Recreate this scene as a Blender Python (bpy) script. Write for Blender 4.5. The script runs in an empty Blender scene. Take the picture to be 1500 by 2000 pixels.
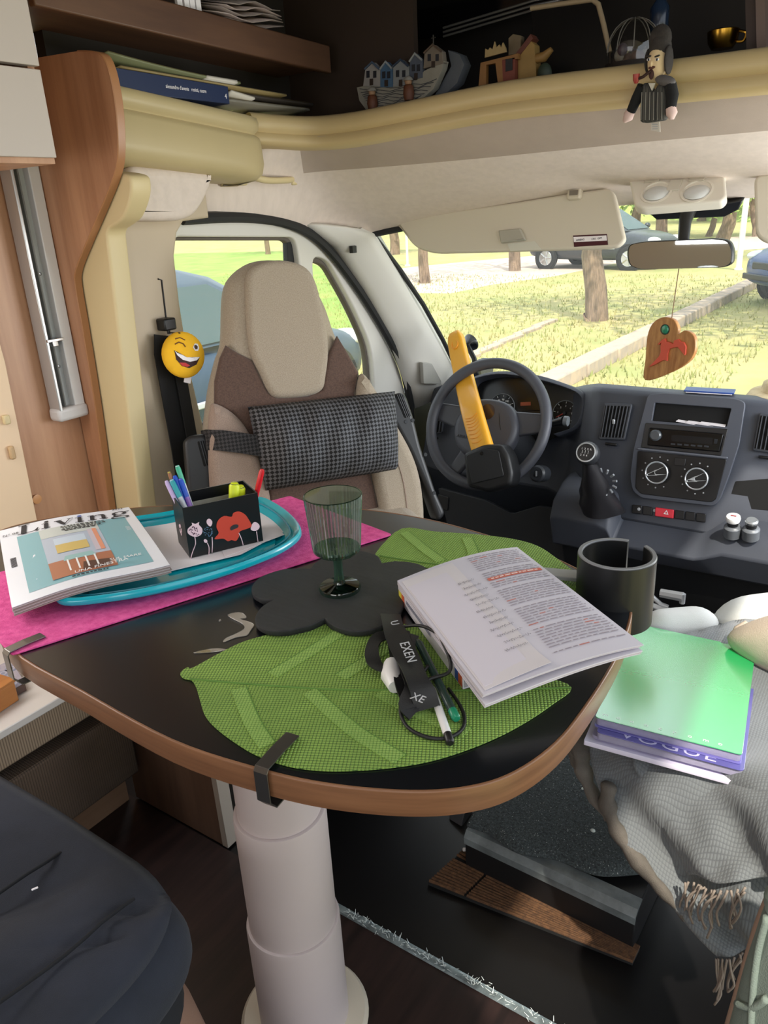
import bpy, bmesh, math, random
from mathutils import Vector, Matrix
random.seed(7)
R_ = math.radians
# ------------------------------------------------------------------ camera
SC = bpy.context.scene
FPX = 1495.0
EYE = Vector((0, 0, 1.22))
_nad = Vector((950 - 750, 4800 - 1000, FPX)).normalized()
_fw = Vector((1847 - 750, 350 - 1000, FPX)); _fw -= _nad * _fw.dot(_nad); _fw.normalize()
_up = -_nad
_rt = _fw.cross(_up)
CM = Matrix((_rt, _fw, _up))            # image axes (x right, y down, z ahead) -> van axes (x right, y forward, z up)
cam = bpy.data.objects.new('camera', bpy.data.cameras.new('camera'))
SC.collection.objects.link(cam); SC.camera = cam
cam.data.sensor_fit = 'VERTICAL'; cam.data.sensor_height = 24; cam.data.lens = FPX / 2000 * 24
cam.data.clip_start = 0.02; cam.data.clip_end = 400
_cx, _cy, _cz = CM @ Vector((1, 0, 0)), CM @ Vector((0, -1, 0)), CM @ Vector((0, 0, -1))
cam.matrix_world = Matrix(((_cx.x, _cy.x, _cz.x, EYE.x), (_cx.y, _cy.y, _cz.y, EYE.y), (_cx.z, _cy.z, _cz.z, EYE.z), (0, 0, 0, 1)))
# ------------------------------------------------------------------ world, sun, window daylight, added fill lamps, exposure
W = bpy.data.worlds.new('sky'); SC.world = W; W.use_nodes = True
bg = W.node_tree.nodes['Background']; bg.inputs[0].default_value = (0.86, 0.93, 1.0, 1); bg.inputs[1].default_value = 1.8
def lamp(name, kind, energy, loc, target=None, size=None, color=(1, 1, 1), sizey=None, angle=None):
    l = bpy.data.lights.new(name, kind); l.energy = energy; l.color = color
    if size: l.size = size
    if sizey: l.shape = 'RECTANGLE'; l.size_y = sizey
    if angle: l.angle = angle
    o = bpy.data.objects.new(name, l); SC.collection.objects.link(o); o.location = loc
    if target is not None:
        o.rotation_euler = (Vector(target) - Vector(loc)).to_track_quat('-Z', 'Y').to_euler()
    return o
lamp('sun', 'SUN', 4.7, (6, -6, 12), (0, 0, 0), color=(1.0, 0.92, 0.78), angle=R_(1.0))
lamp('roof_fill', 'AREA', 2.0, (-0.5, 0.1, 1.93), (-0.5, 0.12, 0), 0.7, (0.98, 0.98, 1), 0.5)  # unseen soft lamp added under the ceiling to fill the living space
lamp('right_side_fill', 'AREA', 6, (0.52, -0.75, 1.2), (-0.9, 1.8, 1.35), 0.6, (0.98, 0.98, 1.0), 0.8)  # added unseen fill, aimed forward to lift the cab ceiling
lamp('dinette_window_daylight', 'AREA', 6.5, (-1.54, 0.30, 1.10), (-0.7, 0.55, 0.2), 0.6, (1, 0.98, 0.96), 0.5)
lamp('cab_right_fill', 'AREA', 14, (0.33, 2.0, 0.88), (-1.3, 1.9, 1.05), 0.9, (0.96, 0.98, 1.0), 0.5)  # unseen lamp added to brighten the headliner and windscreen pillar
lamp('rear_fill', 'AREA', 8, (-0.5, -1.55, 0.95), (-0.6, 1.0, 1.25), 1.2, (0.98, 0.98, 1.0), 0.5)  # added fill in front of the solid back wall, lights rear-facing surfaces
SC.view_settings.view_transform = 'Standard'; SC.view_settings.look = 'None'
SC.view_settings.exposure = 0.22; SC.view_settings.gamma = 1.0; SC.view_settings.use_curve_mapping = False
try:
    SC.cycles.max_bounces = 10; SC.cycles.diffuse_bounces = 5; SC.cycles.transparent_max_bounces = 16
    SC.cycles.caustics_reflective = False; SC.cycles.caustics_refractive = False
    SC.cycles.sample_clamp_indirect = 6.0
except Exception: pass
# ------------------------------------------------------------------ from a photograph pixel to a point of the van
def ray(px, py): return CM @ Vector((px - 750, py - 1000, FPX))
def pz(px, py, z): d = ray(px, py); return EYE + d * ((z - EYE.z) / d.z)
def pY(px, py, y): d = ray(px, py); return EYE + d * (y / d.y)
def pX(px, py, x): d = ray(px, py); return EYE + d * (x / d.x)
def pD(px, py, dep): return EYE + ray(px, py) * (dep / FPX)
class Plane:
    def __init__(s, o, u, v):
        s.o = Vector(o); s.u = Vector(u).normalized(); v = Vector(v); s.v = (v - s.u * v.dot(s.u)).normalized(); s.n = s.u.cross(s.v)
        s.m = Matrix(((s.u.x, s.v.x, s.n.x, s.o.x), (s.u.y, s.v.y, s.n.y, s.o.y), (s.u.z, s.v.z, s.n.z, s.o.z), (0, 0, 0, 1)))
    def at(s, px, py, off=0.0):
        d = ray(px, py); o = s.o + s.n * off; t = (o - EYE).dot(s.n) / d.dot(s.n); p = EYE + d * t - s.o
        return (p.dot(s.u), p.dot(s.v))
    def w(s, u, v, n=0.0): return s.o + s.u * u + s.v * v + s.n * n
    def mat(s, u=0, v=0, n=0.0, rot=0.0): return s.m @ Matrix.Translation((u, v, n)) @ Matrix.Rotation(rot, 4, 'Z')
    def pts(s, L, off=0.0): return [s.at(a, b, off) for a, b in L]
X, Y, Z = Vector((1, 0, 0)), Vector((0, 1, 0)), Vector((0, 0, 1))
def flat(z): return Plane((0, 0, z), X, Y)
def spline(P, n=6, closed=True):
    P = [Vector(p) for p in P]; out = []; N = len(P)
    for i in range(N if closed else N - 1):
        g = (lambda k: P[k % N]) if closed else (lambda k: P[min(max(k, 0), N - 1)])
        a, b, c, d = g(i - 1), g(i), g(i + 1), g(i + 2)
        for k in range(n):
            t = k / n
            out.append(0.5 * ((2 * b) + (c - a) * t + (2 * a - 5 * b + 4 * c - d) * t * t + (3 * b - a - 3 * c + d) * t ** 3))
    if not closed: out.append(P[-1])
    return out
def v2(L): return [(p[0], p[1]) for p in L]
def rrect(w, h, r, n=5, cx=0, cy=0):
    o = []
    for k, (sx, sy) in enumerate(((1, 1), (-1, 1), (-1, -1), (1, -1))):
        for i in range(n + 1):
            a = math.pi / 2 * (k + i / n); o.append((cx + sx * (w / 2 - r) + r * math.cos(a), cy + sy * (h / 2 - r) + r * math.sin(a)))
    return o
def circ(r, n=24, cx=0, cy=0, ry=None): return [(cx + r * math.cos(2 * math.pi * i / n), cy + (ry or r) * math.sin(2 * math.pi * i / n)) for i in range(n)]
def roundpoly(P, r, n=5):
    P = [Vector((p[0], p[1])) for p in P]; o = []; N = len(P)
    for i in range(N):
        a, b, c = P[i - 1], P[i], P[(i + 1) % N]
        rr = r[i] if isinstance(r, (list, tuple)) else r
        d1, d2 = (a - b), (c - b); q = min(rr, d1.length * .45, d2.length * .45); s, e = b + d1.normalized() * q, b + d2.normalized() * q
        for k in range(n + 1):
            t = k / n; o.append(tuple(s * (1 - t) ** 2 + b * 2 * t * (1 - t) + e * t * t))
    return o
# ------------------------------------------------------------------ materials
def lin(c): return tuple(((x / 255) / 12.92 if x <= 10 else (((x / 255) + .055) / 1.055) ** 2.4) for x in c) + (1,)
MATS = {}
def M(name, rgb, rough=.55, metal=0, var=0, vs=6, rgb2=None, bump=0, bs=300, wood=None, weave=None, spec=.5, coat=0, cior=1.5, crough=.08, alpha=None, checker=None, emit=0, sheen=0, dust=None, stretch=None):
    if name in MATS: return MATS[name]
    m = bpy.data.materials.new(name); m.use_nodes = True; nt = m.node_tree; N = nt.nodes; L = nt.links
    b = N['Principled BSDF']; b.inputs['Base Color'].default_value = lin(rgb); b.inputs['Roughness'].default_value = rough
    b.inputs['Metallic'].default_value = metal; b.inputs['Specular IOR Level'].default_value = spec; b.inputs['Coat Weight'].default_value = coat
    b.inputs['Coat Roughness'].default_value = crough; b.inputs['Coat IOR'].default_value = cior; b.inputs['Sheen Weight'].default_value = sheen
    tc = N.new('ShaderNodeTexCoord'); co = tc.outputs['Object']
    if stretch or wood:
        mp = N.new('ShaderNodeMapping'); mp.inputs['Scale'].default_value = stretch or wood; L.new(co, mp.inputs[0]); sco = mp.outputs[0]
    else: sco = co
    c1, c2 = lin(rgb), lin(rgb2) if rgb2 else tuple(x * (1 - var) for x in lin(rgb)[:3]) + (1,)
    fac = None; hgt = None
    def noise(v, s, d=4, rough_=.6):
        n = N.new('ShaderNodeTexNoise'); n.inputs['Scale'].default_value = s; n.inputs['Detail'].default_value = d; n.inputs['Roughness'].default_value = rough_; L.new(v, n.inputs['Vector']); return n.outputs['Fac']
    def math_(op, a, bb):
        n = N.new('ShaderNodeMath'); n.operation = op
        for i, q in enumerate((a, bb)):
            if isinstance(q, (int, float)): n.inputs[i].default_value = q
            else: L.new(q, n.inputs[i])
        return n.outputs[0]
    if var or rgb2 or wood:
        f = noise(sco, vs, 6 if wood else 4); r = N.new('ShaderNodeMapRange'); r.inputs[1].default_value = .35; r.inputs[2].default_value = .68; L.new(f, r.inputs[0]); fac = r.outputs[0]
    if checker:
        ck = N.new('ShaderNodeTexChecker'); ck.inputs['Scale'].default_value = checker; mpc = N.new('ShaderNodeMapping'); mpc.inputs['Scale'].default_value = (1, 1, 0); mpc.inputs['Location'].default_value = (.003, .003, .003); mpc.inputs['Rotation'].default_value = (0, 0, .785); L.new(co, mpc.inputs[0]); L.new(mpc.outputs[0], ck.inputs['Vector']); fac = ck.outputs['Fac']; hgt = fac
    if weave:
        sx = N.new('ShaderNodeSeparateXYZ'); L.new(co, sx.inputs[0])
        def sn(o): return math_('ABSOLUTE', math_('SINE', math_('MULTIPLY', o, weave), 0), 0)
        h = math_('MULTIPLY', sn(sx.outputs[0]), sn(sx.outputs[1])); hgt = h
        r = N.new('ShaderNodeMapRange'); r.inputs[1].default_value = .02; r.inputs[2].default_value = .45; r.inputs[3].default_value = 1; r.inputs[4].default_value = 0; L.new(h, r.inputs[0])
        fac = math_('MULTIPLY', r.outputs[0], .9) if fac is None else math_('MAXIMUM', r.outputs[0], math_('MULTIPLY', fac, .45))
    if fac is not None:
        mx = N.new('ShaderNodeMix'); mx.data_type = 'RGBA'; mx.inputs[6].default_value = c1; mx.inputs[7].default_value = c2; L.new(fac, mx.inputs[0]); col = mx.outputs[2]
        if dust:
            n = noise(co, dust[1], 2); r = N.new('ShaderNodeMapRange'); r.inputs[1].default_value = dust[2]; r.inputs[2].default_value = dust[2] + .05; L.new(n, r.inputs[0])
            m2 = N.new('ShaderNodeMix'); m2.data_type = 'RGBA'; L.new(r.outputs[0], m2.inputs[0]); L.new(col, m2.inputs[6]); m2.inputs[7].default_value = lin(dust[0]); col = m2.outputs[2]
        L.new(col, b.inputs['Base Color'])
    if bump:
        bp = N.new('ShaderNodeBump'); bp.inputs['Strength'].default_value = bump; bp.inputs['Distance'].default_value = .002
        L.new(hgt if hgt is not None else noise(sco, bs, 3), bp.inputs['Height']); L.new(bp.outputs[0], b.inputs['Normal'])
    if emit: b.inputs['Emission Color'].default_value = lin(rgb); b.inputs['Emission Strength'].default_value = emit
    if alpha is not None: b.inputs['Alpha'].default_value = alpha
    MATS[name] = m; return m
def glass(name, tint, gloss=.04, haze=0.0, hcol=(1, 1, .97)):
    if name in MATS: return MATS[name]
    m = bpy.data.materials.new(name); m.use_nodes = True; nt = m.node_tree; N = nt.nodes; L = nt.links; N.remove(N['Principled BSDF'])
    out = N['Material Output']; t = N.new('ShaderNodeBsdfTransparent'); t.inputs[0].default_value = tuple(tint) + (1,)
    g = N.new('ShaderNodeBsdfGlossy'); g.inputs['Roughness'].default_value = .03
    lw = N.new('ShaderNodeLayerWeight'); lw.inputs[0].default_value = .5; pw = N.new('ShaderNodeMath'); pw.operation = 'POWER'; pw.inputs[1].default_value = 4; L.new(lw.outputs['Facing'], pw.inputs[0]); fr = N.new('ShaderNodeMath'); fr.operation = 'MULTIPLY_ADD'; fr.inputs[1].default_value = .6; fr.inputs[2].default_value = gloss; L.new(pw.outputs[0], fr.inputs[0]); mx = N.new('ShaderNodeMixShader'); L.new(fr.outputs[0], mx.inputs[0]); last = t.outputs[0]
    if haze:
        d = N.new('ShaderNodeBsdfTranslucent'); d.inputs[0].default_value = tuple(hcol) + (1,); m0 = N.new('ShaderNodeMixShader'); m0.inputs[0].default_value = haze; L.new(t.outputs[0], m0.inputs[1]); L.new(d.outputs[0], m0.inputs[2]); last = m0.outputs[0]
    L.new(last, mx.inputs[1]); L.new(g.outputs[0], mx.inputs[2]); L.new(mx.outputs[0], out.inputs[0])
    MATS[name] = m; return m
# ------------------------------------------------------------------ objects
MW = {}
def link(o): SC.collection.objects.link(o); return o
def props(o, label=None, cat=None, group=None, kind=None):
    for k, v in (('label', label), ('category', cat), ('group', group), ('kind', kind)):
        if v: o[k] = v
    return o
def thing(name, label, cat, loc=(0, 0, 0), m=None, group=None, kind=None):
    o = link(bpy.data.objects.new(name, None)); mm = m.copy() if m is not None else Matrix.Translation(Vector(loc))
    o.matrix_world = mm; MW[o] = mm; o.empty_display_size = .05
    return props(o, label, cat, group, kind)
def wm(o): return MW.get(o, Matrix.Identity(4))
def finish(name, me, mats, parent, m, smooth=35, kind=None, label=None):
    """me is in the frame m (van axes when m is None); becomes a child of parent, or a top-level object standing at m"""
    o = link(bpy.data.objects.new(name, me))
    for mt in (mats if isinstance(mats, (list, tuple)) else [mats]): me.materials.append(mt)
    if smooth:
        me.polygons.foreach_set('use_smooth', [True] * len(me.polygons)); me.set_sharp_from_angle(angle=R_(smooth))
    m = m if m is not None else Matrix.Identity(4)
    if parent is not None:
        o.parent = parent; o.matrix_basis = wm(parent).inverted() @ m
    else: o.matrix_basis = m
    MW[o] = m
    return props(o, label, None, None, kind)
class MB:
    def __init__(s): s.bm = bmesh.new(); s.k = 0
    def _f(s, vs):
        try: f = s.bm.faces.new(vs); f.material_index = s.k; return f
        except ValueError: return None
    def poly(s, P): return s._f([s.bm.verts.new(p) for p in P])
    def box(s, c, size, rot=None):
        c = Vector(c); h = Vector(size) / 2; rot = rot or Matrix.Identity(3)
        v = [s.bm.verts.new(c + rot @ Vector((x * h.x, y * h.y, z * h.z))) for x in (-1, 1) for y in (-1, 1) for z in (-1, 1)]
        for q in ((0, 1, 3, 2), (4, 6, 7, 5), (0, 4, 5, 1), (2, 3, 7, 6), (0, 2, 6, 4), (1, 5, 7, 3)): s._f([v[i] for i in q])
        return s
    def rings(s, RR, closed=True, cap0=True, cap1=True):
        V = [[s.bm.verts.new(p) for p in r] for r in RR]; n = len(RR[0])
        for a, b in zip(V, V[1:]):
            for i in range(n if closed else n - 1):
                j = (i + 1) % n; s._f([a[i], a[j], b[j], b[i]])
        if cap0 and closed: s._f(V[0][::-1])
        if cap1 and closed: s._f(V[-1])
        return s
    def prism(s, P, d):
        d = Vector(d); P = [Vector(p) for p in P]; return s.rings([P, [p + d for p in P]])
    def tube(s, P, r, seg=8, closed=False, caps=True, flatten=1.0, nrm=None):
        P = [Vector(p) for p in P]; RR = []; N = len(P); prev = None
        for i, p in enumerate(P):
            a, b = (P[i - 1], P[(i + 1) % N]) if closed else (P[max(i - 1, 0)], P[min(i + 1, N - 1)])
            t = (b - a).normalized() if (b - a).length > 1e-9 else Z
            if nrm is not None: u = Vector(nrm); u = (u - t * u.dot(t)).normalized()
            elif prev is None: u = t.orthogonal().normalized()
            else: u = (prev - t * prev.dot(t)).normalized()
            prev = u; w = t.cross(u); rr = r[i] if isinstance(r, (list, tuple)) else r
            RR.append([p + u * (rr * flatten * math.cos(2 * math.pi * k / seg)) + w * (rr * math.sin(2 * math.pi * k / seg)) for k in range(seg)])
        if closed: RR.append(RR[0]); return s.rings(RR, True, False, False)
        return s.rings(RR, True, caps, caps)
    def strap(s, P, w, t, nrm):
        """flat band along P, width w across, thickness t along nrm"""
        P = [Vector(p) for p in P]; RR = []
        for i, p in enumerate(P):
            tg = (P[min(i + 1, len(P) - 1)] - P[max(i - 1, 0)]).normalized(); n = Vector(nrm[i] if isinstance(nrm, list) else nrm); n = (n - tg * n.dot(tg)).normalized(); b = tg.cross(n)
            RR.append([p + b * w / 2 + n * t / 2, p - b * w / 2 + n * t / 2, p - b * w / 2 - n * t / 2, p + b * w / 2 - n * t / 2])
        return s.rings(RR)
    def lathe(s, prof, c=(0, 0, 0), axis=Z, seg=24, wob=None, ring=False):
        c = Vector(c); axis = Vector(axis).normalized(); u = axis.orthogonal().normalized(); w = axis.cross(u)
        if ring: prof = list(prof) + [prof[0]]
        return s.rings([[c + axis * h + (u * math.cos(2 * math.pi * k / seg) + w * math.sin(2 * math.pi * k / seg)) * (max(r, 1e-4) * (wob(k, r) if wob else 1)) for k in range(seg)] for r, h in prof], True, not ring, not ring)
    def cyl(s, a, b, r, r2=None, seg=16):
        a, b = Vector(a), Vector(b); ax = b - a; return s.lathe([(r, 0), (r2 if r2 is not None else r, ax.length)], a, ax, seg)
    def ell(s, c, rad, seg=16, rows=10, rot=None):
        c = Vector(c); rot = rot or Matrix.Identity(3); RR = []
        for i in range(rows + 1):
            a = -math.pi / 2 + math.pi * i / rows; q = max(math.cos(a), 1e-3)
            RR.append([c + rot @ Vector((rad[0] * q * math.cos(2 * math.pi * k / seg), rad[1] * q * math.sin(2 * math.pi * k / seg), rad[2] * math.sin(a))) for k in range(seg)])
        return s.rings(RR)
    def grid(s, G):
        V = [[s.bm.verts.new(p) for p in r] for r in G]
        for i in range(len(V) - 1):
            for j in range(len(V[0]) - 1): s._f([V[i][j], V[i][j + 1], V[i + 1][j + 1], V[i + 1][j]])
        return s
    def build(s, name, mats, parent=None, m=None, smooth=35, bevel=0, bseg=2, sub=0, solid=0, kind=None, label=None, world=True, off=-1):
        """verts are in van axes (world) or in the frame m"""
        me = bpy.data.meshes.new(name)
        bmesh.ops.recalc_face_normals(s.bm, faces=s.bm.faces[:])
        base = m if m is not None else (wm(parent) if parent is not None else Matrix.Identity(4))
        if world and (m is not None or parent is not None): s.bm.transform(base.inverted())
        s.bm.to_mesh(me); s.bm.free()
        o = finish(name, me, mats, parent, base, smooth, kind, label)
        if solid: q = o.modifiers.new('solid', 'SOLIDIFY'); q.thickness = solid; q.offset = off
        if bevel: q = o.modifiers.new('round', 'BEVEL'); q.width = bevel; q.segments = bseg; q.limit_method = 'ANGLE'; q.angle_limit = R_(40)
        if sub: q = o.modifiers.new('smooth', 'SUBSURF'); q.levels = q.render_levels = sub
        return o
def conv(cu, name):
    t = bpy.data.objects.new('tmp', cu); SC.collection.objects.link(t); dg = bpy.context.evaluated_depsgraph_get(); dg.update()
    me = bpy.data.meshes.new_from_object(t.evaluated_get(dg)); me.name = name
    bpy.data.objects.remove(t); bpy.data.curves.remove(cu); me.materials.clear(); return me
def plate(name, loops, th, mats, parent, m, bevel=0, bres=2, kind=None, label=None, smooth=35, n0=0.0):
    """a plate of the outline loops[0] with holes loops[1:], lying in the xy plane of frame m from n0 to n0+th"""
    cu = bpy.data.curves.new(name, 'CURVE'); cu.dimensions = '2D'; cu.fill_mode = 'BOTH'
    for lp in loops:
        sp = cu.splines.new('POLY'); sp.points.add(len(lp) - 1); sp.use_cyclic_u = True
        for q, p in zip(sp.points, lp): q.co = (p[0], p[1], 0, 1)
    bevel = min(bevel, th / 2 * .98); cu.extrude = th / 2 - bevel; cu.bevel_depth = bevel; cu.bevel_resolution = bres
    if bevel: cu.offset = -bevel
    me = conv(cu, name)
    return finish(name, me, mats, parent, m @ Matrix.Translation((0, 0, n0 + th / 2)), smooth, kind, label)
def text(body, size, mt, parent, m, name='lettering', extrude=.0002, align='LEFT', sx=1.0, shear=0, space=1.0, label=None):
    cu = bpy.data.curves.new(name, 'FONT'); cu.body = body; cu.size = size; cu.extrude = extrude; cu.align_x = align; cu.shear = shear; cu.space_character = space; cu.resolution_u = 3
    me = conv(cu, name)
    return finish(name, me, mt, parent, m @ Matrix.Translation((0, 0, extrude)) @ Matrix.Diagonal((sx, 1, 1, 1)), 0, None, label)
def struct(o): o['kind'] = 'structure'; return o
def copy_tree(o, m=None, label=None, group=None):
    c = o.copy(); link(c); MW[c] = m if m is not None else wm(o)
    if m is not None: c.matrix_basis = m
    if label: c['label'] = label
    if group: c['group'] = group
    for ch in list(o.children):
        d = ch.copy(); link(d); d.parent = c; d.matrix_basis = ch.matrix_basis
        for g in ch.children: e = g.copy(); link(e); e.parent = d; e.matrix_basis = g.matrix_basis
    return c
# ------------------------------------------------------------------ shared materials
cream = M('cream_moulded_plastic', (188, 171, 130), .42, var=.06, vs=3)
cream2 = M('pillar_cream', (208, 190, 146), .5)
felt = M('headliner_fabric', (222, 208, 198), .95, var=.08, vs=9, bump=.25, bs=900, stretch=(6, 6, 1))
pillar_grey = M('pillar_grey_plastic', (188, 172, 150), .55, bump=.1, bs=1200)
door_grey = M('door_trim_grey', (214, 211, 204), .6, bump=.1, bs=1500)
rubber = M('black_rubber', (26, 27, 29), .6)
dashm = M('dash_plastic', (66, 70, 80), .5, bump=.2, bs=1600)
dashd = M('dash_dark_plastic', (30, 32, 36), .5, bump=.15, bs=1600)
blackp = M('black_plastic', (20, 20, 22), .38)
gloss_black = M('gloss_black', (10, 10, 12), .12)
woodm = M('beech_wood', (190, 146, 112), .42, rgb2=(166, 120, 88), wood=(9, 9, .7), vs=3)
woodp = M('beech_panel', (188, 142, 108), .42, rgb2=(156, 110, 80), wood=(9, .6, 9), vs=3)
wood_edge = M('brown_wood_edge', (146, 98, 62), .4, rgb2=(122, 78, 48), wood=(2, 2, 14), vs=4)
wood_dark = M('walnut_shelf', (98, 68, 48), .5, rgb2=(78, 52, 38), wood=(8, 1, 8), vs=3)
white_lam = M('white_laminate', (182, 171, 163), .4)
aluminium = M('anodised_aluminium', (196, 198, 198), .35, metal=.6)
steel = M('steel', (190, 190, 192), .25, metal=1)
paper = M('white_paper', (236, 232, 236), .7)
ink = M('black_ink', (40, 38, 42), .7)
white_p = M('white_plastic', (232, 232, 232), .35)
XC = -0.6                                             # centre line of the van
# ------------------------------------------------------------------ floor, walls, ceilings
floorm = M('dark_oak_vinyl', (48, 33, 31), .36, rgb2=(26, 18, 18), wood=(9, .8, 1), vs=5)
struct(MB().box((-0.55, -0.42, -.03), (2.2, 2.44, .06)).build('floor', floorm))
cabfloor = M('glossy_dark_cab_floor', (13, 12, 13), .34, var=.3, vs=5)
struct(MB().box((-0.55, 1.80, -.035), (2.2, 2.0, .06)).build('floor_cab', cabfloor))
wl = MB(); wl.box((-1.63, -.25, 1.0), (.05, 2.7, 2.0)); struct(wl.build('wall_left', woodm))
struct(MB().box((-0.55, -.25, 1.99), (2.2, 2.7, .05)).build('ceiling', white_lam))
struct(MB().box((.56, -.9, 1.0), (.04, 1.4, 2.0)).build('wall_right', white_lam))
struct(MB().box((-.55, -1.62, 1.0), (2.2, .04, 2.0)).build('wall_back', M('back_wall_cream', (214, 200, 176), .6)))
# cream blind panel at the left with its pull
bl = thing('window_blind', 'cream blind panel with small pull tab on the wall beside the rail', 'blind', (-1.60, .7, .9))
BLP = Plane((-1.597, 0, 0), Y, Z)
plate('blind_panel', [[BLP.at(4, 705), BLP.at(70, 1030), (BLP.at(70, 1030)[0] - .01, .44), (-.25, .44), (-.25, 1.31), (BLP.at(4, 705)[0] - .02, 1.31)]], .012, M('cream_blind', (232, 205, 172), .7), bl, BLP.m, .002)
q = BLP.at(3, 818); MB().box(BLP.w(q[0], q[1], .018), (.012, .014, .02)).build('tab_clip', cream2, bl, bevel=.003)
q = BLP.at(14, 882); MB().box(BLP.w(q[0], q[1], .018), (.012, .012, .03)).build('pull_tab', M('tan', (190, 160, 120), .6), bl, bevel=.004)
# aluminium blind rail on the wood
rl = thing('blind_rail', 'grey aluminium blind rail with two channels screwed to wood beside the partition', 'rail', (-1.58, 1.0, .83))
RP = Plane((-1.598, 0, 0), Y, Z)
c = RP.pts([(0, 300), (62, 300), (150, 795), (93, 778)])
y0 = .975; y1 = 1.05
def railbar(name, ya, yb, d, mt, z0=.835, z1=1.42): return MB().box((-1.60 + d / 2, (ya + yb) / 2, (z0 + z1) / 2), (d, yb - ya, z1 - z0)).build(name, mt, rl, bevel=.002)
railbar('front_flange', .978, .986, .040, aluminium); railbar('back_plate', .986, 1.045, .014, M('rail_grey', (176, 178, 176), .4))
railbar('channel_divider', 1.000, 1.004, .028, M('rail_dark', (120, 120, 116), .4)); railbar('rear_flange', 1.022, 1.048, .034, M('rail_light', (214, 214, 212), .35))
MB().box((-1.580, 1.012, .826), (.042, .078, .03)).build('end_cap', M('rail_cap', (196, 194, 192), .5), rl, bevel=.008, bseg=3)
MB().box((-1.570, .999, .992), (.03, .04, .006)).box((-1.572, 1.004, .984), (.012, .014, .014)).build('slider', steel, rl, bevel=.001)
for zz in (1.13, .93): MB().lathe([(.004, 0), (.004, .002), (.002, .003)], (-1.587, 1.013, zz), X, 10).build('screw', steel, rl)
MB().lathe([(.011, 0), (.011, .0015), (.009, .002)], pX(72, 975, -1.6), X, 20).build('screw_cover', M('cap_wood', (205, 150, 100), .4), rl)
# ------------------------------------------------------------------ wood partition with the curved edge
WP = Plane((0, 1.05, 0), X, Z)                        # its face looks back into the living space
WP.m = Matrix(((1, 0, 0, 0), (0, 0, -1, 1.05), (0, 1, 0, 0), (0, 0, 0, 1)))
wpx = [(220, 1030), (212, 985), (186, 800), (160, 640), (147, 565), (146, 532), (163, 485), (194, 412), (219, 350), (229, 305), (227, 230), (218, 165), (205, 120), (188, 103), (150, 100)]
edge = v2(spline([Vector((a, b, 0)) for a, b in [WP.at(*p) for p in wpx]], 4, False))
wp = thing('wood_partition', 'beech wood partition with S-shaped edge beside the cab pillar', 'partition', (-1.5, 1.05, .3))
outl = edge + [(-1.60, edge[-1][1] + .01), (-1.60, .3), (edge[0][0] - .03, .3)]
plate('panel', [outl], .018, woodp, wp, WP.m, .0, n0=-.018)
eb = MB(); er = []
for i, p in enumerate(edge):
    a, b = edge[max(i - 1, 0)], edge[min(i + 1, len(edge) - 1)]; t = Vector((b[0] - a[0], 0, b[1] - a[1])).normalized(); n = Vector((t.z, 0, -t.x)); n = -n if n.x < -.2 and i < len(edge) - 6 else n
    P = Vector((p[0], 1.05, p[1])); er.append([P + Vector((0, -.0015, 0)), P + n * .002 + Vector((0, .001, 0)), P + n * .002 + Vector((0, .018, 0)), P + Vector((0, .018, 0))])
eb.rings(er); eb.build('edge_band', M('partition_edge', (164, 116, 78), .35), wp, bevel=.002)
# cream pillar cover behind the partition
CP = Plane((0, 1.071, 0), X, Z); CP.m = Matrix(((1, 0, 0, 0), (0, 0, -1, 1.071), (0, 1, 0, 0), (0, 0, 0, 1)))
cpx = [(278, 1020), (273, 985), (238, 700), (214, 500), (210, 455), (222, 442), (242, 425), (256, 385), (256, 352), (246, 340), (215, 335)]
cp = v2(spline([Vector((a, b, 0)) for a, b in [CP.at(*p) for p in cpx]], 3, False)); cp += [(-1.60, cp[-1][1]), (-1.60, .45)]
struct(plate('trim_pillar', [cp], .05, cream2, None, CP.m, .006, 3, n0=-.05))
# ------------------------------------------------------------------ B-pillar trim with the belt slot
BP = Plane((-1.47, 0, 0), Y, Z)
bp = [(1.075, .02), (1.33, .02), BP.at(398, 830), BP.at(372, 720), BP.at(352, 590), BP.at(342, 500), BP.at(347, 455), BP.at(360, 432), (1.42, 1.225), (1.42, 1.30), (1.12, 1.30), BP.at(212, 480), BP.at(278, 1010)]
bpo = struct(plate('trim_belt_pillar', [bp], .05, pillar_grey, None, BP.m, .008, 3, n0=-.05))
s0, s1, s2 = BP.at(308, 545), BP.at(315, 547), BP.at(326, 640)
MB().tube([BP.w(*s0, .001), BP.w(*s1, .001), BP.w(*s2, .001)], .0022, 6).build('belt_slot', rubber, bpo)
# grey fabric box between pillar and cream arm
fb = []
for (a, b, xx) in ((244, 322, -1.44), (410, 336, -1.43), (404, 365, -1.43), (388, 400, -1.44), (372, 422, -1.455), (345, 432, -1.46), (242, 432, -1.46)): fb.append(tuple(BP.at(a, b, .045)))
struct(plate('trim_fabric_box', [roundpoly(fb, .02, 3)], .10, felt, None, BP.m, .02, 4, n0=-.035))
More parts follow.
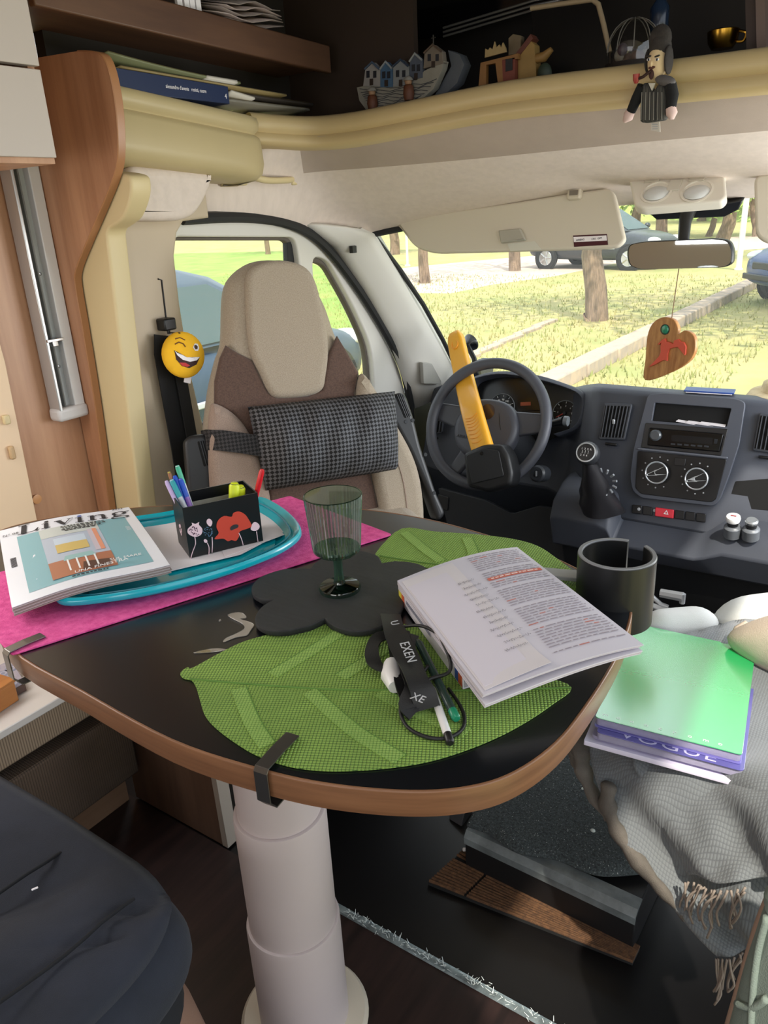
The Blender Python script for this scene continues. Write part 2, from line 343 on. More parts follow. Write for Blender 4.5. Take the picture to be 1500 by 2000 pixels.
# ------------------------------------------------------------------ cream arm along the left side and the cross moulding
def sweep(name, prof, path, mats, **k):
    """prof: (out, up) pairs; path: (point, outward direction)"""
    g = MB(); g.rings([[p + o * a + Z * b for a, b in prof] for p, o in path]); return g.build(name, mats, **k)
armprof = [(0, 0), (.010, .004), (.014, .016), (.012, .030), (.004, .037), (.002, .041), (.012, .047), (.015, .055), (.018, .105), (.012, .128), (-.004, .140), (-.05, .15), (-.09, .15), (-.09, 0)]
armprof = [(a, -b) for a, b in armprof]
aq = [(-1.395, 1.09), (-1.395, 1.20), (-1.395, 1.35), (-1.395, 1.45), (-1.395, 1.505), (-1.40, 1.53), (-1.42, 1.545)]
def top_at(x, y): return 1.482 - (y - 1.10) * .085
struct(sweep('trim_cab_arm', armprof, [(Vector((a, b, top_at(a, b))), Vector((1, 0, 0)) if i < 5 else Vector((.75, .66, 0))) for i, (a, b) in enumerate(aq)], cream, smooth=50))
mp = [pY(486, 222, 1.56), pY(540, 227, 1.62), pY(610, 230, 1.68), pY(690, 222, 1.70), pY(800, 200, 1.70), pY(1000, 160, 1.70), pY(1250, 128, 1.70), pY(1500, 96, 1.70), pY(1750, 62, 1.70)]
mp = spline(mp, 5, False)
mprof = [(0.0, .004), (.012, .0), (.020, -.010), (.022, -.026), (.018, -.034), (.014, -.040), (.018, -.044), (.021, -.056), (.019, -.064), (.010, -.070), (-.02, -.075), (-.07, -.075), (-.07, .0)]
path = []
cream3 = M('cross_moulding_cream', (192, 170, 126), .42, var=.06, vs=3)
for i, p in enumerate(mp):
    t = (mp[min(i + 1, len(mp) - 1)] - mp[max(i - 1, 0)]); t.z = 0; t.normalize(); path.append((p, Vector((t.y, -t.x, 0))))
struct(sweep('trim_cross_moulding', mprof, path, cream3, smooth=50))
# ------------------------------------------------------------------ headliner over the cab
cols = [
    [pX(372, 312, -1.49), pX(384, 372, -1.50), pX(388, 400, -1.505), pX(388, 414, -1.51), pX(388, 426, -1.515)],
    [pX(480, 300, -1.475), pX(482, 360, -1.475), pX(490, 390, -1.485), pX(492, 412, -1.495), pX(494, 426, -1.51)],
    [pY(580, 262, 1.655), pX(590, 330, -1.46), pX(600, 380, -1.475), pX(610, 425, -1.49), pX(618, 455, -1.51)],
    [pY(700, 262, 1.69), pY(690, 320, 1.80), pY(690, 375, 1.88), pX(695, 430, -1.46), pX(700, 462, -1.46)],
    [pY(850, 240, 1.69), pY(850, 310, 1.80), pY(845, 350, 1.90), pY(830, 405, 2.02), pY(810, 440, 2.14)],
    [pY(1000, 214, 1.69), pY(1000, 298, 1.81), pY(1000, 335, 1.91), pY(1000, 385, 2.04), pY(1000, 432, 2.17)],
    [pY(1200, 192, 1.69), pY(1200, 276, 1.81), pY(1200, 312, 1.91), pY(1205, 350, 2.04), pY(1210, 396, 2.19)],
    [pY(1400, 172, 1.69), pY(1400, 255, 1.81), pY(1405, 300, 1.91), pY(1420, 352, 2.04), pY(1440, 388, 2.19)],
    [pY(1560, 152, 1.69), pY(1560, 240, 1.81), pY(1560, 290, 1.91), pY(1570, 335, 2.04), pY(1590, 375, 2.19)],
    [pY(1800, 120, 1.69), pY(1800, 210, 1.81), pY(1800, 260, 1.91), pY(1800, 300, 2.04), pY(1800, 340, 2.18)]]
hl = MB(); HV = [[hl.bm.verts.new(p) for p in r] for r in cols]
for i in range(len(HV) - 1):
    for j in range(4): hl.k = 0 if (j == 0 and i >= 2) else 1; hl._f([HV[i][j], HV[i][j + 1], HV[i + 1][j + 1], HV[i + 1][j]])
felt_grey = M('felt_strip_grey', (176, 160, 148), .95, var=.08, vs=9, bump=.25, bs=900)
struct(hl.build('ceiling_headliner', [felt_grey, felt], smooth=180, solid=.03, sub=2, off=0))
# ------------------------------------------------------------------ driver door
DP = Plane((-1.5, 0, 0), Y, Z)
w1 = roundpoly([DP.at(356, 850), DP.at(341, 500), DP.at(346, 462), DP.at(584, 463), DP.at(592, 520), DP.at(612, 800)], [.02, .06, .05, .03, .05, .03], 6)
w2 = roundpoly([DP.at(616, 500), DP.at(646, 506), DP.at(697, 598), DP.at(732, 680), DP.at(738, 770), DP.at(630, 800)], [.03, .04, .1, .06, .03, .03], 5)
seal = [DP.at(352, 428), DP.at(470, 424), DP.at(560, 437), DP.at(625, 474), DP.at(690, 553), DP.at(748, 645), DP.at(784, 720), DP.at(800, 790)]
seals = v2(spline([Vector((a, b, 0)) for a, b in seal], 5, False))
outer = [(1.24, -.05), (1.24, DP.at(352, 428)[1])] + seals[1:] + [(seals[-1][0], -.05)]
def inset(L, c, k): return [(c[0] + (a - c[0]) * k, c[1] + (b - c[1]) * k) for a, b in L]
door = thing('door_1', None, None, (-1.5, 1.7, -.05)); struct(door)
plate('door_frame', [outer, w1, w2], .05, door_grey, door, DP.m, .006, 3, n0=-.06)
def cen(L): return (sum(p[0] for p in L) / len(L), sum(p[1] for p in L) / len(L))
grey_rub = M('grey_window_seal', (96, 88, 80), .7)
for wl_, nm in ((w1, 'window_seal'), (w2, 'quarter_window_seal')):
    k1 = .955 if nm == 'window_seal' else .93
    plate(nm, [inset(wl_, cen(wl_), 1.01), inset(wl_, cen(wl_), k1)], .022, grey_rub, door, DP.m, .004, n0=-.052)
clear = glass('side_glass', (.96, .97, .96), haze=.012)
plate('glass', [inset(w1, cen(w1), .985)], .004, clear, door, DP.m, n0=-.046); plate('quarter_glass', [inset(w2, cen(w2), .97)], .004, clear, door, DP.m, n0=-.046)
gp = [DP.at(577, 470), DP.at(590, 470), DP.at(600, 800), DP.at(588, 800)]
plate('window_guide', [gp], .02, rubber, door, DP.m, .003, n0=-.05)
MB().tube([DP.w(a, b, .006) for a, b in seals] + [DP.w(seals[-1][0], .1, .006)], .014, 8).build('door_seal', rubber, door)
# ------------------------------------------------------------------ A-pillar and windscreen
A = [(590, 436), (645, 482), (702, 564), (758, 660), (796, 768), (802, 800)]
B = [(700, 446), (728, 458), (783, 552), (835, 640), (884, 724), (900, 750)]
G = []
for (a, b) in zip(A, B):
    p, q = pX(*a, -1.495), pX(*b, -1.41); G.append([p, p.lerp(q, .3) + Vector((.014, -.008, 0)), p.lerp(q, .75) + Vector((.012, -.006, 0)), q, q + Vector((-.03, .07, 0))])
ap = struct(MB().grid(G).build('trim_windscreen_pillar', door_grey, smooth=60, solid=.01, off=0))
spk = [pX(820, 706, -1.44), pX(838, 708, -1.43), pX(856, 742, -1.425), pX(856, 748, -1.43), pX(822, 747, -1.445)]
MB().prism([p + Vector((.022, -.016, 0)) for p in spk], (-.02, .01, 0)).build('tweeter_grille', M('grille_grey', (176, 174, 168), .8, bump=.6, bs=2500), ap, bevel=.002)
cl_ = pX(683, 487, -1.46); MB().box(cl_ + Vector((.02, -.01, 0)), (.012, .02, .02)).tube([cl_ + Vector((.02, -.02, 0)), cl_ + Vector((.02, .02, .02)), cl_ + Vector((.03, .07, .03))], .002, 6).build('pillar_clip', rubber, ap)
wsT = pX(727, 456, -1.42); wsB = pX(888, 730, -1.42)
G = []
for i in range(9):
    s = -1 + i / 4; q = 1 - s * s; x = XC + .82 * s
    T = Vector((x, wsT.y + .16 * q, wsT.z + .07 * q)); Bt = Vector((x - .02 * s, wsB.y + .30 * q, wsB.z - .13 * q)); G.append([T.lerp(Bt, k / 4) + Vector((0, .02, .02)) * math.sin(k / 4 * math.pi) for k in range(5)])
ws = struct(MB().grid(G).build('window_1', glass('windscreen_glass', (.97, .98, .96), haze=.05), smooth=180))
MB().tube([g[0] for g in G], .012, 8).tube([g[-1] for g in G], .014, 8).tube(G[0], .008, 8).build('glass_seal', rubber, ws)
struct(MB().box((-1.55, 2.62, .26), (.05, .90, .66)).build('wall_cab_left', dashd))
# right side of the cab, out of view
struct(MB().box((.34, 2.0, .2), (.05, 1.6, .9)).box((.34, 1.25, 1.1), (.05, .12, 1.0)).build('wall_cab_right', door_grey))
# ------------------------------------------------------------------ overhead: cupboards, shelf, recess over the cab
oc = thing('overhead_cupboard', 'white overhead cupboard corner with two stacked doors at the upper left', 'cupboard', (-1.4, .5, 1.31))
zb = 1.322; xe = -1.245; yb = .868
MB().box((-1.425, .30, zb + .006), (.345, 1.14, .014)).box((-1.590, .30, 1.65), (.02, 1.14, .64)).box((-1.425, .862, 1.65), (.335, .012, .64)).build('carcass', woodm, oc)
zsplit = pX(60, 131, xe).z
for nm, za, zc in (('door', zb + .008, zsplit - .002), ('door', zsplit + .003, 1.96)):
    MB().box((xe - .010, .30, (za + zc) / 2), (.02, 1.14, zc - za)).build(nm, white_lam, oc, bevel=.0012)
# brown shelf along the left over the cab
sh = thing('overhead_shelf', 'brown wooden shelf running above the books over the cab', 'shelf', (-1.5, 1.4, 1.6))
p0, p1 = pX(60, 8, -1.36), pX(625, 138, -1.36)
d_ = Vector((0, p1.y - p0.y, p1.z - p0.z)); st, en = p0 + d_ * .01, p0 + d_ * 1.06; hh = .062
MB().prism([st, st + Z * hh, st + Z * hh + Vector((-.018, 0, 0)), st + Vector((-.018, 0, 0))], en - st).build('front_lip', wood_dark, sh, bevel=.003)
MB().prism([st + Vector((-.018, 0, .012)), st + Vector((-.018, 0, .03)), st + Vector((-.22, 0, .03)), st + Vector((-.22, 0, .012))], en - st).build('shelf_board', wood_dark, sh)
dp0 = pY(605, 100, 1.83)
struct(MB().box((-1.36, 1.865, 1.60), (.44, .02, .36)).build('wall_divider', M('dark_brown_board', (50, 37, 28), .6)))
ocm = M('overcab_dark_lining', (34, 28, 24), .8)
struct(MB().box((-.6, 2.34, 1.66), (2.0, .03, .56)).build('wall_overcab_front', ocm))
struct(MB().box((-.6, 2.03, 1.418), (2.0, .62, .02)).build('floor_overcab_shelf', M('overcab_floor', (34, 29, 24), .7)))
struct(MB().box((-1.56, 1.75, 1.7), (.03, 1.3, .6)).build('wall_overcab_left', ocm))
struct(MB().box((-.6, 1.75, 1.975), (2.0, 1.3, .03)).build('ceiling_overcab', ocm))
# ------------------------------------------------------------------ outside: park, kerbs, trees, cars
GZ = -0.6
grassm = M('dry_lawn', (150, 154, 94), .95, rgb2=(180, 166, 116), vs=.9, bump=.5, bs=40)
g = MB()
for gx, gy, sx, sy in ((-10, 30, 120, 100),): g.box((gx, gy, GZ - .1), (sx, sy, .2))
struct(g.build('ground', grassm))
struct(MB().prism([Vector(p) for p in ((-6.6, -4, GZ - .02), (-6.6, 11, GZ - .02), (-11, 16, GZ - .02), (-30, 34, GZ - .02), (-58, 34, GZ - .02), (-58, -4, GZ - .02))], (0, 0, .03)).build('lawn', M('green_lawn', (122, 154, 66), .95, rgb2=(150, 170, 84), vs=1.2, bump=.5, bs=40)))
g = MB(); G = []
for i in range(25):
    a = -60 + i * 4.4; G.append([Vector((a, 62 + 8 * math.sin(i * .9), GZ - .1)), Vector((a, 75, 6 + 2 * math.sin(i * 1.3))), Vector((a, 95, 11 + 3 * math.sin(i * .7)))])
struct(g.grid(G).build('hills', M('hill_green', (150, 176, 92), .95, rgb2=(190, 200, 120), vs=.3), smooth=180))
tuft = MB(); random.seed(3)
for k in range(16000):
    y = 5.2 + 15 * random.random() ** 1.6; x = -1.5 - (y * .82) * random.random() * 1.15
    h = random.uniform(.03, .085); a = random.random() * 6.28; w = Vector((math.cos(a), math.sin(a), 0)) * .012; b = Vector((x, y, GZ)); l = Vector((random.uniform(-.03, .03), random.uniform(-.03, .03), h))
    tuft.poly([b - w, b + w, b + l])
gr = tuft.build('grass', M('grass_blades', (140, 152, 84), .9, rgb2=(184, 172, 120), vs=1.5), smooth=0, kind='stuff'); props(gr, 'dry yellow green lawn grass growing in front of the windscreen', 'grass')
roadm = M('pale_road', (206, 186, 172), .9, rgb2=(190, 172, 160), vs=2)
rpx = [(560, 545), (720, 541), (800, 572), (880, 573), (960, 556), (1080, 540), (1200, 515), (1400, 492), (1700, 470), (1700, 448), (1300, 470), (1080, 496), (900, 512), (720, 530), (560, 530)]
struct(MB().prism([pz(a, b, GZ + .004) for a, b in rpx], (0, 0, -.05)).build('road', roadm))
kerbm = M('weathered_kerb', (190, 170, 148), .9, rgb2=(158, 148, 140), vs=6)
kb = thing('kerb', 'long pale concrete kerb crossing the lawn beyond the windscreen', 'kerb', (-3.05, 12, GZ))
for i in range(12):
    a, b = 6.2 + i * 1.0, 6.2 + i * 1.0 + .985
    MB().box((-3.06 + .012 * i, (a + b) / 2, GZ + .07), (.26, b - a, .17)).build('kerb_stone', kerbm, kb, bevel=.02)
kb2 = thing('kerb', 'short low kerb edge half sunk in the lawn left of the long kerb', 'kerb', (-4.8, 10, GZ))
for i in range(5):
    MB().box((-4.7 - .06 * i, 8.6 + i * .8, GZ + .015), (.14, .78, .05)).build('kerb_stone', kerbm, kb2, bevel=.01)
bark = M('grey_bark', (150, 128, 108), .95, rgb2=(104, 88, 74), wood=(10, 10, 1.5), vs=4, bump=.8, bs=20)
leafm = [M('olive_leaves', (150, 172, 96), .7, var=.2), M('bright_leaves', (176, 200, 100), .7, var=.2)]
def tree(base, h, r, lean, crown, label, seed=0, lm=0, nl=900, low=.55, leafsz=.13):
    random.seed(seed); base = Vector(base); t = thing('tree', label, 'tree', base)
    top = base + Vector((lean[0], lean[1], h))
    pts = [base.lerp(top, k / 6) + Vector((math.sin(k * 1.7 + seed) * r * .35, 0, 0)) for k in range(7)]
    tr = MB(); tr.tube([base - Z * .05] + pts, [r * 1.45] + [r * (1.12 - .08 * k) for k in range(7)], 12); tb = tr.build('trunk', bark, t, smooth=60)
    br = MB(); tips = []
    for k in range(9):
        s = pts[4 + k % 3].lerp(pts[min(5 + k % 3, 6)], random.random()); a = 2.4 * k + seed; L_ = crown * random.uniform(.6, 1)
        e = s + Vector((math.cos(a) * L_, math.sin(a) * L_, L_ * random.uniform(.1, .7))); m_ = s.lerp(e, .5) + Vector((0, 0, L_ * .15)); tips += [m_, e, s.lerp(e, .75)]
        br.tube([s, m_, e], [r * .4, r * .25, r * .08], 6)
    br.build('branches', bark, t, smooth=60)
    lf = MB()
    for k in range(nl):
        c = random.choice(tips) + Vector((random.gauss(0, 1), random.gauss(0, 1), random.gauss(0, .7))) * crown * .36
        if c.z < base.z + h * low: c.z = base.z + h * low + random.random() * .5
        u = Vector((random.gauss(0, 1), random.gauss(0, 1), random.gauss(0, 1))).normalized(); v = u.orthogonal().normalized(); s = leafsz * random.uniform(.6, 1.2)
        lf.poly([c - u * s, c + v * s * .4, c + u * s, c - v * s * .4])
    lf.build('foliage', leafm[lm], t, smooth=0, kind='stuff')
tree(pz(1160, 625, GZ), 3.0, .165, (-.15, .1), 1.7, 'broad grey tree trunk standing on the lawn behind the mirror cord', 1, 0, 1500, .85, .1)
tree(pz(828, 553, GZ), 3.2, .13, (.1, 0), 1.8, 'slim tree on its round grass island at the left of the road', 2, 1, 900, .8)
tree(pz(1005, 529, GZ), 3.4, .16, (.25, 0), 2.0, 'forked tree on a small island below the middle of the sun visor', 3, 0, 900, .8)
tree(pz(1405, 505, GZ), 2.9, .2, (.3, 0), 2.6, 'leafy tree beside the white post right of the mirror', 4, 1, 2600, .42, .15)
tree(pz(1290, 470, GZ), 3.0, .2, (-.4, 0), 2.6, 'thin pale tree far behind the overhead light console', 5, 0, 2600, .4, .2)
tree(pz(1235, 462, GZ), 3.2, .2, (.5, 0), 2.8, 'far twisted tree between the sun visor and the mirror', 6, 1, 2200, .4, .2)
tree(pz(770, 497, GZ), 3.4, .2, (.1, 0), 1.8, 'far tree at the upper left corner of the windscreen', 7, 1, 900, .6, .2)
tree(pz(523, 497, GZ), 3.6, .12, (.1, 0), 1.8, 'thin tree on the slope beyond the driver window', 8, 1, 500, .8, .2)
for k, (px, py, lb) in enumerate(((1000, 452, 'bushy far tree on the horizon hidden mostly by the visor'), (1130, 444, 'round far tree on the horizon beyond the dark parked car'), (1370, 432, 'far green tree on the horizon above the mirror'), (1460, 432, 'far green tree on the horizon at the right frame edge'))):
    tree(pz(px, py, GZ), 4.2, .3, (.2, 0), 3.4, lb, 20 + k, k % 2, 2200, .2, .3)
for px, py, h, lb in ((1442, 527, 2.2, 'white metal post on the lawn right of the mirror'), (796, 520, 1.7, 'thin white post on the grass at the windscreen left')):
    b = pz(px, py, GZ); t = thing('post', lb, 'post', b)
    MB().cyl(b, b + Z * h, .07 if h > 2 else .04).build('pole', M('white_paint', (235, 235, 232), .5), t); MB().lathe([(.1, 0), (.1, .04), (.05, .06)], b, Z, 12).build('foot', M('white_paint', (235, 235, 232), .5), t)
for k, (px, py, lb) in enumerate(((1228, 458, 'low pale olive tree beyond the dark car beside the visor edge'), (1300, 455, 'low olive tree with leafy crown just below the light console'), (1385, 462, 'low olive tree between the mirror stem and the white post'), (1475, 462, 'low olive tree beyond the second visor at the frame edge'))):
    tree(pz(px, py, GZ), 2.3, .13, (.4 * (-1) ** k, 0), 2.0, lb, 60 + k, 1 - k % 2, 2600, .33, .13)
tree((-.35, 12.6, GZ), 3.4, .18, (.3, 0), 2.6, 'shade tree standing just beyond the right frame edge', 40, 0, 3200, .8, .16)
# cars
tyre = M('tyre', (36, 36, 38), .8); carglass = M('car_window', (66, 88, 96), .25); chrome = M('alloy', (205, 207, 210), .25, metal=.8); lampm = M('headlamp', (236, 240, 244), .1, coat=1)
def car(loc, yaw, paint, label, S=(1, 1, 1)):
    m = Matrix.Translation(Vector(loc)) @ Matrix.Rotation(yaw, 4, 'Z'); t = thing('car', label, 'car', m=m)
    def part(mb, nm, mt, **k): return mb.build(nm, mt, t, world=False, **k)
    def sec(x, hw, z0, z1, n=16):
        o = []; zc, hz = (z0 + z1) / 2, (z1 - z0) / 2
        for k in range(n):
            a = 2 * math.pi * k / n; ca, sa = math.cos(a), math.sin(a); e = .45
            o.append(Vector((x * S[0], hw * S[1] * math.copysign(abs(ca) ** e, ca), (zc + hz * math.copysign(abs(sa) ** e, sa)) * S[2])))
        return o
    st = [(-2.1, .62, .40, .72), (-2.02, .78, .28, .88), (-1.6, .85, .22, .95), (-.6, .88, .20, .96), (.5, .88, .20, .95), (1.15, .87, .20, .92), (1.65, .84, .22, .84), (1.95, .76, .26, .74), (2.1, .60, .34, .62)]
    body = part(MB().rings([sec(*s) for s in st]), 'body', paint, smooth=60, sub=1)
    b0 = [(-1.85, .80, .90), (1.12, .80, .90)]; r0 = [(-1.42, .56, 1.46), (.12, .58, 1.46)]
    def P(x, hw, z): return Vector((x * S[0], hw * S[1], z * S[2]))
    lo = [P(1.12, .62, .9), P(.95, .82, .92), P(-1.6, .82, .92), P(-1.9, .66, .9), P(-1.9, -.66, .9), P(-1.6, -.82, .92), P(.95, -.82, .92), P(1.12, -.62, .9)]
    mi = [P(.22, .52, 1.40), P(.10, .63, 1.38), P(-1.3, .62, 1.38), P(-1.52, .5, 1.36), P(-1.52, -.5, 1.36), P(-1.3, -.62, 1.38), P(.10, -.63, 1.38), P(.22, -.52, 1.40)]
    to = [P(.0, .4, 1.475), P(-.1, .5, 1.47), P(-1.1, .5, 1.46), P(-1.3, .4, 1.45), P(-1.3, -.4, 1.45), P(-1.1, -.5, 1.46), P(-.1, -.5, 1.47), P(.0, -.4, 1.475)]
    part(MB().rings([lo, mi, to], cap0=False), 'cabin', paint, smooth=50)
    def pane(a, b, c, d, nm):
        n = (b - a).cross(d - a).normalized(); ctr = (a + b + c + d) / 4
        if n.dot(ctr - Vector((-.4, 0, .9))) < 0: n = -n
        q = [ctr + (p - ctr) * .9 + n * .004 for p in (a, b, c, d)]; part(MB().prism(q, n * .01), nm, carglass, smooth=0)
    for s in (0, 1):
        f = lambda L, i: L[i] if not s else L[7 - i]
        a, b, c, d = f(lo, 1), f(lo, 2), f(mi, 2), f(mi, 1)
        for u0, u1 in ((.02, .50), (.53, .98)): pane(a.lerp(b, u0), a.lerp(b, u1), d.lerp(c, u1), d.lerp(c, u0), 'side_window')
    pane(lo[0], lo[7], mi[7], mi[0], 'windscreen'); pane(lo[3], lo[4], mi[4], mi[3], 'rear_window')
    for x in (-1.32, 1.32):
        for s in (-1, 1):
            c = P(x, .80 * s, .31 / S[2]); ax = Vector((0, s, 0))
            w = part(MB().lathe([(.20, -.1), (.31, -.09), (.325, -.03), (.32, .08), (.28, .10), (.22, .095)], c, ax, 24, ring=True), 'wheel', tyre, smooth=40)
            rim = MB().lathe([(.215, .085), (.205, .096), (.195, .08), (.05, .075), (.05, .1), (.01, .104)], c, ax, 20)
            for k in range(5):
                a = k * 2 * math.pi / 5; dv = Vector((math.cos(a), 0, math.sin(a))); rim.tube([c + ax * .092 + dv * .04, c + ax * .09 + dv * .2], .028, 6, flatten=.5)
            rim.build('rim', chrome, w, world=False, m=wm(t), smooth=40)
            part(MB().lathe([(.38, 0), (.36, .012), (.33, .012)], c + ax * .06, ax, 24), 'wheel_arch', M('arch_black', (30, 30, 32), .8), smooth=40)
    for s in (-1, 1):
        part(MB().ell(P(1.86, .60 * s, .68), (.2, .17, .09), 14, 8), 'headlamp', lampm, smooth=180)
        part(MB().ell(P(.82, .97 * s, .98), (.08, .11, .075), 12, 8), 'mirror', paint, smooth=180)
        part(MB().ell(P(-2.0, .66 * s, .78), (.1, .13, .1), 12, 8), 'tail_lamp', M('red_lamp', (150, 20, 20), .15), smooth=180)
        for x in (.25, -.75): part(MB().box(P(x, .89 * s, .80), (.18, .03, .03)), 'door_handle', paint, bevel=.01)
    
        part(MB().box(P(-.1, .885 * s, .52), (2.0, .03, .05)), 'side_moulding', M('silver_strip', (190, 196, 205), .3), bevel=.01)
    part(MB().box(P(2.06, 0, .56), (.06, .7, .12)), 'grille', blackp, bevel=.02); part(MB().box(P(2.09, 0, .40), (.05, 1.2, .10)), 'bumper_intake', blackp, bevel=.02)
    return t
car((-5.25, 4.25, GZ), R_(90), M('car_grey_blue', (58, 78, 100), .45, coat=.1), 'grey blue hatchback parked outside the driver window')
f = pz(1143, 530, GZ); car((f.x, f.y + 1.3, GZ), R_(0) + math.atan2(-f.x, f.y) + R_(328), M('car_dark_grey', (60, 66, 74), .35, coat=.2), 'dark grey car parked far off under the sun visor', (1, 1, 1.1))
f = pz(1392, 604, GZ); dv = Vector((-.80, -.6, 0)); car(f - dv * 2.15 + Vector((.55, .5, 0)), math.atan2(dv.y, dv.x), M('car_blue', (34, 70, 130), .35, coat=.3), 'bright blue car parked on the lawn at the right edge', (1, 1, 1.15))
# ------------------------------------------------------------------ dashboard
dash = thing('dashboard', 'dark grey van dashboard with radio, heater dials and air vents under the windscreen', 'dashboard', (-.6, 2.3, -.03))
D = Plane((0, 2.2, .70), X, (0, .25, 1))
RR = []
for x, o, zt in ((-1.44, .20, .600), (-1.36, .17, .622), (-1.2, .16, .63), (-.92, .15, .64), (-.84, .10, .67), (-.775, .02, .695), (-.74, 0, .70), (-.3, 0, .70), (.3, .02, .69)):
    zb = .70 - zt
    RR.append([Vector((x, a, b)) for a, b in ((2.2 + o, zt - .012), (2.215 + o, zt), (2.26 + o, zt + .002), (2.55, .60 - zb * .6), (2.93, .47), (2.95, 0), (2.50, -.02), (2.36 + o * .3, .12), (2.17 + o, .27), (2.105 + o, .34), (2.115 + o, .37))])
MB().rings(RR).build('body', dashm, dash, smooth=50, bevel=.006)
def dpl(nm, px, th, mt, parent=dash, bev=.002, n0=0.0, r=.004, holes=(), fr=D, **k): return plate(nm, [roundpoly(fr.pts(px), r, 4)] + [roundpoly(fr.pts(h), .003, 3) for h in holes], th, mt, parent, fr.m, bev, n0=n0, **k)
# centre stack: grey surround with the slot opening, radio, heater panel
slot = [(1282, 787), (1430, 798), (1421, 833), (1276, 822)]
stack = [(1268, 771), (1300, 768), (1440, 779), (1458, 786), (1446, 868), (1424, 935), (1408, 976), (1396, 988), (1255, 972), (1238, 958), (1233, 930), (1240, 876)]
rad = [(1272, 836), (1416, 848), (1408, 882), (1268, 869)]
dpl('stack_surround', stack, .012, M('stack_grey', (72, 76, 86), .45, bump=.15, bs=1600), n0=.004, r=.012, holes=(slot, rad))
dpl('slot_back', slot, .002, M('slot_black', (8, 8, 9), .9), n0=.002)
dpl('radio_panel', [(1264, 826), (1424, 838), (1411, 890), (1255, 874)], .003, blackp, n0=.0148, holes=(rad,))
rd = dpl('radio', rad, .016, gloss_black, n0=.006, r=.002)
dpl('display', [(1316, 849), (1396, 855), (1393, 868), (1314, 861)], .001, M('radio_display', (24, 26, 30), .1), rd, 0, n0=.0222)
c = D.at(1285, 850); MB().lathe([(.016, 0), (.016, .010), (.012, .014)], D.w(*c, .021), D.n, 20).build('volume_knob', M('knob_grey', (70, 74, 78), .25), rd)
for i in range(6):
    c = D.at(1318 + i * 13, 867 + i * .9); MB().box(D.w(*c, .0225), (.012, .002, .004)).build('preset_key', M('key_grey', (60, 62, 66), .4), rd)
c = D.at(1277, 851); MB().box(D.w(*c, .0222), (.006, .001, .012)).build('source_key', white_p, rd); c = D.at(1401, 862); MB().box(D.w(*c, .0225), (.008, .002, .014)).build('usb_flap', M('flap', (46, 48, 52), .3), rd)
dpl('trim_bar', [(1249, 874), (1424, 892), (1423, 896), (1248, 878)], .006, M('silver_bar', (104, 108, 118), .35, metal=.3), n0=.0155)
hp = [(1249, 880), (1422, 897), (1401, 974), (1392, 980), (1256, 964), (1244, 952)]
ht = dpl('heater_panel', hp, .003, M('heater_black', (14, 14, 16), .3), n0=.0155, r=.006)
silver = M('silver_plastic', (196, 200, 204), .3, metal=.5)
for cx_, cy_, r in ((1288, 922, .0325), (1365, 934, .0315)):
    c = D.at(cx_, cy_); kn = MB().lathe([(r, 0), (r, .010), (r * .92, .016), (.001, .017)], D.w(*c, .018), D.n, 32).build('dial', blackp, ht)
    MB().lathe([(r * .93, .0155), (r * .99, .0165), (r * .93, .0185), (r * .86, .017)], D.w(*c, .018), D.n, 32, ring=True).build('chrome_ring', silver, kn)
    d2 = Vector((-.92, -.38)); k0 = Vector(c) + d2 * r * .95; k1 = Vector(c) - d2 * r * .15; nn = Vector((-d2.y, d2.x)) * r * .26
    lp = [tuple(k0 + nn * .25), tuple(k0 - nn * .25), tuple(k1 - nn)] + [tuple(k1 + Vector((math.cos(t), math.sin(t))) * r * .26) for t in [math.atan2(-nn.y, -nn.x) + math.pi * q / 6 for q in range(1, 6)]] + [tuple(k1 + nn)]
    plate('pointer', [lp, inset(lp, cen(lp), .72)], .004, silver, kn, D.m, .001, n0=.0345)
    for k in range(9):
        a = R_(-60 - k * 30); q = (c[0] + math.cos(a) * r * 1.35, c[1] + math.sin(a) * r * 1.35); MB().lathe([(.0022, 0), (.0022, .0006)], D.w(*q, .0186), D.n, 6).build('dial_mark', M('print_grey', (170, 172, 176), .5), ht)
dpl('recirculation_key', [(1321, 893), (1343, 895), (1341, 910), (1320, 908)], .004, M('key_black', (24, 24, 26), .3), ht, .001, n0=.0185)
# switch row with the red hazard key
dpl('switch_bezel', [(1233, 983), (1383, 1002), (1378, 1023), (1233, 1004)], .005, dashd, n0=-.003, r=.004)
for i in range(7):
    a = 1236 + i * 20.8; b = 985 + i * 2.65; hz = i in (2, 3)
    if i == 3: continue
    w_ = 40 if hz else 19
    sw = dpl('hazard_key' if hz else 'switch_key', [(a + (4 if hz else 0), b), (a + w_, b + w_ * .125), (a + w_ - 1, b + w_ * .125 + 17), (a + (3 if hz else -1), b + 17)], .008 if hz else .004, M('hazard_red', (214, 44, 62), .3, coat=.5) if hz else M('key_black', (24, 24, 26), .3), n0=.003, r=.003)
    if hz:
        c = D.at(1303, 1001); tri = [(c[0] + .008 * math.sin(k * 2.0944), c[1] + .008 * math.cos(k * 2.0944)) for k in range(3)]
        plate('hazard_triangle', [tri, inset(tri, c, .55)], .0006, white_p, sw, D.m, 0, n0=.0112)
    if i in (0, 1):
        c = D.at(a + 13 + i * 10, b + 9); MB().lathe([(.005, 0), (.004, .001)], D.w(*c, .0068), D.n, 10).build('switch_symbol', M('print_grey', (170, 172, 176), .5), sw)
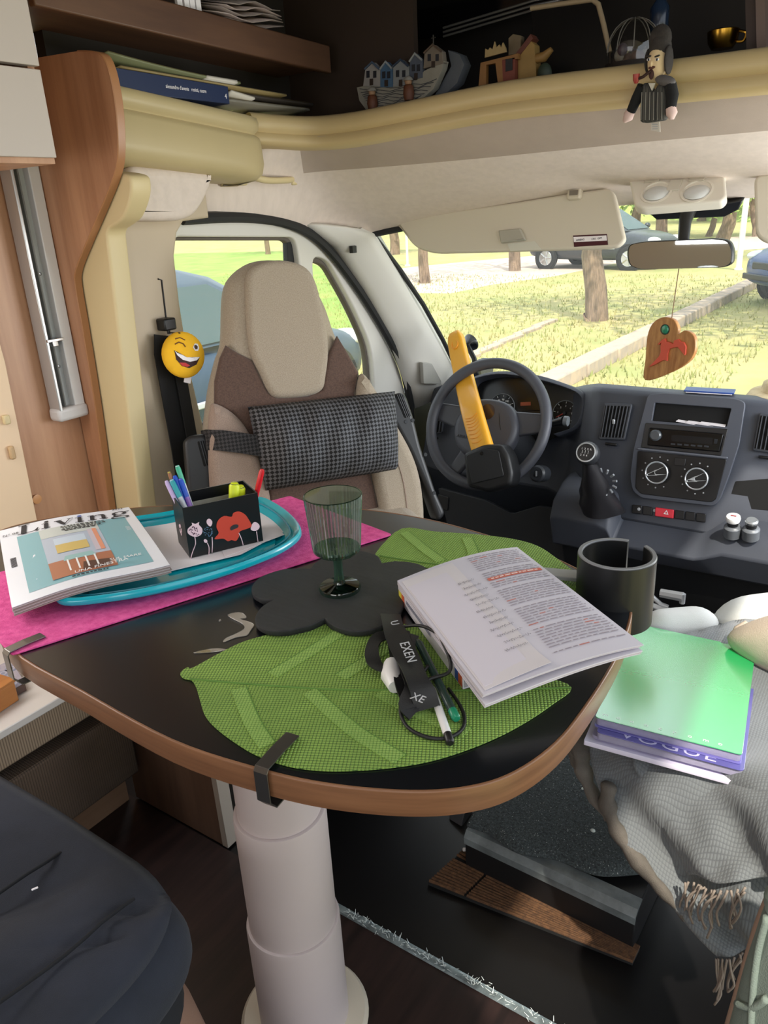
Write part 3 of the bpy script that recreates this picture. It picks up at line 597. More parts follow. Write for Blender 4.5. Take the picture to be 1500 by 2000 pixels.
# air vents
def vent(px, n, ctrl=True, fr=D, n0=.0):
    vf = dpl('vent_frame', px, .010, M('vent_grey', (58, 62, 70), .45), n0=n0, r=.006, bev=.003, fr=fr)
    P = fr.pts(px); c = cen(P); q = inset(P, c, .86); plate('vent_recess', [q], .001, M('slot_black', (8, 8, 9), .9), vf, fr.m, 0, n0=n0 + .0098)
    for k in range(n):
        t = (k + .5) / n; a = Vector(q[0]).lerp(Vector(q[1]), t); b = Vector(q[3]).lerp(Vector(q[2]), t)
        MB().prism([fr.w(a.x - .0012, a.y, n0 + .010), fr.w(a.x + .0012, a.y, n0 + .010), fr.w(b.x + .0012, b.y, n0 + .010), fr.w(b.x - .0012, b.y, n0 + .010)], fr.n * .006).build('slat', M('slat_grey', (66, 70, 76), .4), vf)
    MB().box(fr.w(c[0], c[1], n0 + .019), (.008, .006, .014)).build('vent_tab', silver, vf, bevel=.002)
    if ctrl:
        a = Vector(P[3]).lerp(Vector(P[2]), .5); MB().box(fr.w(a.x, a.y - .013, n0 + .006), (.035, .008, .008)).build('vent_wheel', blackp, vf, bevel=.003)
vent([(1182, 787), (1237, 789), (1222, 860), (1170, 858)], 7); vent([(1484, 806), (1540, 812), (1526, 888), (1470, 880)], 6)
LV = Plane((0, 2.33, .6), X, (0, .25, 1)); vent([(838, 806), (872, 800), (866, 846), (834, 850)], 5, True, LV, .0)
for i in range(7):
    c = pY(1200 + i * 6, 773 - i * .2, 2.26); MB().box(c + Vector((0, .02, .0)), (.005, .05, .006)).build('demister_slot', dashd, dash)
# ledge of the gear lever, storage and sockets
E_ = Plane((0, 2.08, .40), X, (0, .5, 1))
MB().rings([[Vector((x, a, b)) for a, b in ((2.19, .44 - dz), (2.12, .43 - dz), (2.055, .395 - dz), (2.03, .34 - dz * .6), (2.06, .24), (2.2, .2))] for x, dz in ((-.82, .01), (-.80, 0), (-.68, 0), (-.645, .02), (-.625, .085), (-.40, .085), (-.375, .07), (-.33, .035), (.3, .03))]).build('console_ledge', dashm, dash, smooth=50, bevel=.006)
MB().rings([[Vector((x, a, b)) for a, b in ((2.12, .28), (2.075, .24), (2.16, .02), (2.20, -.03), (2.4, -.03), (2.4, .30))] for x in (-.80, -.78, -.3, .3)]).build('console_lower', dashd, dash, smooth=50, bevel=.01)
dpl('pocket_back', [(1436, 940), (1560, 930), (1560, 1000), (1418, 992)], .002, M('slot_black', (8, 8, 9), .9), n0=-.001)
# gear lever
gk = pY(1148, 886, 1.96); gb = pY(1176, 960, 2.06)
bt = MB(); rr = []
for k, (r, t, tw) in enumerate(((.062, 0, 0), (.056, .18, .5), (.046, .36, -.4), (.036, .55, .5), (.025, .75, -.2), (.018, .9, 0))):
    c = gb + Vector((0, 0, -.06)) + (gk - gb + Vector((0, 0, .05))) * t; rr.append([c + Vector((math.cos(a), math.sin(a), 0)) * r * (1 + .13 * math.sin(3 * a + tw * 3)) for a in [2 * math.pi * q / 24 for q in range(24)]])
bt.rings(rr); bt.build('gear_boot', M('black_leather', (34, 33, 36), .35), dash, smooth=60)
for k in range(7):
    a = R_(-70 + 28 * k); c = gb + (gk - gb) * .35 + Vector((.03 * math.cos(a) + .022, -.02, .028 * math.sin(a) + .0)); MB().tube([c, c + Vector((.012 * math.cos(a), -.003, .012 * math.sin(a)))], .0035, 6).build('boot_rib', M('rib_grey', (130, 134, 138), .35), dash)
lv = MB().tube([gb + (gk - gb) * .35, gb + (gk - gb) * .7, gk], [.020, .018, .024], 14).build('gear_lever', blackp, dash, smooth=60)
gd = (EYE - gk).normalized(); gd = (gd + Vector((-.25, 0, .15))).normalized()
MB().lathe([(.001, -.034), (.024, -.03), (.031, -.012), (.033, .004), (.030, .016), (.026, .020)], gk, gd, 24).build('gear_knob', M('knob_leather', (44, 46, 50), .4), lv, smooth=60)
MB().lathe([(.0245, .019), (.027, .022), (.0235, .023)], gk, gd, 24, ring=True).build('knob_ring', silver, lv); MB().lathe([(.0235, .0215), (.001, .0222)], gk, gd, 24).build('shift_plate', blackp, lv)
gu = X - gd * X.dot(gd); GKP = Plane(gk + gd * .0224, gu, gd.cross(gu))
for i, cc in enumerate('135R246'):
    xx = (-.012, -.004, .004, .0115)[i] if i < 4 else (-.012, -.004, .004)[i - 4]; yy = .0065 if i < 4 else -.011
    text(cc, .0075, white_p, lv, GKP.mat(xx - .002, yy, 0), 'shift_number', .0001)
for xx in (-.0098, -.0018, .0062): MB().tube([GKP.w(xx, .005, .0002), GKP.w(xx, -.004, .0002)], .0005, 4).build('shift_line', white_p, lv)
# socket plugs on the ledge
for k, (px, py, lb) in enumerate(((1431, 1020, 'white topped charger plug in the left dashboard socket'), (1467, 1024, 'black and silver plug in the right dashboard socket'))):
    b = pY(px, py + 8, 2.05); t = thing('charger_plug', lb, 'charger', b)
    MB().lathe([(.022, -.03), (.022, -.002), (.019, .002), (.015, .004)], b, (0, -.25, 1), 20).build('socket_ring', M('socket_grey', (96, 100, 106), .35), t)
    MB().lathe([(.013, 0), (.014, .014), (.016, .018)], b, (0, -.25, 1), 20).build('plug', blackp, t)
    if k == 0: MB().lathe([(.017, .018), (.0185, .026), (.017, .032), (.001, .033)], b, (0, -.25, 1), 20).build('cap', white_p, t); MB().box(b + Vector((0, -.0085, .0335)), (.014, .002, .002)).build('usb_port', M('usb_red', (150, 60, 60), .4), t)
    else: MB().lathe([(.016, .018), (.0165, .024), (.013, .028), (.001, .028)], b, (0, -.25, 1), 20).build('cap', M('cap_silver', (150, 154, 158), .25, metal=.6), t)
# papers in the slot
pp = thing('papers', 'crumpled white papers lying in the open slot above the radio', 'papers', D.w(*D.at(1350, 828)))
for k, (a, b, c2, d2) in enumerate(((1325, 820, 1360, 826), (1345, 822, 1395, 829), (1370, 824, 1418, 830))):
    P = [D.at(a, b, .006), D.at(c2, d2, .006)]; MB().prism([D.w(*P[0], .007), D.w(*P[1], .007), D.w(P[1][0], P[1][1] - .006, .016), D.w(P[0][0] - .004, P[0][1] - .005, .016)], D.v * .0012).build('sheet', paper, pp)
# things on the dash top
hb = pY(1492, 770, 2.3)
bf = thing('folder', 'thin blue folder lying on the dash top behind the radio', 'folder', pY(1385, 769, 2.38)); c = Vector((pY(1385, 769, 2.25).x, 2.252, .7085)); MB().box(c, (.13, .05, .004), Matrix.Rotation(.1, 3, 'Z')).build('cover', M('folder_blue', (40, 70, 140), .35), bf, bevel=.001); MB().box(c + Vector((0, 0, -.0035)), (.12, .045, .003), Matrix.Rotation(.1, 3, 'Z')).build('sheets', paper, bf)
ht_ = thing('straw_hat', 'pale straw hat with ridged brim lying on the dash at the right edge', 'hat', (hb.x + .06, 2.335, .682)); straw = M('straw', (226, 208, 168), .8, rgb2=(200, 180, 140), vs=30, bump=.5, bs=300)
hc = Vector((hb.x + .075, 2.335, .682))
MB().rings([[hc + Vector((math.cos(a) * r, math.sin(a) * r, z + (.004 * math.sin(a * 30) if i == 2 else 0))) for a in [2 * math.pi * q / 60 for q in range(60)]] for i, (r, z) in enumerate(((.09, .024), (.115, .020), (.125, .005), (.118, .004), (.09, .014)))]).build('brim', straw, ht_, smooth=60)
MB().lathe([(.092, .012), (.085, .045), (.06, .058), (.001, .060)], hc, Z, 32).build('crown', straw, ht_, smooth=60)
# ------------------------------------------------------------------ instrument binnacle
GP = Plane((0, 2.30, .65), X, (0, .35, 1))
arch = [(922, 800), (926, 765), (938, 745), (985, 735), (1045, 742), (1100, 756), (1140, 774), (1146, 800), (1130, 835), (1090, 850)]
ar = v2(spline([Vector((a, b, 0)) for a, b in GP.pts(arch)], 4, False)); hood = MB(); rr = []
for k, p in enumerate(ar):
    c = GP.at(1030, 810); o = (Vector(p) - Vector(c)).normalized(); rr.append([GP.w(p[0], p[1], .05) , GP.w(p[0] + o.x * .014, p[1] + o.y * .014, .04), GP.w(p[0] + o.x * .02, p[1] + o.y * .016, -.12), GP.w(p[0] - o.x * .002, p[1] - o.y * .002, -.12)])
hood.rings(rr); hd = hood.build('binnacle_hood', dashm, dash, smooth=50, bevel=.003)
plate('gauge_face', [[p for p in ar] + GP.pts([(1020, 880), (920, 850)])], .004, M('gauge_black', (14, 15, 17), .25), dash, GP.m, 0, n0=-.02)
def gauge(px, py, r, nums, n):
    c = GP.at(px, py); g_ = MB().lathe([(r, 0), (r * 1.03, .003), (r * .97, .004)], GP.w(*c, -.016), GP.n, 32, ring=True).build('gauge_ring', M('gauge_grey', (110, 114, 118), .3), dash)
    MB().lathe([(r * .96, .002), (.001, .002)], GP.w(*c, -.016), GP.n, 32).build('gauge_disc', M('gauge_black', (14, 15, 17), .25), g_)
    for k in range(n):
        a = R_(220 - 260 * k / (n - 1)); d = Vector((math.cos(a), math.sin(a))); MB().tube([GP.w(c[0] + d.x * r * .92, c[1] + d.y * r * .92, -.0132), GP.w(c[0] + d.x * r * .78, c[1] + d.y * r * .78, -.0132)], .0008, 4).build('gauge_tick', white_p, g_)
        if k < len(nums): text(nums[k], r * .2, white_p, g_, GP.mat(c[0] + d.x * r * .58, c[1] + d.y * r * .58 - r * .07, -.0138), 'gauge_number', .0002, 'CENTER')
    a = R_(212); MB().tube([GP.w(c[0], c[1], -.011), GP.w(c[0] + math.cos(a) * r * .75, c[1] + math.sin(a) * r * .75, -.011)], [.002, .0007], 6).build('needle', M('needle_red', (200, 60, 40), .4), g_)
    MB().lathe([(.006, 0), (.005, .006)], GP.w(*c, -.0135), GP.n, 12).build('needle_hub', blackp, g_)
gauge(977, 795, .046, ['20', '40', '60', '80', '90', '100', '120', '140', '160'], 9); gauge(1100, 806, .040, ['0', '1', '2', '3', '4', '5', '6'], 7); gauge(1032, 826, .028, ['0', '', '1'], 5)
ds = plate('trip_display', [GP.pts([(1008, 778), (1052, 776), (1052, 800), (1008, 802)])], .003, M('trip_black', (24, 18, 16), .2), dash, GP.m, 0, n0=-.0145)
plate('amber_text', [GP.pts([(1014, 785), (1034, 784), (1034, 791), (1014, 792)])], .0006, M('amber', (150, 70, 40), .4), ds, GP.m, 0, n0=-.0112)
# knee panel, fuse plate
KP = Plane((0, 2.22, .42), X, (0, .2, 1))
dpl('knee_panel', [(866, 950), (960, 975), (1010, 1000), (1060, 985), (1135, 995), (1135, 1110), (900, 1080)], .02, dashd, n0=.02, r=.01, fr=KP)
dpl('lamp_switch_plate', [(868, 962), (888, 968), (886, 994), (866, 990)], .004, blackp, n0=.041, r=.003, fr=KP)
# ------------------------------------------------------------------ steering wheel
wc = pY(950, 828, 2.02); ta = R_(27)
WL = Plane(wc, X, (0, math.sin(ta), math.cos(ta)))
sw = thing('steering_wheel', 'large dark grey steering wheel with airbag pad in front of the gauges', 'steering wheel', m=WL.m)
RAD = .188
rimm = M('wheel_rim', (74, 76, 84), .45, bump=.15, bs=1200)
MB().tube([WL.w(math.cos(a) * RAD, math.sin(a) * RAD) for a in [2 * math.pi * k / 72 for k in range(72)]], .0165, 14, True).build('rim', rimm, sw, smooth=180)
pad = [(-.075, .055), (-.03, .075), (.03, .075), (.075, .055), (.105, .0), (.095, -.06), (.055, -.10), (0, -.11), (-.055, -.10), (-.095, -.06), (-.105, .0)]
pad = v2(spline([Vector((a, b, 0)) for a, b in pad], 4))
hub = plate('airbag_pad', [pad], .05, rimm, sw, WL.m, .018, 4, n0=-.04)
MB().lathe([(.07, -.09), (.085, -.05), (.08, -.02)], wc, WL.n, 24).build('hub_back', dashd, sw)
for a0, w_ in ((8, .05), (172, .05), (-118, .035), (-62, .035)):
    a = R_(a0); d = Vector((math.cos(a), math.sin(a))); nrm_ = Vector((-d.y, d.x)); q = [(d.x * .07 + nrm_.x * w_ * .8, d.y * .07 + nrm_.y * w_ * .8), (d.x * .185 + nrm_.x * w_ * .55, d.y * .185 + nrm_.y * w_ * .55), (d.x * .185 - nrm_.x * w_ * .55, d.y * .185 - nrm_.y * w_ * .55), (d.x * .07 - nrm_.x * w_ * .8, d.y * .07 - nrm_.y * w_ * .8)]
    plate('spoke', [q], .02, rimm, sw, WL.m, .008, 3, n0=-.030)
for s in (-1, 1): MB().tube([WL.w(s * .03, .06, .008), WL.w(s * .05, .0, .0105), WL.w(s * .075, -.07, .004)], .0012, 5).build('pad_seam', rubber, hub)
text('AIRBAG', .014, M('emboss_grey', (40, 42, 46), .5), hub, WL.mat(-.085, -.052, .0101, R_(-4)), 'airbag_lettering', .0004)
MB().lathe([(.024, .009), (.024, .011), (.001, .012)], WL.w(.0, .035), WL.n, 24).build('badge', M('badge_dark', (50, 34, 36), .2, coat=.8), hub)
col_ = thing('steering_column', 'black steering column shroud with ignition lock and stalk behind the wheel', 'steering column', wc - WL.n * .2)
MB().tube([wc - WL.n * .06 - Z * .01, wc - WL.n * .14 - Z * .02, wc - WL.n * .24 - Z * .04], [.055, .065, .075], 16).build('shroud', dashd, col_, smooth=60)
s0, s1, s2 = pY(1040, 838, 2.12), pY(1075, 828, 2.10), pY(1102, 822, 2.08)
st_ = MB().tube([wc - WL.n * .1 + X * .04, s0, s1, s2], [.008, .008, .010, .014], 10).build('wiper_stalk', blackp, col_, smooth=60); MB().tube([s2, s2 + X * .012], .0145, 12).build('stalk_end', M('stalk_grey', (96, 100, 104), .4), st_)
ig = pY(1049, 925, 2.08); MB().lathe([(.026, -.05), (.026, 0), (.020, .006), (.012, .006), (.011, .003)], ig, (0, -.95, .3), 20).build('ignition_lock', M('ign_grey', (50, 53, 58), .4), col_); MB().box(ig + Vector((0, -.007, .002)), (.004, .004, .016)).build('key_slot', silver, col_)
# yellow steering lock
lk = thing('steering_lock', 'bright yellow steering wheel lock bar with black housing clamped on the wheel', 'steering lock', pY(962, 915, 1.90))
yel = M('lock_yellow', (246, 178, 48), .4, var=.06, vs=8, coat=.2); ax = [pY(888, 650, 2.23), pY(896, 690, 2.19), pY(908, 745, 2.10), pY(920, 795, 1.985), pY(932, 840, 1.935), pY(950, 900, 1.90)]
side = (pY(950, 860, 1.95) - pY(900, 870, 1.95)).normalized()
axs = spline(ax, 4, False); rr = []
for i, p in enumerate(axs):
    t = (axs[min(i + 1, len(axs) - 1)] - axs[max(i - 1, 0)]).normalized(); s_ = (side - t * side.dot(t)).normalized(); n_ = s_.cross(t); n_ = n_ if n_.y < 0 else -n_
    k = i / (len(axs) - 1); w_ = .029 + .006 * k; h_ = .016
    if i == 0: w_, h_ = .018, .010
    elif i == 1: w_ = .025
    rr.append([p + s_ * w_ * math.copysign(abs(math.cos(a)) ** .5, math.cos(a)) + n_ * h_ * math.copysign(abs(math.sin(a)) ** .6, math.sin(a)) for a in [2 * math.pi * q / 20 for q in range(20)]])
br = MB().rings(rr).build('bar', yel, lk, smooth=60)
t = (axs[8] - axs[1]).normalized(); s_ = (side - t * side.dot(t)).normalized(); n_ = s_.cross(t); n_ = n_ if n_.y < 0 else -n_
LP = Plane(axs[3] + n_ * .0155, s_, -t); plate('thumb_oval', [circ(.013, 24, 0, 0, .018), circ(.0095, 24, 0, 0, .0145)], .003, M('lock_orange', (240, 160, 40), .4), br, LP.m, .001)
for k in range(8):
    q = axs[14 + k // 2].lerp(axs[15 + k // 2], (k % 2) / 2); t2 = (axs[16] - axs[14]).normalized(); n2 = s_.cross(t2); n2 = n2 if n2.y < 0 else -n2
    MB().tube([q + n2 * .0162 + s_ * x * .01 + t2 * (.004 * math.cos(x * 1.2)) for x in (-2, -1, 0, 1, 2)], .0014, 5).build('grip_rib', M('lock_orange', (240, 160, 40), .4), br)
hp_ = [(912, 885), (952, 868), (986, 868), (1000, 890), (1008, 925), (1004, 948), (960, 962), (918, 950)]
t3 = (axs[-1] - axs[-3]).normalized(); HP = Plane(pY(960, 912, 1.90), X, (0, .30, 1)); hs = plate('housing', [roundpoly(HP.pts(hp_), .012, 4)], .07, M('lock_black', (22, 23, 25), .45), lk, HP.m, .012, 4, n0=-.045)
plate('housing_face', [roundpoly(HP.pts([(918, 890), (952, 876), (982, 880), (992, 930), (930, 945)]), .008, 4)], .004, M('lock_face', (30, 31, 33), .55), hs, HP.m, .002, n0=.024)
MB().lathe([(.006, 0), (.005, .002)], HP.w(*HP.at(949, 886), .0275), HP.n, 14).build('keyhole', gloss_black, hs)
# phone holder with sucker
ph = thing('phone_holder', 'black suction cup phone mount on the windscreen behind the yellow bar', 'phone mount', pY(924, 700, 2.45))
c = pY(921, 668, 2.50); MB().lathe([(.032, 0), (.030, .008), (.018, .016), (.012, .03)], c, (-.25, -.9, -.35), 24).build('suction_cup', gloss_black, ph, smooth=50)
MB().tube([c + Vector((0, -.03, -.01)), pY(926, 700, 2.46), pY(930, 722, 2.45)], [.010, .009, .012], 10).build('arm', blackp, ph); MB().box(pY(930, 728, 2.44), (.03, .03, .03)).build('cradle', blackp, ph, bevel=.006)
# ------------------------------------------------------------------ sun visors, light console, mirror, heart
visor_m = M('visor_vinyl', (206, 198, 182), .6, bump=.15, bs=1200)
VP = Plane(pY(1000, 440, 2.02), (pY(1205, 425, 1.99) - pY(800, 462, 2.03)), (0, .35, 1))
vs_ = thing('sun_visor', 'large beige driver sun visor folded down with a tag and clip', 'sun visor', m=VP.m)
vb = plate('visor_body', [roundpoly(VP.pts([(776, 436), (838, 420), (1010, 396), (1120, 378), (1200, 367), (1224, 470), (1210, 484), (1180, 487), (850, 496), (812, 484)]), [.004, .01, .01, .005, .03, .02, .01, .02, .05, .03], 5)], .016, visor_m, vs_, VP.m, .007, 3, n0=-.008)
hn = VP.at(812, 408); MB().lathe([(.034, -.03), (.034, .002), (.026, .006), (.001, .006)], VP.w(*hn, .004), (0, -.5, -.86), 24).build('hinge_mount', visor_m, vs_); MB().tube([VP.w(hn[0], hn[1], .004), VP.w(hn[0] + .012, hn[1] - .02, .006), VP.w(hn[0] - .03, hn[1] - .032, .0)], .006, 8).build('hinge_arm', door_grey, vs_)
for k in (-1, 1): MB().lathe([(.003, 0), (.003, .002)], VP.w(hn[0] + k * .012, hn[1] - .004, .0135), (0, -.5, -.86), 8).build('hinge_screw', rubber, vs_)
c0 = VP.at(1128, 370); q = plate('visor_clip', [roundpoly([(c0[0] - .018, c0[1] - .03), (c0[0] + .020, c0[1] - .03), (c0[0] + .016, c0[1] + .030), (c0[0] - .014, c0[1] + .030)], .008, 4)], .022, M('clip_beige', (200, 190, 172), .45), vs_, VP.m, .004, n0=.000)
MB().lathe([(.007, 0), (.007, .002), (.004, .002)], VP.w(c0[0], c0[1] + .014, .022), VP.n, 14).build('clip_screw', M('screw_dark', (90, 84, 76), .4), q); MB().box(VP.w(c0[0] + .002, c0[1] - .016, .023), (.022, .004, .012)).build('clip_notch', M('notch', (110, 100, 88), .6), q)
plate('warning_tag', [VP.pts([(1122, 462), (1188, 459), (1190, 480), (1124, 484)])], .0008, M('tag_maroon', (70, 28, 36), .4), vs_, VP.m, 0, n0=.0082)
plate('tag_panel', [VP.pts([(1123, 465), (1187, 462), (1188, 472), (1124, 475)])], .0006, paper, vs_, VP.m, 0, n0=.0091)
a = VP.at(1128, 473); text('AIRBAG', .0065, ink, vs_, VP.mat(a[0], a[1], .0098, .03), 'tag_lettering')
a = VP.at(1158, 471); text('ON   OFF', .0065, ink, vs_, VP.mat(a[0], a[1], .0098, .03), 'tag_lettering')
pd = plate('grey_pad', [roundpoly(VP.pts([(980, 454), (1022, 450), (1032, 472), (984, 478)]), .003, 3)], .012, M('pad_grey', (168, 164, 152), .5), vs_, VP.m, .003, n0=.008); plate('pad_slip', [VP.pts([(994, 478), (1048, 473), (1062, 490), (1000, 492)])], .001, M('slip', (206, 204, 192), .5), vs_, VP.m, 0, n0=.0085)
V2 = Plane(pY(1490, 410, 1.98), X, (0, .35, 1)); v2_ = thing('sun_visor', 'second beige sun visor cut by the right frame edge', 'sun visor', m=V2.m)
plate('visor_body', [roundpoly(V2.pts([(1473, 344), (1640, 325), (1650, 460), (1500, 478), (1476, 462)]), .02, 5)], .016, visor_m, v2_, V2.m, .007, 3, n0=-.008)
k_ = V2.at(1560, 330); plate('visor_clip', [roundpoly([(k_[0] - .015, k_[1] - .02), (k_[0] + .015, k_[1] - .02), (k_[0] + .015, k_[1] + .02), (k_[0] - .015, k_[1] + .02)], .005, 3)], .016, M('clip_beige', (200, 190, 172), .45), v2_, V2.m, .003, n0=.0)
# light console
LPn = Plane(pY(1325, 372, 1.98), X, (0, .62, 1)); LPn = Plane(LPn.o, X, (0, 1.1, 1))
lc = thing('light_console', 'cream overhead console with two round reading lamps above the mirror', 'reading light', m=LPn.m)
con = M('console_cream', (222, 216, 204), .45)
o_ = LPn.pts([(1229, 352), (1245, 346), (1400, 338), (1416, 345), (1420, 388), (1410, 398), (1255, 411), (1240, 404)])
pb = plate('console_body', [roundpoly(o_, .012, 5)], .026, con, lc, LPn.m, .006, 3, n0=-.018)
for cx_, cy_, in ((1283, 381), (1362, 379)):
    c = LPn.at(cx_, cy_); ln = MB().lathe([(.034, 0), (.036, .004), (.031, .005), (.027, -.004)], LPn.w(*c, .006), LPn.n, 32, ring=True).build('lamp_ring', con, lc, smooth=40)
    MB().lathe([(.030, -.002), (.027, .004), (.018, .008), (.001, .010)], LPn.w(*c, .006), (LPn.n + Vector((0, .25, .1))).normalized(), 28).build('lamp_lens', M('lens_grey', (206, 208, 208), .25), ln, smooth=60)
    c2 = LPn.at(cx_ - 8 if cx_ < 1300 else cx_ + 0, cy_ - 22); sk = MB().box(LPn.w(c2[0], c2[1], .010), (.034, .012, .006), LPn.m.to_3x3()).build('lamp_switch', M('switch_beige', (190, 182, 168), .5), lc, bevel=.001)
c = LPn.at(1318, 368); MB().box(LPn.w(c[0], c[1], .009), (.028, .034, .004), LPn.m.to_3x3()).build('sensor_cover', M('sensor', (208, 202, 190), .5), lc, bevel=.001)
# mirror
MP = Plane(pY(1330, 498, 2.05), (Vector((.985, .0, 0)) + Vector((0, .045, 0))), (0, -.03, 1))
mr = thing('rear_view_mirror', 'black framed interior rear view mirror on its black stem', 'mirror', m=MP.m)
mo = roundpoly(MP.pts([(1225, 478), (1255, 472), (1400, 466), (1426, 470), (1434, 490), (1432, 516), (1414, 523), (1250, 527), (1228, 520), (1223, 500)]), .014, 4)
plate('mirror_shell', [mo], .03, M('mirror_black', (24, 25, 27), .4), mr, MP.m, .008, 3, n0=-.03); plate('mirror_glass', [inset(mo, cen(mo), .955)], .002, M('mirror_silver', (225, 228, 228), .02, metal=1), mr, MP.m, 0, n0=-.0005)
st = [pY(1345, 408, 2.12), pY(1338, 435, 2.10), pY(1335, 468, 2.08), pY(1335, 485, 2.07)]
MB().tube(st, [.020, .015, .014, .014], 12).build('mirror_stem', M('mirror_black', (24, 25, 27), .4), mr, smooth=60)
bq = [pY(1262, 412, 2.13), pY(1345, 412, 2.12), pY(1452, 390, 2.13), pY(1442, 410, 2.14), pY(1415, 424, 2.15), pY(1282, 430, 2.15)]
MB().prism(bq, (0, .03, .012)).build('mount_shade', M('mirror_black', (24, 25, 27), .4), mr, bevel=.003)
# hanging heart
HPn = Plane(pY(1310, 690, 2.05), (Vector((.93, -.36, 0))), (0, 0.02, 1))
he = thing('heart_pendant', 'wooden heart with a red leaping figure hanging from the mirror', 'pendant', m=HPn.m)
hpx = [(1262, 742), (1263, 700), (1267, 655), (1278, 630), (1298, 619), (1318, 624), (1327, 640), (1327, 652), (1340, 645), (1355, 652), (1361, 668), (1358, 690), (1345, 708), (1310, 728)]
hh_ = v2(spline([Vector((a, b, 0)) for a, b in HPn.pts(hpx)], 4)); hw = M('olive_wood', (190, 138, 82), .4, rgb2=(150, 96, 50), wood=(40, 8, 10), vs=2)
hb_ = plate('heart', [hh_], .012, hw, he, HPn.m, .002, n0=-.006)
c = HPn.at(1302, 643); MB().lathe([(.0135, 0), (.0135, .002), (.0115, .002)], HPn.w(*c, .0055), HPn.n, 24, ring=True).build('stone_ring', M('dark_ring', (34, 44, 40), .4), hb_); MB().lathe([(.0118, 0), (.009, .003), (.001, .004)], HPn.w(*c, .006), HPn.n, 20).build('green_stone', M('green_stone', (40, 130, 100), .2, coat=.6), hb_)
fig = [(1272, 716), (1284, 704), (1293, 694), (1296, 686), (1295, 676), (1297, 668), (1293, 672), (1289, 672), (1299, 662), (1304, 660), (1306, 666), (1312, 667), (1320, 671), (1322, 664), (1330, 661), (1334, 666), (1341, 668), (1345, 676), (1344, 690), (1342, 693), (1333, 682), (1329, 677), (1322, 678), (1313, 680), (1309, 690), (1308, 704), (1302, 702), (1293, 706), (1282, 712)]
plate('red_figure', [HPn.pts(fig)], .006, M('red_wood', (206, 84, 62), .6), hb_, HPn.m, .001, n0=.006)
MB().tube([MP.w(*MP.at(1324, 526), -.01), HPn.w(*HPn.at(1312, 622), 0)], .0014, 6).build('cord', M('cord_tan', (120, 96, 70), .8), he)
# ------------------------------------------------------------------ driver seat turned to the table
so = pD(615, 950, 1.86); tc_ = Vector((-so.x, -so.y, 0)).normalized(); rt_ = Vector((-tc_.y, tc_.x, 0)); fa = (tc_ + rt_ * math.tan(R_(12))).normalized(); su = Vector((-fa.y, fa.x, 0))
rec = R_(15); SP = Plane(so, su, Z * math.cos(rec) - fa * math.sin(rec))
seat = thing('driver_seat', 'beige and brown high-backed driver seat turned towards the table', 'seat', m=SP.m)
seat_cream = M('seat_cream', (176, 163, 144), .9, rgb2=(148, 134, 117), vs=500, bump=.35, bs=700, sheen=.15)
seat_pink = M('seat_beige', (164, 144, 130), .9, rgb2=(140, 120, 108), vs=500, bump=.35, bs=700, sheen=.15)
seat_brown = M('seat_brown', (94, 70, 58), .85, rgb2=(72, 52, 43), vs=300, bump=.2, bs=600, sheen=.35)
def sps(L): return v2(spline([Vector((a, b, 0)) for a, b in SP.pts(L)], 4))
back = [(489, 506), (541, 500), (587, 513), (612, 542), (640, 590), (660, 647), (682, 690), (705, 727), (738, 770), (776, 829), (806, 882), (823, 937), (830, 1010), (812, 1060), (610, 1070), (430, 1060), (408, 990), (401, 915), (400, 843), (404, 797), (411, 750), (423, 700), (435, 660), (438, 573), (450, 535)]
plate('backrest', [sps(back)], .13, seat_cream, seat, SP.m, .05, 6, n0=-.13, smooth=60)
brown = [(440, 674), (466, 690), (492, 703), (512, 745), (524, 768), (540, 777), (600, 774), (628, 761), (638, 700), (643, 685), (658, 656), (680, 692), (700, 728), (692, 770), (702, 830), (722, 920), (740, 1000), (745, 1060), (530, 1070), (524, 960), (505, 895), (482, 842), (452, 808), (418, 790), (418, 745), (428, 700)]
plate('brown_panel', [SP.pts(brown)], .022, seat_brown, seat, SP.m, .008, 3, n0=-.014, smooth=60)
headp = [(480, 540), (502, 517), (545, 509), (590, 520), (613, 547), (628, 600), (637, 645), (640, 690), (635, 735), (628, 761), (600, 774), (542, 778), (522, 764), (506, 730), (491, 700), (483, 662), (479, 600)]
plate('headrest_panel', [sps(headp)], .04, seat_cream, seat, SP.m, .016, 5, n0=-.022, smooth=60)
lb = [(416, 788), (452, 806), (482, 840), (506, 893), (524, 958), (528, 1060), (436, 1060), (414, 990), (407, 915), (406, 843), (408, 805)]
plate('side_bolster', [sps(lb)], .06, seat_pink, seat, SP.m, .024, 5, n0=-.028, smooth=60)
rb_ = [(705, 730), (738, 775), (772, 832), (800, 884), (817, 938), (824, 1010), (815, 1055), (748, 1055), (738, 990), (722, 918), (702, 832), (694, 772)]
plate('side_bolster', [sps(rb_)], .06, seat_cream, seat, SP.m, .024, 5, n0=-.028, smooth=60)
seam = spline([SP.w(*SP.at(*p), .0325) for p in ((716, 770), (748, 850), (775, 920), (786, 980), (788, 1040))], 4, False); MB().tube(seam, .0018, 5).build('seam', seat_pink, seat)
cu_ = so + fa * .20; zc = .50
R3 = Matrix((su, fa, Z)).transposed(); MB().box((cu_.x, cu_.y, .47), (.48, .46, .13), R3).build('seat_cushion', seat_cream, seat, bevel=.04, bseg=4)
MB().box((cu_.x, cu_.y, .385), (.42, .42, .05), R3).lathe([(.17, .0), (.17, .36)], (cu_.x, cu_.y, 0), Z, 24).build('swivel_base', blackp, seat)
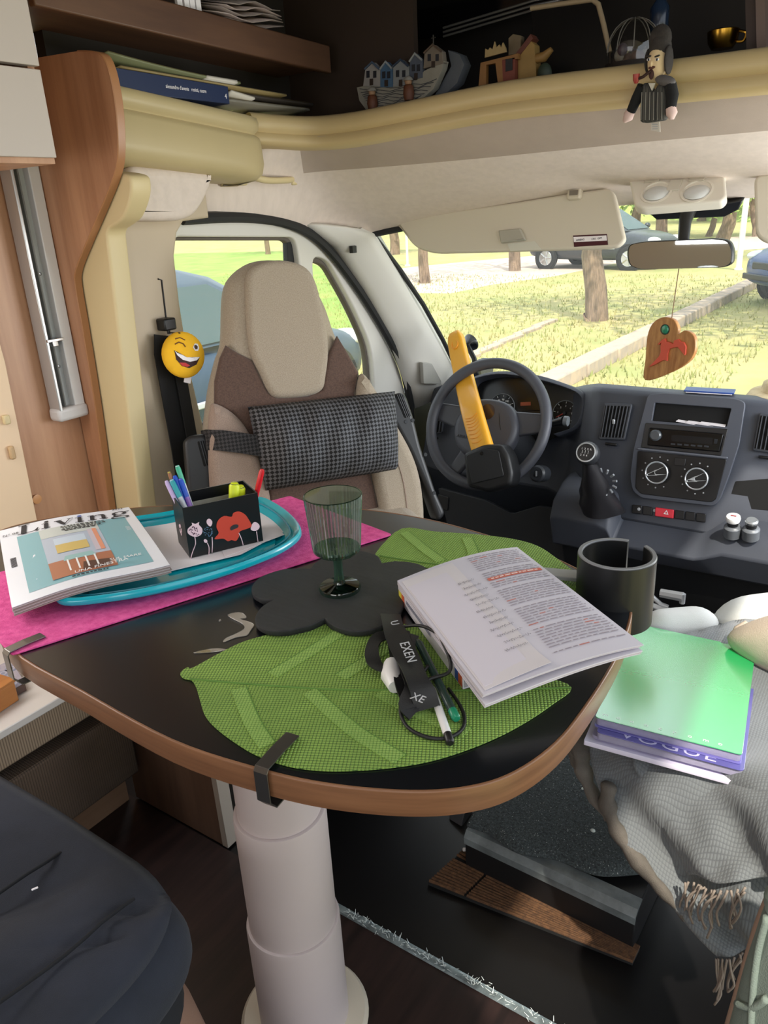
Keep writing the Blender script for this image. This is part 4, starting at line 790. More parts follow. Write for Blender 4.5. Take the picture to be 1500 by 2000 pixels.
def arm(nm, px, hole, off, th):
    a = plate(nm, [roundpoly(SP.pts(px, off), .014, 4)], th, M('armrest_black', (32, 33, 36), .45), seat, SP.m, .010, 3, n0=off - th)
    plate('slot', [roundpoly(SP.pts(hole, off), .004, 3)], .004, M('slot_black', (8, 8, 9), .9), a, SP.m, .001, n0=off - .003)
    q = SP.pts(hole, off)
    for k in (.3, .55, .8):
        p0, p1 = Vector(q[0]).lerp(Vector(q[1]), k), Vector(q[3]).lerp(Vector(q[2]), k); MB().tube([SP.w(p0.x, p0.y, off + .001), SP.w(p1.x, p1.y, off + .001)], .0016, 5).build('slot_rib', M('armrest_black', (32, 33, 36), .45), a)
    return a
arm('armrest', [(358, 862), (372, 850), (404, 847), (418, 880), (430, 915), (437, 960), (440, 1010), (380, 1010), (366, 960), (362, 910)], [(385, 862), (402, 860), (416, 905), (398, 912)], .0, .06)
ra = arm('armrest', [(749, 776), (784, 766), (794, 772), (808, 812), (822, 870), (852, 960), (872, 1005), (856, 1020), (836, 960), (800, 880), (766, 818)], [(771, 772), (785, 769), (803, 813), (790, 817)], .02, .06)
for px, py in ((793, 824), (806, 821), (831, 888), (848, 963)): MB().lathe([(.005, 0), (.0045, .002)], SP.w(*SP.at(px, py, .02), .0195), SP.n, 10).build('rivet', gloss_black, ra)
# lumbar cushion
def pillow(fr, c, h, n=24, m=16, pin=.0, back=.5, seed=0, off=0.0):
    """c = four corners bl, br, tr, tl in the frame's own units"""
    bl_, br_, tr_, tl_ = [Vector(q) for q in c]; rnd = random.Random(seed); ph = [rnd.uniform(0, 6) for _ in range(4)]
    F, B = [], []
    for j in range(m + 1):
        t = -1 + 2 * j / m; rf, rb = [], []
        for i in range(n + 1):
            s = -1 + 2 * i / n; e = (1 - abs(s) ** 4) ** .6 * (1 - abs(t) ** 2.2) ** .6; a, b = (s + 1) / 2, (t + 1) / 2
            p = bl_.lerp(br_, a).lerp(tl_.lerp(tr_, a), b); w_ = pin * (math.sin(s * 9 + ph[0] + t * 2) * (.5 + .5 * t) + .6 * math.sin(s * 17 + ph[1] - t * 3))
            rf.append(fr.w(p.x, p.y, off + max(h * e + w_ * e, 0))); rb.append(fr.w(p.x, p.y, off - h * e * back))
        F.append(rf); B.append(rb)
    return F, B
lc_ = thing('lumbar_cushion', 'black dotted lumbar cushion strapped across the seat back', 'cushion', m=SP.m)
F, B = pillow(SP, SP.pts([(522, 959), (784, 917), (776, 763), (486, 794)], .05), .095, 40, 20, .007, .3, 4, .030)
mb = MB().grid(F).grid(B); bmesh.ops.remove_doubles(mb.bm, verts=mb.bm.verts[:], dist=.0004)
lumb = M('dotted_fabric', (96, 97, 102), .8, rgb2=(16, 16, 18), checker=150, bump=.15)
mb.build('cushion', lumb, lc_, smooth=180)
s_ = [SP.w(*SP.at(512, 872, .04), .045), SP.w(*SP.at(470, 865, .04), .046), SP.w(*SP.at(430, 860, .03), .042), SP.w(*SP.at(404, 859, .01), .012), SP.w(*SP.at(398, 860, -.04), -.06)]
MB().strap(s_, .047, .004, [SP.n, SP.n, SP.n, SP.n - SP.u * .4, -SP.u]).build('strap', M('strap_dotted', (56, 54, 56), .8, rgb2=(16, 16, 18), checker=165), lc_, smooth=60)
# ------------------------------------------------------------------ seat belt, smiling plush
sb = thing('seat_belt', 'black seat belt hanging from its anchor on the grey pillar', 'seat belt', pX(326, 634, -1.46))
beltm = M('belt_webbing', (20, 20, 22), .8, bump=.2, bs=800)
MB().box(pX(325, 633, -1.455), (.03, .036, .028)).build('anchor_slider', blackp, sb, bevel=.004)
MB().tube([pX(328, 640, -1.445), pX(330, 652, -1.445)], .004, 6).build('anchor_bolt', blackp, sb)
MB().strap([pX(318, 655, -1.452), pX(318, 690, -1.45), pX(332, 770, -1.447), pX(350, 870, -1.442), pX(362, 950, -1.43), pX(370, 1010, -1.42)], .050, .003, X).build('webbing', beltm, sb)
MB().strap([pX(345, 690, -1.438), pX(358, 760, -1.436), pX(374, 850, -1.43), pX(388, 950, -1.42), pX(392, 1000, -1.41)], .032, .003, X).build('webbing', beltm, sb)
ec = pX(358, 693, -1.405); en = (EYE - ec).normalized(); en = (en + Vector((.25, .35, .1))).normalized(); eu = Vector((-en.y, en.x, 0)).normalized()
EP = Plane(ec, (Matrix.Rotation(R_(-24), 4, en) @ eu), en.cross(eu)); EP = Plane(ec, EP.u, EP.n.cross(EP.u))
em = thing('plush_face', 'yellow winking plush face hanging at the seat belt anchor', 'plush toy', m=EP.m)
ER, EH = .052, .022
MB().ell(ec, (ER, ER * 1.04, EH), 28, 16, EP.m.to_3x3()).build('head', M('plush_yellow', (246, 188, 30), .8, bump=.3, bs=500, var=.12, vs=20), em, smooth=180)
def patch(nm, poly, mt, lift):
    c = Vector(cen(poly)); rings = [[c.lerp(Vector(p), k) for p in poly] for k in (.02, .5, 1)]
    def S(q): d = (q.x / ER) ** 2 + (q.y / (ER * 1.04)) ** 2; return EP.w(q.x, q.y, EH * math.sqrt(max(1 - d, .02)) + lift)
    MB().rings([[S(q) for q in r] for r in rings], True, True, False).build(nm, mt, em, smooth=180)
patch('mouth', [(-.030, .000), (-.018, -.008), (0, -.011), (.018, -.008), (.034, .002), (.028, -.018), (.012, -.031), (-.006, -.031), (-.022, -.020)], M('mouth_dark', (50, 16, 14), .7), .0012)
patch('teeth', [(-.029, -.001), (-.018, -.008), (0, -.011), (.018, -.008), (.033, .001), (.026, -.009), (.010, -.017), (-.008, -.017), (-.022, -.010)], paper, .0020)
patch('tongue', [(-.014, -.025), (0, -.022), (.012, -.025), (.006, -.030), (-.006, -.0305)], M('tongue_red', (190, 50, 50), .7), .0020)
patch('eye', [(.012, .018), (.018, .012), (.026, .014), (.029, .022), (.024, .031), (.016, .029)], paper, .0012)
patch('pupil', [(.015, .019), (.019, .015), (.024, .018), (.024, .024), (.019, .027), (.015, .024)], M('pupil_brown', (60, 36, 20), .4), .0020)
def eline(nm, L_, r): MB().tube([EP.w(x, y, EH * math.sqrt(1 - (x / ER) ** 2 - (y / ER / 1.04) ** 2) + .0006) for x, y in L_], r, 5).build(nm, M('brow_brown', (110, 66, 20), .7), em)
eline('wink', [(-.030, .014), (-.022, .021), (-.012, .020), (-.006, .014)], .0016); eline('brow', [(-.030, .027), (-.020, .033), (-.008, .030)], .0014)
tg = ec - Z * .056 + en * .006; MB().box(tg, (.016, .003, .022), EP.m.to_3x3() @ Matrix.Rotation(R_(90), 3, 'X')).build('tag', paper, em)
MB().tube([ec + Z * .05, pX(330, 650, -1.44)], .0015, 5).build('loop', rubber, em)
# ------------------------------------------------------------------ table
TZ = .72
table = thing('table', 'rounded black topped table with brown wood edge on a white telescopic column', 'table', (-.64, .61, 0))
tp = [(-1.30, .60), (-1.285, .72), (-1.16, .855), (-1.03, .935), (-.92, .985), (-.784, 1.035), (-.65, 1.05), (-.52, 1.035), (-.39, 1.00), (-.30, .945), (-.255, .88), (-.232, .80), (-.222, .70), (-.218, .62), (-.226, .545), (-.25, .49), (-.30, .445), (-.37, .413), (-.45, .397), (-.57, .391), (-.70, .400), (-.88, .428), (-1.05, .470), (-1.24, .54)]
tpx = [(20, 1268), (160, 1352), (330, 1445), (500, 1502), (640, 1533), (800, 1547), (920, 1538), (1010, 1508), (1090, 1450), (1150, 1375), (1205, 1285), (1232, 1215), (1232, 1180), (1208, 1148)]
near = [pz(a, b, TZ) for a, b in tpx]
tp = [(-1.30, .62), (-1.285, .72), (-1.16, .855), (-1.03, .935), (-.92, .985), (-.784, 1.035), (-.65, 1.05), (-.52, 1.035), (-.41, 1.01), (-.33, .975)] + [(p.x, p.y) for p in near[::-1]] + [(-1.05, near[0].y + .06), (-1.24, .56)]
to_ = v2(spline([Vector((a, b, 0)) for a, b in tp], 5)); FT = flat(0)
topm = M('black_laminate', (8, 12, 19), .34, var=.3, vs=4, spec=.3, coat=.65, cior=1.55, crough=.2)
def offs(L, d):
    o = []; N = len(L)
    for i in range(N):
        a, b = Vector(L[i - 1]), Vector(L[(i + 1) % N]); t = (b - a).normalized(); o.append((L[i][0] + t.y * -d, L[i][1] + t.x * d))
    return o
area = sum(to_[i - 1][0] * to_[i][1] - to_[i][0] * to_[i - 1][1] for i in range(len(to_))); sg = 1 if area > 0 else -1
inn = offs(to_, sg * .004)
plate('tabletop', [inn], .027, topm, table, FT.m, .0, n0=TZ - .0275)
edm = M('table_edge_band', (136, 96, 68), .36, rgb2=(112, 77, 54), wood=(2.5, 2.5, 60), vs=2)
plate('edge_band', [to_, inn], .030, edm, table, FT.m, .0015, 2, n0=TZ - .030)
lc = pz(597, 1985, 0); lx, ly = lc.x, lc.y; colm = M('column_white', (194, 182, 181), .4, var=.05, vs=5)
MB().lathe([(.102, 0), (.104, .006), (.098, .014), (.06, .018)], (lx, ly, 0), Z, 48).build('base_disc', M('base_cream', (206, 196, 178), .45), table)
za, zb2 = .31, .50
for r, a, b in ((.0715, .012, .225), (.0665, .20, .435), (.060, .41, TZ - .031)):
    MB().lathe([(r, a), (r, b - .006), (r - .0012, b - .001), (r - .004, b), (r - .008, b - .001)], (lx, ly, 0), Z, 48).build('column_stage', colm, table, smooth=50)
# clips over the table edge
def clip(nm, tip, rim, lab, bend):
    t = pz(*tip, TZ + .005); e = pz(*rim, TZ + .005); d = (e - t); d.z = 0; d.normalize(); e = e + d * .004; o = thing(nm, lab, 'clip', (e.x, e.y, TZ))
    pts = [t, t.lerp(e, .5) + Z * .001, e + d * .0, e + d * .003 - Z * .004, Vector((e.x, e.y, TZ - .034)) + d * .003, Vector((e.x, e.y, TZ - .046)) - d * .006, Vector((e.x, e.y, TZ - .046)) - d * .03]
    MB().strap(pts, .016, .0016, [Z, Z, (Z + d), d, d, -Z, -Z]).build('spring_strip', M('clip_steel', (120, 118, 116), .28, metal=.9), o, bevel=.0004, smooth=0)
clip('table_clip', (572, 1434), (516, 1494), 'steel tablecloth clip gripping the green placemat at the near table edge', 1)
clip('table_clip', (84, 1240), (20, 1268), 'steel tablecloth clip holding the pink mat at the left table edge', 1)
# pink felt mat
A_, B_, C_ = [pz(a, b, TZ + .003) for a, b in ((22, 1278), (766, 1043), (566, 968))]; Dd = A_ + (C_ - B_)
pm_ = [(p.x, p.y) for p in (A_, B_, C_, Dd)]
felt_pink = M('pink_felt', (232, 96, 164), .95, rgb2=(208, 66, 136), vs=90, bump=.6, bs=400)
mt_ = plate('felt_mat', [roundpoly(pm_, .006, 3)], .003, felt_pink, None, Matrix.Translation((0, 0, TZ)), .001, 2); props(mt_, 'bright pink felt mat under the turquoise tray', 'mat')
# turquoise tray
trz = TZ + .0035
trpx = [(122, 1170), (200, 1164), (300, 1147), (420, 1117), (520, 1082), (572, 1054), (588, 1032), (572, 1006), (540, 982), (505, 969), (440, 974), (330, 998), (240, 1012), (170, 1030), (130, 1052), (108, 1110), (106, 1152)]
tro = [Vector((p.x, p.y, 0)) for p in [pz(a, b, TZ + .026) for a, b in trpx]]; tro = spline(tro, 4); trc = sum(tro, Vector()) / len(tro)
tray = thing('tray', 'turquoise plastic tray with rounded rim on the pink mat', 'tray', (trc.x, trc.y, trz))
teal = M('turquoise_plastic', (10, 168, 186), .22, coat=.4)
def trr(k, z): return [trc + (p - trc) * k + Z * z for p in tro]
MB().rings([trr(k, trz + z * .78) for k, z in ((.02, 0), (.80, 0), (.84, .003), (.90, .018), (.95, .027), (.985, .0295), (1.0, .026), (1.005, .019), (.995, .015), (.975, .018), (.92, .010), (.86, .0006), (.82, .0006))][:12], cap1=False).build('body', teal, tray, smooth=50, solid=0)
MB().rings([trr(k, trz + z * .78) for k, z in ((.775, .0028), (.775, .0032), (.02, .0034))], cap0=False).build('floor', teal, tray)
MB().tube(trr(.905, trz + .0185), .0016, 6, True).build('rim_groove', M('teal_dark', (8, 130, 150), .3), tray)
# papers in the tray
def sheetpoly(px, z): return [pz(a, b, z) for a, b in px]
ps = thing('paper_sheets', 'white paper sheets lying in the turquoise tray', 'paper', (trc.x, trc.y, trz + .004))
for k, (px, z) in enumerate((([(150, 1060), (245, 1130), (505, 1062), (548, 1030), (500, 1000), (330, 1010), (268, 1018)], .0050), ([(262, 1022), (330, 1118), (470, 1085), (556, 1040), (505, 985), (330, 1010)], .0062))):
    MB().prism([Vector((p.x, p.y, trz + z)) for p in sheetpoly(px, trz + .005)], (0, 0, .0008)).build('sheet', paper, ps, smooth=0)
MB().prism([Vector((p.x, p.y, trz + .0072)) for p in sheetpoly([(440, 1088), (555, 1045), (540, 1030), (430, 1070)], trz + .007)], (0, 0, .0006)).build('sheet', paper, ps, smooth=0)
# pencil box
bxz = trz + .0085
c0_, c1_, c2_ = pz(371, 1090, bxz), pz(514, 1056, bxz), pz(340, 1046, bxz)
ub = (c1_ - c0_); ub.z = 0; wbx = ub.length; ub.normalize(); vb_ = Vector((-ub.y, ub.x, 0)); dbx = .072; hbx = .083
pbm = Matrix(((ub.x, vb_.x, 0, c0_.x), (ub.y, vb_.y, 0, c0_.y), (0, 0, 1, bxz), (0, 0, 0, 1)))
pb = thing('pencil_box', 'open black pencil box printed with a red poppy and pale seed heads in the tray', 'pencil box', m=pbm)
bxm = M('box_black', (16, 17, 20), .35); inm = M('box_inside', (170, 168, 158), .6)
def lb_(mb, nm, mt, par=pb, **k): return mb.build(nm, mt, par, m=pbm, world=False, **k)
for nm, c, s in (('front_wall', (wbx / 2, .001, hbx / 2), (wbx, .002, hbx)), ('back_wall', (wbx / 2, dbx, hbx / 2), (wbx, .002, hbx)), ('side_wall', (.001, dbx / 2, hbx / 2), (.002, dbx - .002, hbx)), ('side_wall', (wbx - .001, dbx / 2, hbx / 2), (.002, dbx - .002, hbx)), ('bottom', (wbx / 2, dbx / 2, .001), (wbx - .004, dbx - .004, .002))): lb_(MB().box(c, s), nm, bxm)
lb_(MB().box((wbx / 2, dbx - .0018, .034), (wbx - .006, .001, .062)), 'lining', inm)
FP = Plane(pbm @ Vector((0, 0, 0)), ub, Z); FPm = FP.m
def fpl(nm, px, mt, n=.0003, sp=True, par=None): return plate(nm, [sps2(px) if sp else FP.pts(px)], .0004, mt, par or pb, FPm, 0, n0=n, smooth=0)
def sps2(L_): return v2(spline([Vector((a, b, 0)) for a, b in FP.pts(L_)], 3))
def zz(L_): return [(320 + a * 220 / 1500, 880 + b * 220 / 1500) for a, b in L_]
redm = M('poppy_red', (196, 62, 42), .6); pinkm = M('seed_pink', (226, 196, 206), .6); pinkd = M('seed_dots', (90, 60, 80), .6); bluem = M('dots_blue', (90, 120, 150), .6)
fpl('poppy_print', zz([(720, 930), (800, 870), (900, 880), (925, 830), (1000, 810), (1080, 850), (1130, 920), (1170, 1000), (1120, 1035), (1010, 1075), (1000, 1140), (960, 1200), (900, 1190), (850, 1205), (790, 1170), (690, 1180), (680, 1160), (730, 1095), (700, 1020)]), redm)
fpl('poppy_heart', zz([(890, 1060), (885, 1020), (930, 985), (985, 985), (985, 1020), (930, 1045)]), ink, .0009)
fpl('seed_head_print', zz([(370, 960), (420, 975), (470, 950), (465, 985), (510, 1040), (500, 1110), (440, 1145), (380, 1140), (320, 1100), (320, 1040), (375, 990)]), pinkm)
for k in range(26):
    a = random.random() * 6.28; r = random.random() ** .5; c = FP.at(*zz([(412 + 80 * r * math.cos(a), 1070 + 60 * r * math.sin(a))])[0]); plate('seed_dot', [circ(.0009, 6, *c)], .0003, pinkd, pb, FPm, 0, n0=.0008, smooth=0)
fpl('bud_print', zz([(600, 905), (640, 935), (640, 980), (615, 1010), (575, 975), (570, 930)]), pinkm); fpl('bud_print', zz([(530, 1190), (555, 1178), (578, 1200), (570, 1225), (540, 1220)]), pinkm)
fpl('seed_head_print', zz([(1155, 1040), (1180, 970), (1220, 950), (1268, 985), (1270, 1030), (1230, 1065), (1180, 1065)]), pinkm)
for k in range(34):
    a = random.random() * 6.28; r = random.random() ** .5; c = FP.at(*zz([(585 + 66 * r * math.cos(a), 1085 + 72 * r * math.sin(a))])[0]); plate('blue_dot', [circ(.0007, 6, *c)], .0003, bluem, pb, FPm, 0, n0=.0004, smooth=0)
for L_ in ([(410, 1150), (420, 1240), (380, 1350), (355, 1440)], [(640, 1150), (645, 1250), (640, 1355)], [(575, 1225), (600, 1290), (598, 1385)], [(995, 1095), (1030, 1170), (1055, 1260)], [(1232, 1075), (1240, 1130), (1252, 1215)]):
    MB().tube([FP.w(*FP.at(*q), .0006) for q in spline([Vector((a, b, 0)) for a, b in zz(L_)], 3, False)], .0007, 4).build('stem_print', pinkm, pb)
SPn = Plane(pbm @ Vector((0, dbx, 0)), -vb_, Z)
for k in range(5): plate('white_flower_print', [circ(.0035, 8, dbx / 2 + .005 * math.cos(k * 1.26), .036 + .007 * math.sin(k * 1.26))], .0003, pinkm, pb, SPn.m, 0, n0=.0003 + k * .0001, smooth=0)
# pens in the box: bottom point inside the box, top from the picture
bd = lambda u, v: pbm @ Vector((u * wbx, v * dbx, .003))
def pen(nm, lab, bot, px, dep, r, body, cap_, cat='pen', kind=0):
    b = bd(*bot); tpt = pD(*px, dep); d = (tpt - b).normalized(); L_ = (tpt - b).length; o = thing(nm, lab, cat, b)
    MB().lathe([(r * .5, 0), (r, .012), (r, L_ - .004), (r * .8, L_)], b, d, 10).build('barrel', body, o, smooth=60)
    MB().lathe([(r * 1.08, L_ - .030), (r * 1.08, L_ - .004), (r * .7, L_ + .001)], b, d, 10).build('cap', cap_, o, smooth=60)
    return o
dP = proj_dep = None
def depth_of(p): return (CM.transposed() @ (p - EYE)).z
db = depth_of(pbm @ Vector((wbx / 2, dbx / 2, hbx)))
gp_ = M('gel_green', (70, 170, 140), .25); pv = M('gel_purple', (150, 110, 200), .25); pbl = M('pen_blue', (30, 80, 190), .3); clearp = M('clear_barrel', (206, 214, 224), .2); yl = M('highlighter_yellow', (214, 228, 40), .4); tealp = M('pen_teal', (60, 160, 170), .25); bronze = M('pen_bronze', (150, 100, 70), .3); redp = M('pen_red', (206, 30, 40), .3)
pen('pen', 'clear pen with green end, tallest in the pencil box', (.28, .55), (346, 910), db, .0038, clearp, gp_)
pen('pen', 'purple gel pen leaning left in the pencil box', (.26, .35), (352, 936), db, .0040, pv, pbl)
pen('pen', 'teal striped pen at the left front of the pencil box', (.24, .20), (335, 938), db - .005, .0042, clearp, tealp)
pen('pen', 'pale lilac pen at the left wall of the pencil box', (.16, .2), (325, 940), db - .005, .0036, M('lilac', (206, 190, 220), .3), M('lilac2', (190, 170, 214), .3))
pen('pen', 'pen with pointed bronze tip showing behind the blue clip', (.18, .62), (330, 922), db, .0030, M('yellow_green', (190, 206, 70), .3), bronze)
pen('pen', 'blue capped pen between the teal and purple pens', (.24, .48), (341, 930), db, .0040, pbl, pbl)
pen('highlighter', 'yellow highlighter with rounded cap in the pencil box', (.66, .42), (458, 944), db, .0080, blackp, yl, 'highlighter')
pen('highlighter', 'second yellow highlighter tilted behind the first one', (.80, .62), (470, 950), db + .01, .0070, M('hl_grey', (60, 62, 60), .4), yl, 'highlighter')
pen('pen', 'red pen leaning right in the pencil box', (.86, .45), (512, 918), db, .0042, redp, redp)
# magazine
mbl, mbr, mtr, mtl = pz(22, 1184, TZ + .030), pz(330, 1098, TZ + .050), pz(250, 986, TZ + .052), pz(-4, 1034, TZ + .048)
mu = (mbr - mbl); mv = (mtl - mbl); MG = Plane(mbl, mu, mv); mg = thing('magazine', 'Living magazine with blue interior cover leaning on the tray', 'magazine', m=MG.m)
tr2 = (MG.at(250, 986)); q00, q10, q11, q01 = (0, 0), (mu.length, 0), None, None
def MGp(s, t, n=0):
    p = mbl.lerp(mbr, s).lerp(mtl.lerp(mtr, s), t); w_ = .004 * math.sin(s * 5.2 - .6) * (1 - .3 * t) + .002 * math.sin(t * 4); return p + MG.n * (w_ + n)
def msheet(nm, mt, n0, n1, ds=0, dt=0, ns=14, nt_=10):
    a = [[MGp(ds + s / ns, dt + t / nt_, n0) for s in range(ns + 1)] for t in range(nt_ + 1)]; b = [[MGp(ds + s / ns, dt + t / nt_, n1) for s in range(ns + 1)] for t in range(nt_ + 1)]
    ring = lambda G_: G_[0] + [r[-1] for r in G_[1:]] + G_[-1][-2::-1] + [r[0] for r in G_[-2:0:-1]]
    m_ = MB().grid(a).grid(b); m_.rings([ring(a), ring(b)], True, False, False); return m_.build(nm, mt, mg, smooth=40)
pg1 = M('page_grey', (176, 168, 170), .7); pg2 = M('page_brown', (140, 128, 124), .7)
for k in range(6): msheet('page_block', pg1 if k % 2 else pg2, -.013 + k * .002, -.0112 + k * .002, .004 * (k % 3 - 1), -.006 + .003 * (k % 2))
msheet('cover', M('cover_white', (228, 232, 240), .3, coat=.3), -.0008, 0)
def mpatch(nm, P, mt, n, ns=6):
    """P: (s,t) polygon quad on the cover"""
    a, b, c, d = [Vector(p) for p in P]; G_ = [[MGp(*a.lerp(b, i / ns).lerp(d.lerp(c, i / ns), j / 3), n) for i in range(ns + 1)] for j in range(4)]
    MB().grid(G_).build(nm, mt, mg, smooth=180)
F_ = lambda n, c: M('print_' + n, c, .35, coat=.3)
mpatch('cover_photo', [(.12, .08), (.92, .08), (.92, .83), (.12, .83)], F_('teal', (128, 178, 188)), .0004)
mpatch('photo_wall', [(.28, .12), (.70, .12), (.70, .83), (.28, .83)], F_('lilac', (178, 190, 206)), .0007)
mpatch('photo_ceiling', [(.28, .68), (.70, .68), (.70, .83), (.28, .83)], F_('pale', (196, 204, 200)), .0009)
mpatch('photo_window', [(.36, .42), (.58, .42), (.58, .64), (.36, .64)], F_('sky', (196, 212, 226)), .0010)
mpatch('photo_landscape', [(.36, .42), (.58, .42), (.58, .54), (.36, .54)], F_('field', (206, 182, 110)), .0012)
mpatch('photo_curtain', [(.61, .36), (.645, .36), (.645, .70), (.61, .70)], F_('curtain', (200, 190, 200)), .0012); mpatch('photo_curtain', [(.645, .36), (.675, .36), (.675, .70), (.645, .70)], F_('orange', (224, 150, 118)), .0012)
mpatch('photo_floor', [(.28, .12), (.70, .12), (.70, .32), (.28, .32)], F_('floor', (172, 112, 84)), .0012)
mpatch('photo_tabletop', [(.38, .30), (.60, .30), (.58, .36), (.40, .36)], F_('glass', (150, 190, 190)), .0015)
for s in (.40, .46, .52, .58): mpatch('photo_table_leg', [(s, .17), (s + .012, .17), (s + .012, .31), (s, .31)], white_p, .0016, 1)
mpatch('photo_shadow', [(.48, .14), (.66, .14), (.68, .22), (.50, .24)], F_('dark', (86, 60, 52)), .0014)
MGX = Matrix.Translation(Vector((0, 0, 0)))
def cover_at(s, t, n=.0016):
    o = MGp(s, t, n); u = (MGp(s + .02, t, n) - o).normalized(); v = (MGp(s, t + .02, n) - o); n_ = u.cross(v).normalized(); v = n_.cross(u)
    return Matrix(((u.x, v.x, n_.x, o.x), (u.y, v.y, n_.y, o.y), (u.z, v.z, n_.z, o.z), (0, 0, 0, 1)))
def didone(ch):
    """high contrast serif letters on a unit of cap height 1"""
    P_ = []; bx = lambda x0, y0, x1, y1: P_.append([(x0, y0), (x1, y0), (x1, y1), (x0, y1)])
    def ringp(cx, cy, rx, ry, tk): P_.append(('ring', circ(rx, 28, cx, cy, ry), circ(rx - tk, 28, cx, cy, ry * .88)))
    if ch == 'L': bx(.1, 0, .26, 1); bx(0, .96, .36, 1); bx(0, 0, .62, .035); P_.append([(.62, 0), (.66, .30), (.63, .30), (.52, .03)]); w_ = .72
    if ch == 'i': bx(.08, 0, .21, .62); bx(0, .59, .1, .62); bx(0, 0, .29, .03); P_.append(circ(.075, 16, .145, .80)); w_ = .36
    if ch == 'v': P_.append([(.03, .62), (.19, .62), (.37, .12), (.31, -.01), (.29, -.01)]); P_.append([(.30, -.01), (.33, -.01), (.53, .62), (.50, .62)]); bx(0, .59, .26, .62); bx(.42, .59, .62, .62); w_ = .64
    if ch == 'n': bx(.08, 0, .21, .62); bx(0, .59, .1, .62); bx(0, 0, .29, .03); bx(.45, 0, .58, .45); bx(.38, 0, .66, .03); P_.append([(.19, .48), (.26, .58), (.38, .64), (.52, .60), (.58, .45), (.45, .45), (.42, .55), (.34, .58), (.26, .53), (.19, .42)]); w_ = .72
    if ch == 'g': ringp(.28, .42, .24, .21, .11); ringp(.29, -.14, .30, .16, .08); P_.append([(.12, .22), (.16, .20), (.14, .10), (.34, .06), (.34, .0), (.10, .02), (.06, .12)]); P_.append([(.46, .56), (.62, .64), (.62, .60), (.49, .52)]); w_ = .66
    return P_, w_
s_ = .13
for i, ch in enumerate('Living'):
    P_, w_ = didone(ch); m_ = cover_at(s_, .845, .0012) @ Matrix.Diagonal((.048, .036, 1, 1))
    for p in P_:
        plate('masthead_letter', [p[1], p[2]] if p[0] == 'ring' else [p], .0004, ink if not (ch == 'i' and i > 1 and len(p) == 16) else F_('bluedot', (60, 90, 170)), mg, m_, 0, n0=0, smooth=0)
    s_ += w_ * .048 / mu.length + .012
for b_, s, t, sz, mt in (('N\u00b0 08', .02, .87, .010, ink), ('2023', .86, .97, .009, ink), ('UNA FINESTRA', .42, .125, .011, white_p), ('SUL MARE', .66, .185, .010, white_p)): text(b_, sz, mt, mg, cover_at(s, t), 'cover_lettering', .0001)
sm = MB(); rs = random.Random(4)
for t, s0_, s1_ in ((.80, .44, .76), (.775, .45, .74), (.75, .44, .72), (.73, .46, .66), (.09, .40, .62)):
    s_ = s0_
    while s_ < s1_:
        l = rs.uniform(.012, .03); sm.grid([[MGp(s_, t, .0018), MGp(s_ + l, t, .0018)], [MGp(s_, t + .012, .0018), MGp(s_ + l, t + .012, .0018)]]); s_ += l + .008
sm.build('small_print', ink, mg, smooth=0, kind='stuff')
for k in range(9): mpatch('barcode_bar', [(.045, .42 + k * .014), (.085, .42 + k * .014), (.085, .428 + k * .014), (.045, .428 + k * .014)], ink, .0006, 1)
for k in range(6): mpatch('cover_note', [(.88 - .0, .58 + k * .012), (.91, .58 + k * .012), (.91, .584 + k * .012), (.88, .584 + k * .012)], F_('note', (230, 232, 236)), .0008, 1)
# ------------------------------------------------------------------ leaf placemats
leafw = M('leaf_weave', (150, 186, 84), .8, rgb2=(58, 92, 30), weave=830, bump=.7)
leafv = M('leaf_vein', (158, 192, 98), .8, rgb2=(84, 124, 48), weave=900, bump=.5)
seamg = M('leaf_seam', (92, 130, 56), .9)
def leafmat(nm, px, vein, subs, lab, z=TZ):
    a, b = pz(*vein[0], z), pz(*vein[-1], z); u = (b - a).normalized(); PL = Plane((a.x, a.y, z), u, Z.cross(u)); o = thing(nm, lab, 'placemat', m=PL.m)
    L_ = [Vector((*PL.at(*p, .0015), 0)) for p in px]; plate('woven_leaf', [v2(spline(L_, 4))], .0016, leafw, o, PL.m, .0004, 1)
    pts = [PL.w(*PL.at(*p, .002), .0018) for p in vein]; MB().tube(spline(pts, 4, False), .0013, 6, flatten=1).build('midrib_seam', seamg, o)
    for sv in subs:
        q = spline([PL.w(*PL.at(*p, .002), .0019) for p in sv], 4, False); MB().strap(q, .017, .0010, Z).build('vein_band', leafv, o, smooth=0)
        d = Vector(q[-1] - q[0]).normalized(); sd = Z.cross(d) * .0088
        MB().tube([p + sd for p in q], .0009, 5).build('vein_seam', seamg, o)
leafmat('leaf_placemat', [(352, 1314), (366, 1303), (376, 1304), (420, 1280), (470, 1255), (520, 1240), (580, 1225), (660, 1212), (760, 1214), (860, 1236), (960, 1276), (1060, 1318), (1116, 1342), (1080, 1374), (1030, 1408), (970, 1440), (900, 1468), (830, 1488), (750, 1500), (670, 1505), (610, 1503), (556, 1494), (500, 1474), (455, 1447), (420, 1420), (400, 1396), (390, 1365), (383, 1342), (374, 1328), (358, 1324)],
        [(372, 1326), (500, 1337), (640, 1346), (780, 1348), (920, 1348), (1114, 1343)], [[(532, 1318), (610, 1270), (668, 1232)], [(666, 1322), (720, 1288), (760, 1262)], [(466, 1345), (492, 1410), (522, 1456)], [(604, 1350), (690, 1426), (780, 1482)], [(742, 1352), (830, 1398), (912, 1430)]],
        'green woven leaf shaped placemat at the near side of the table')
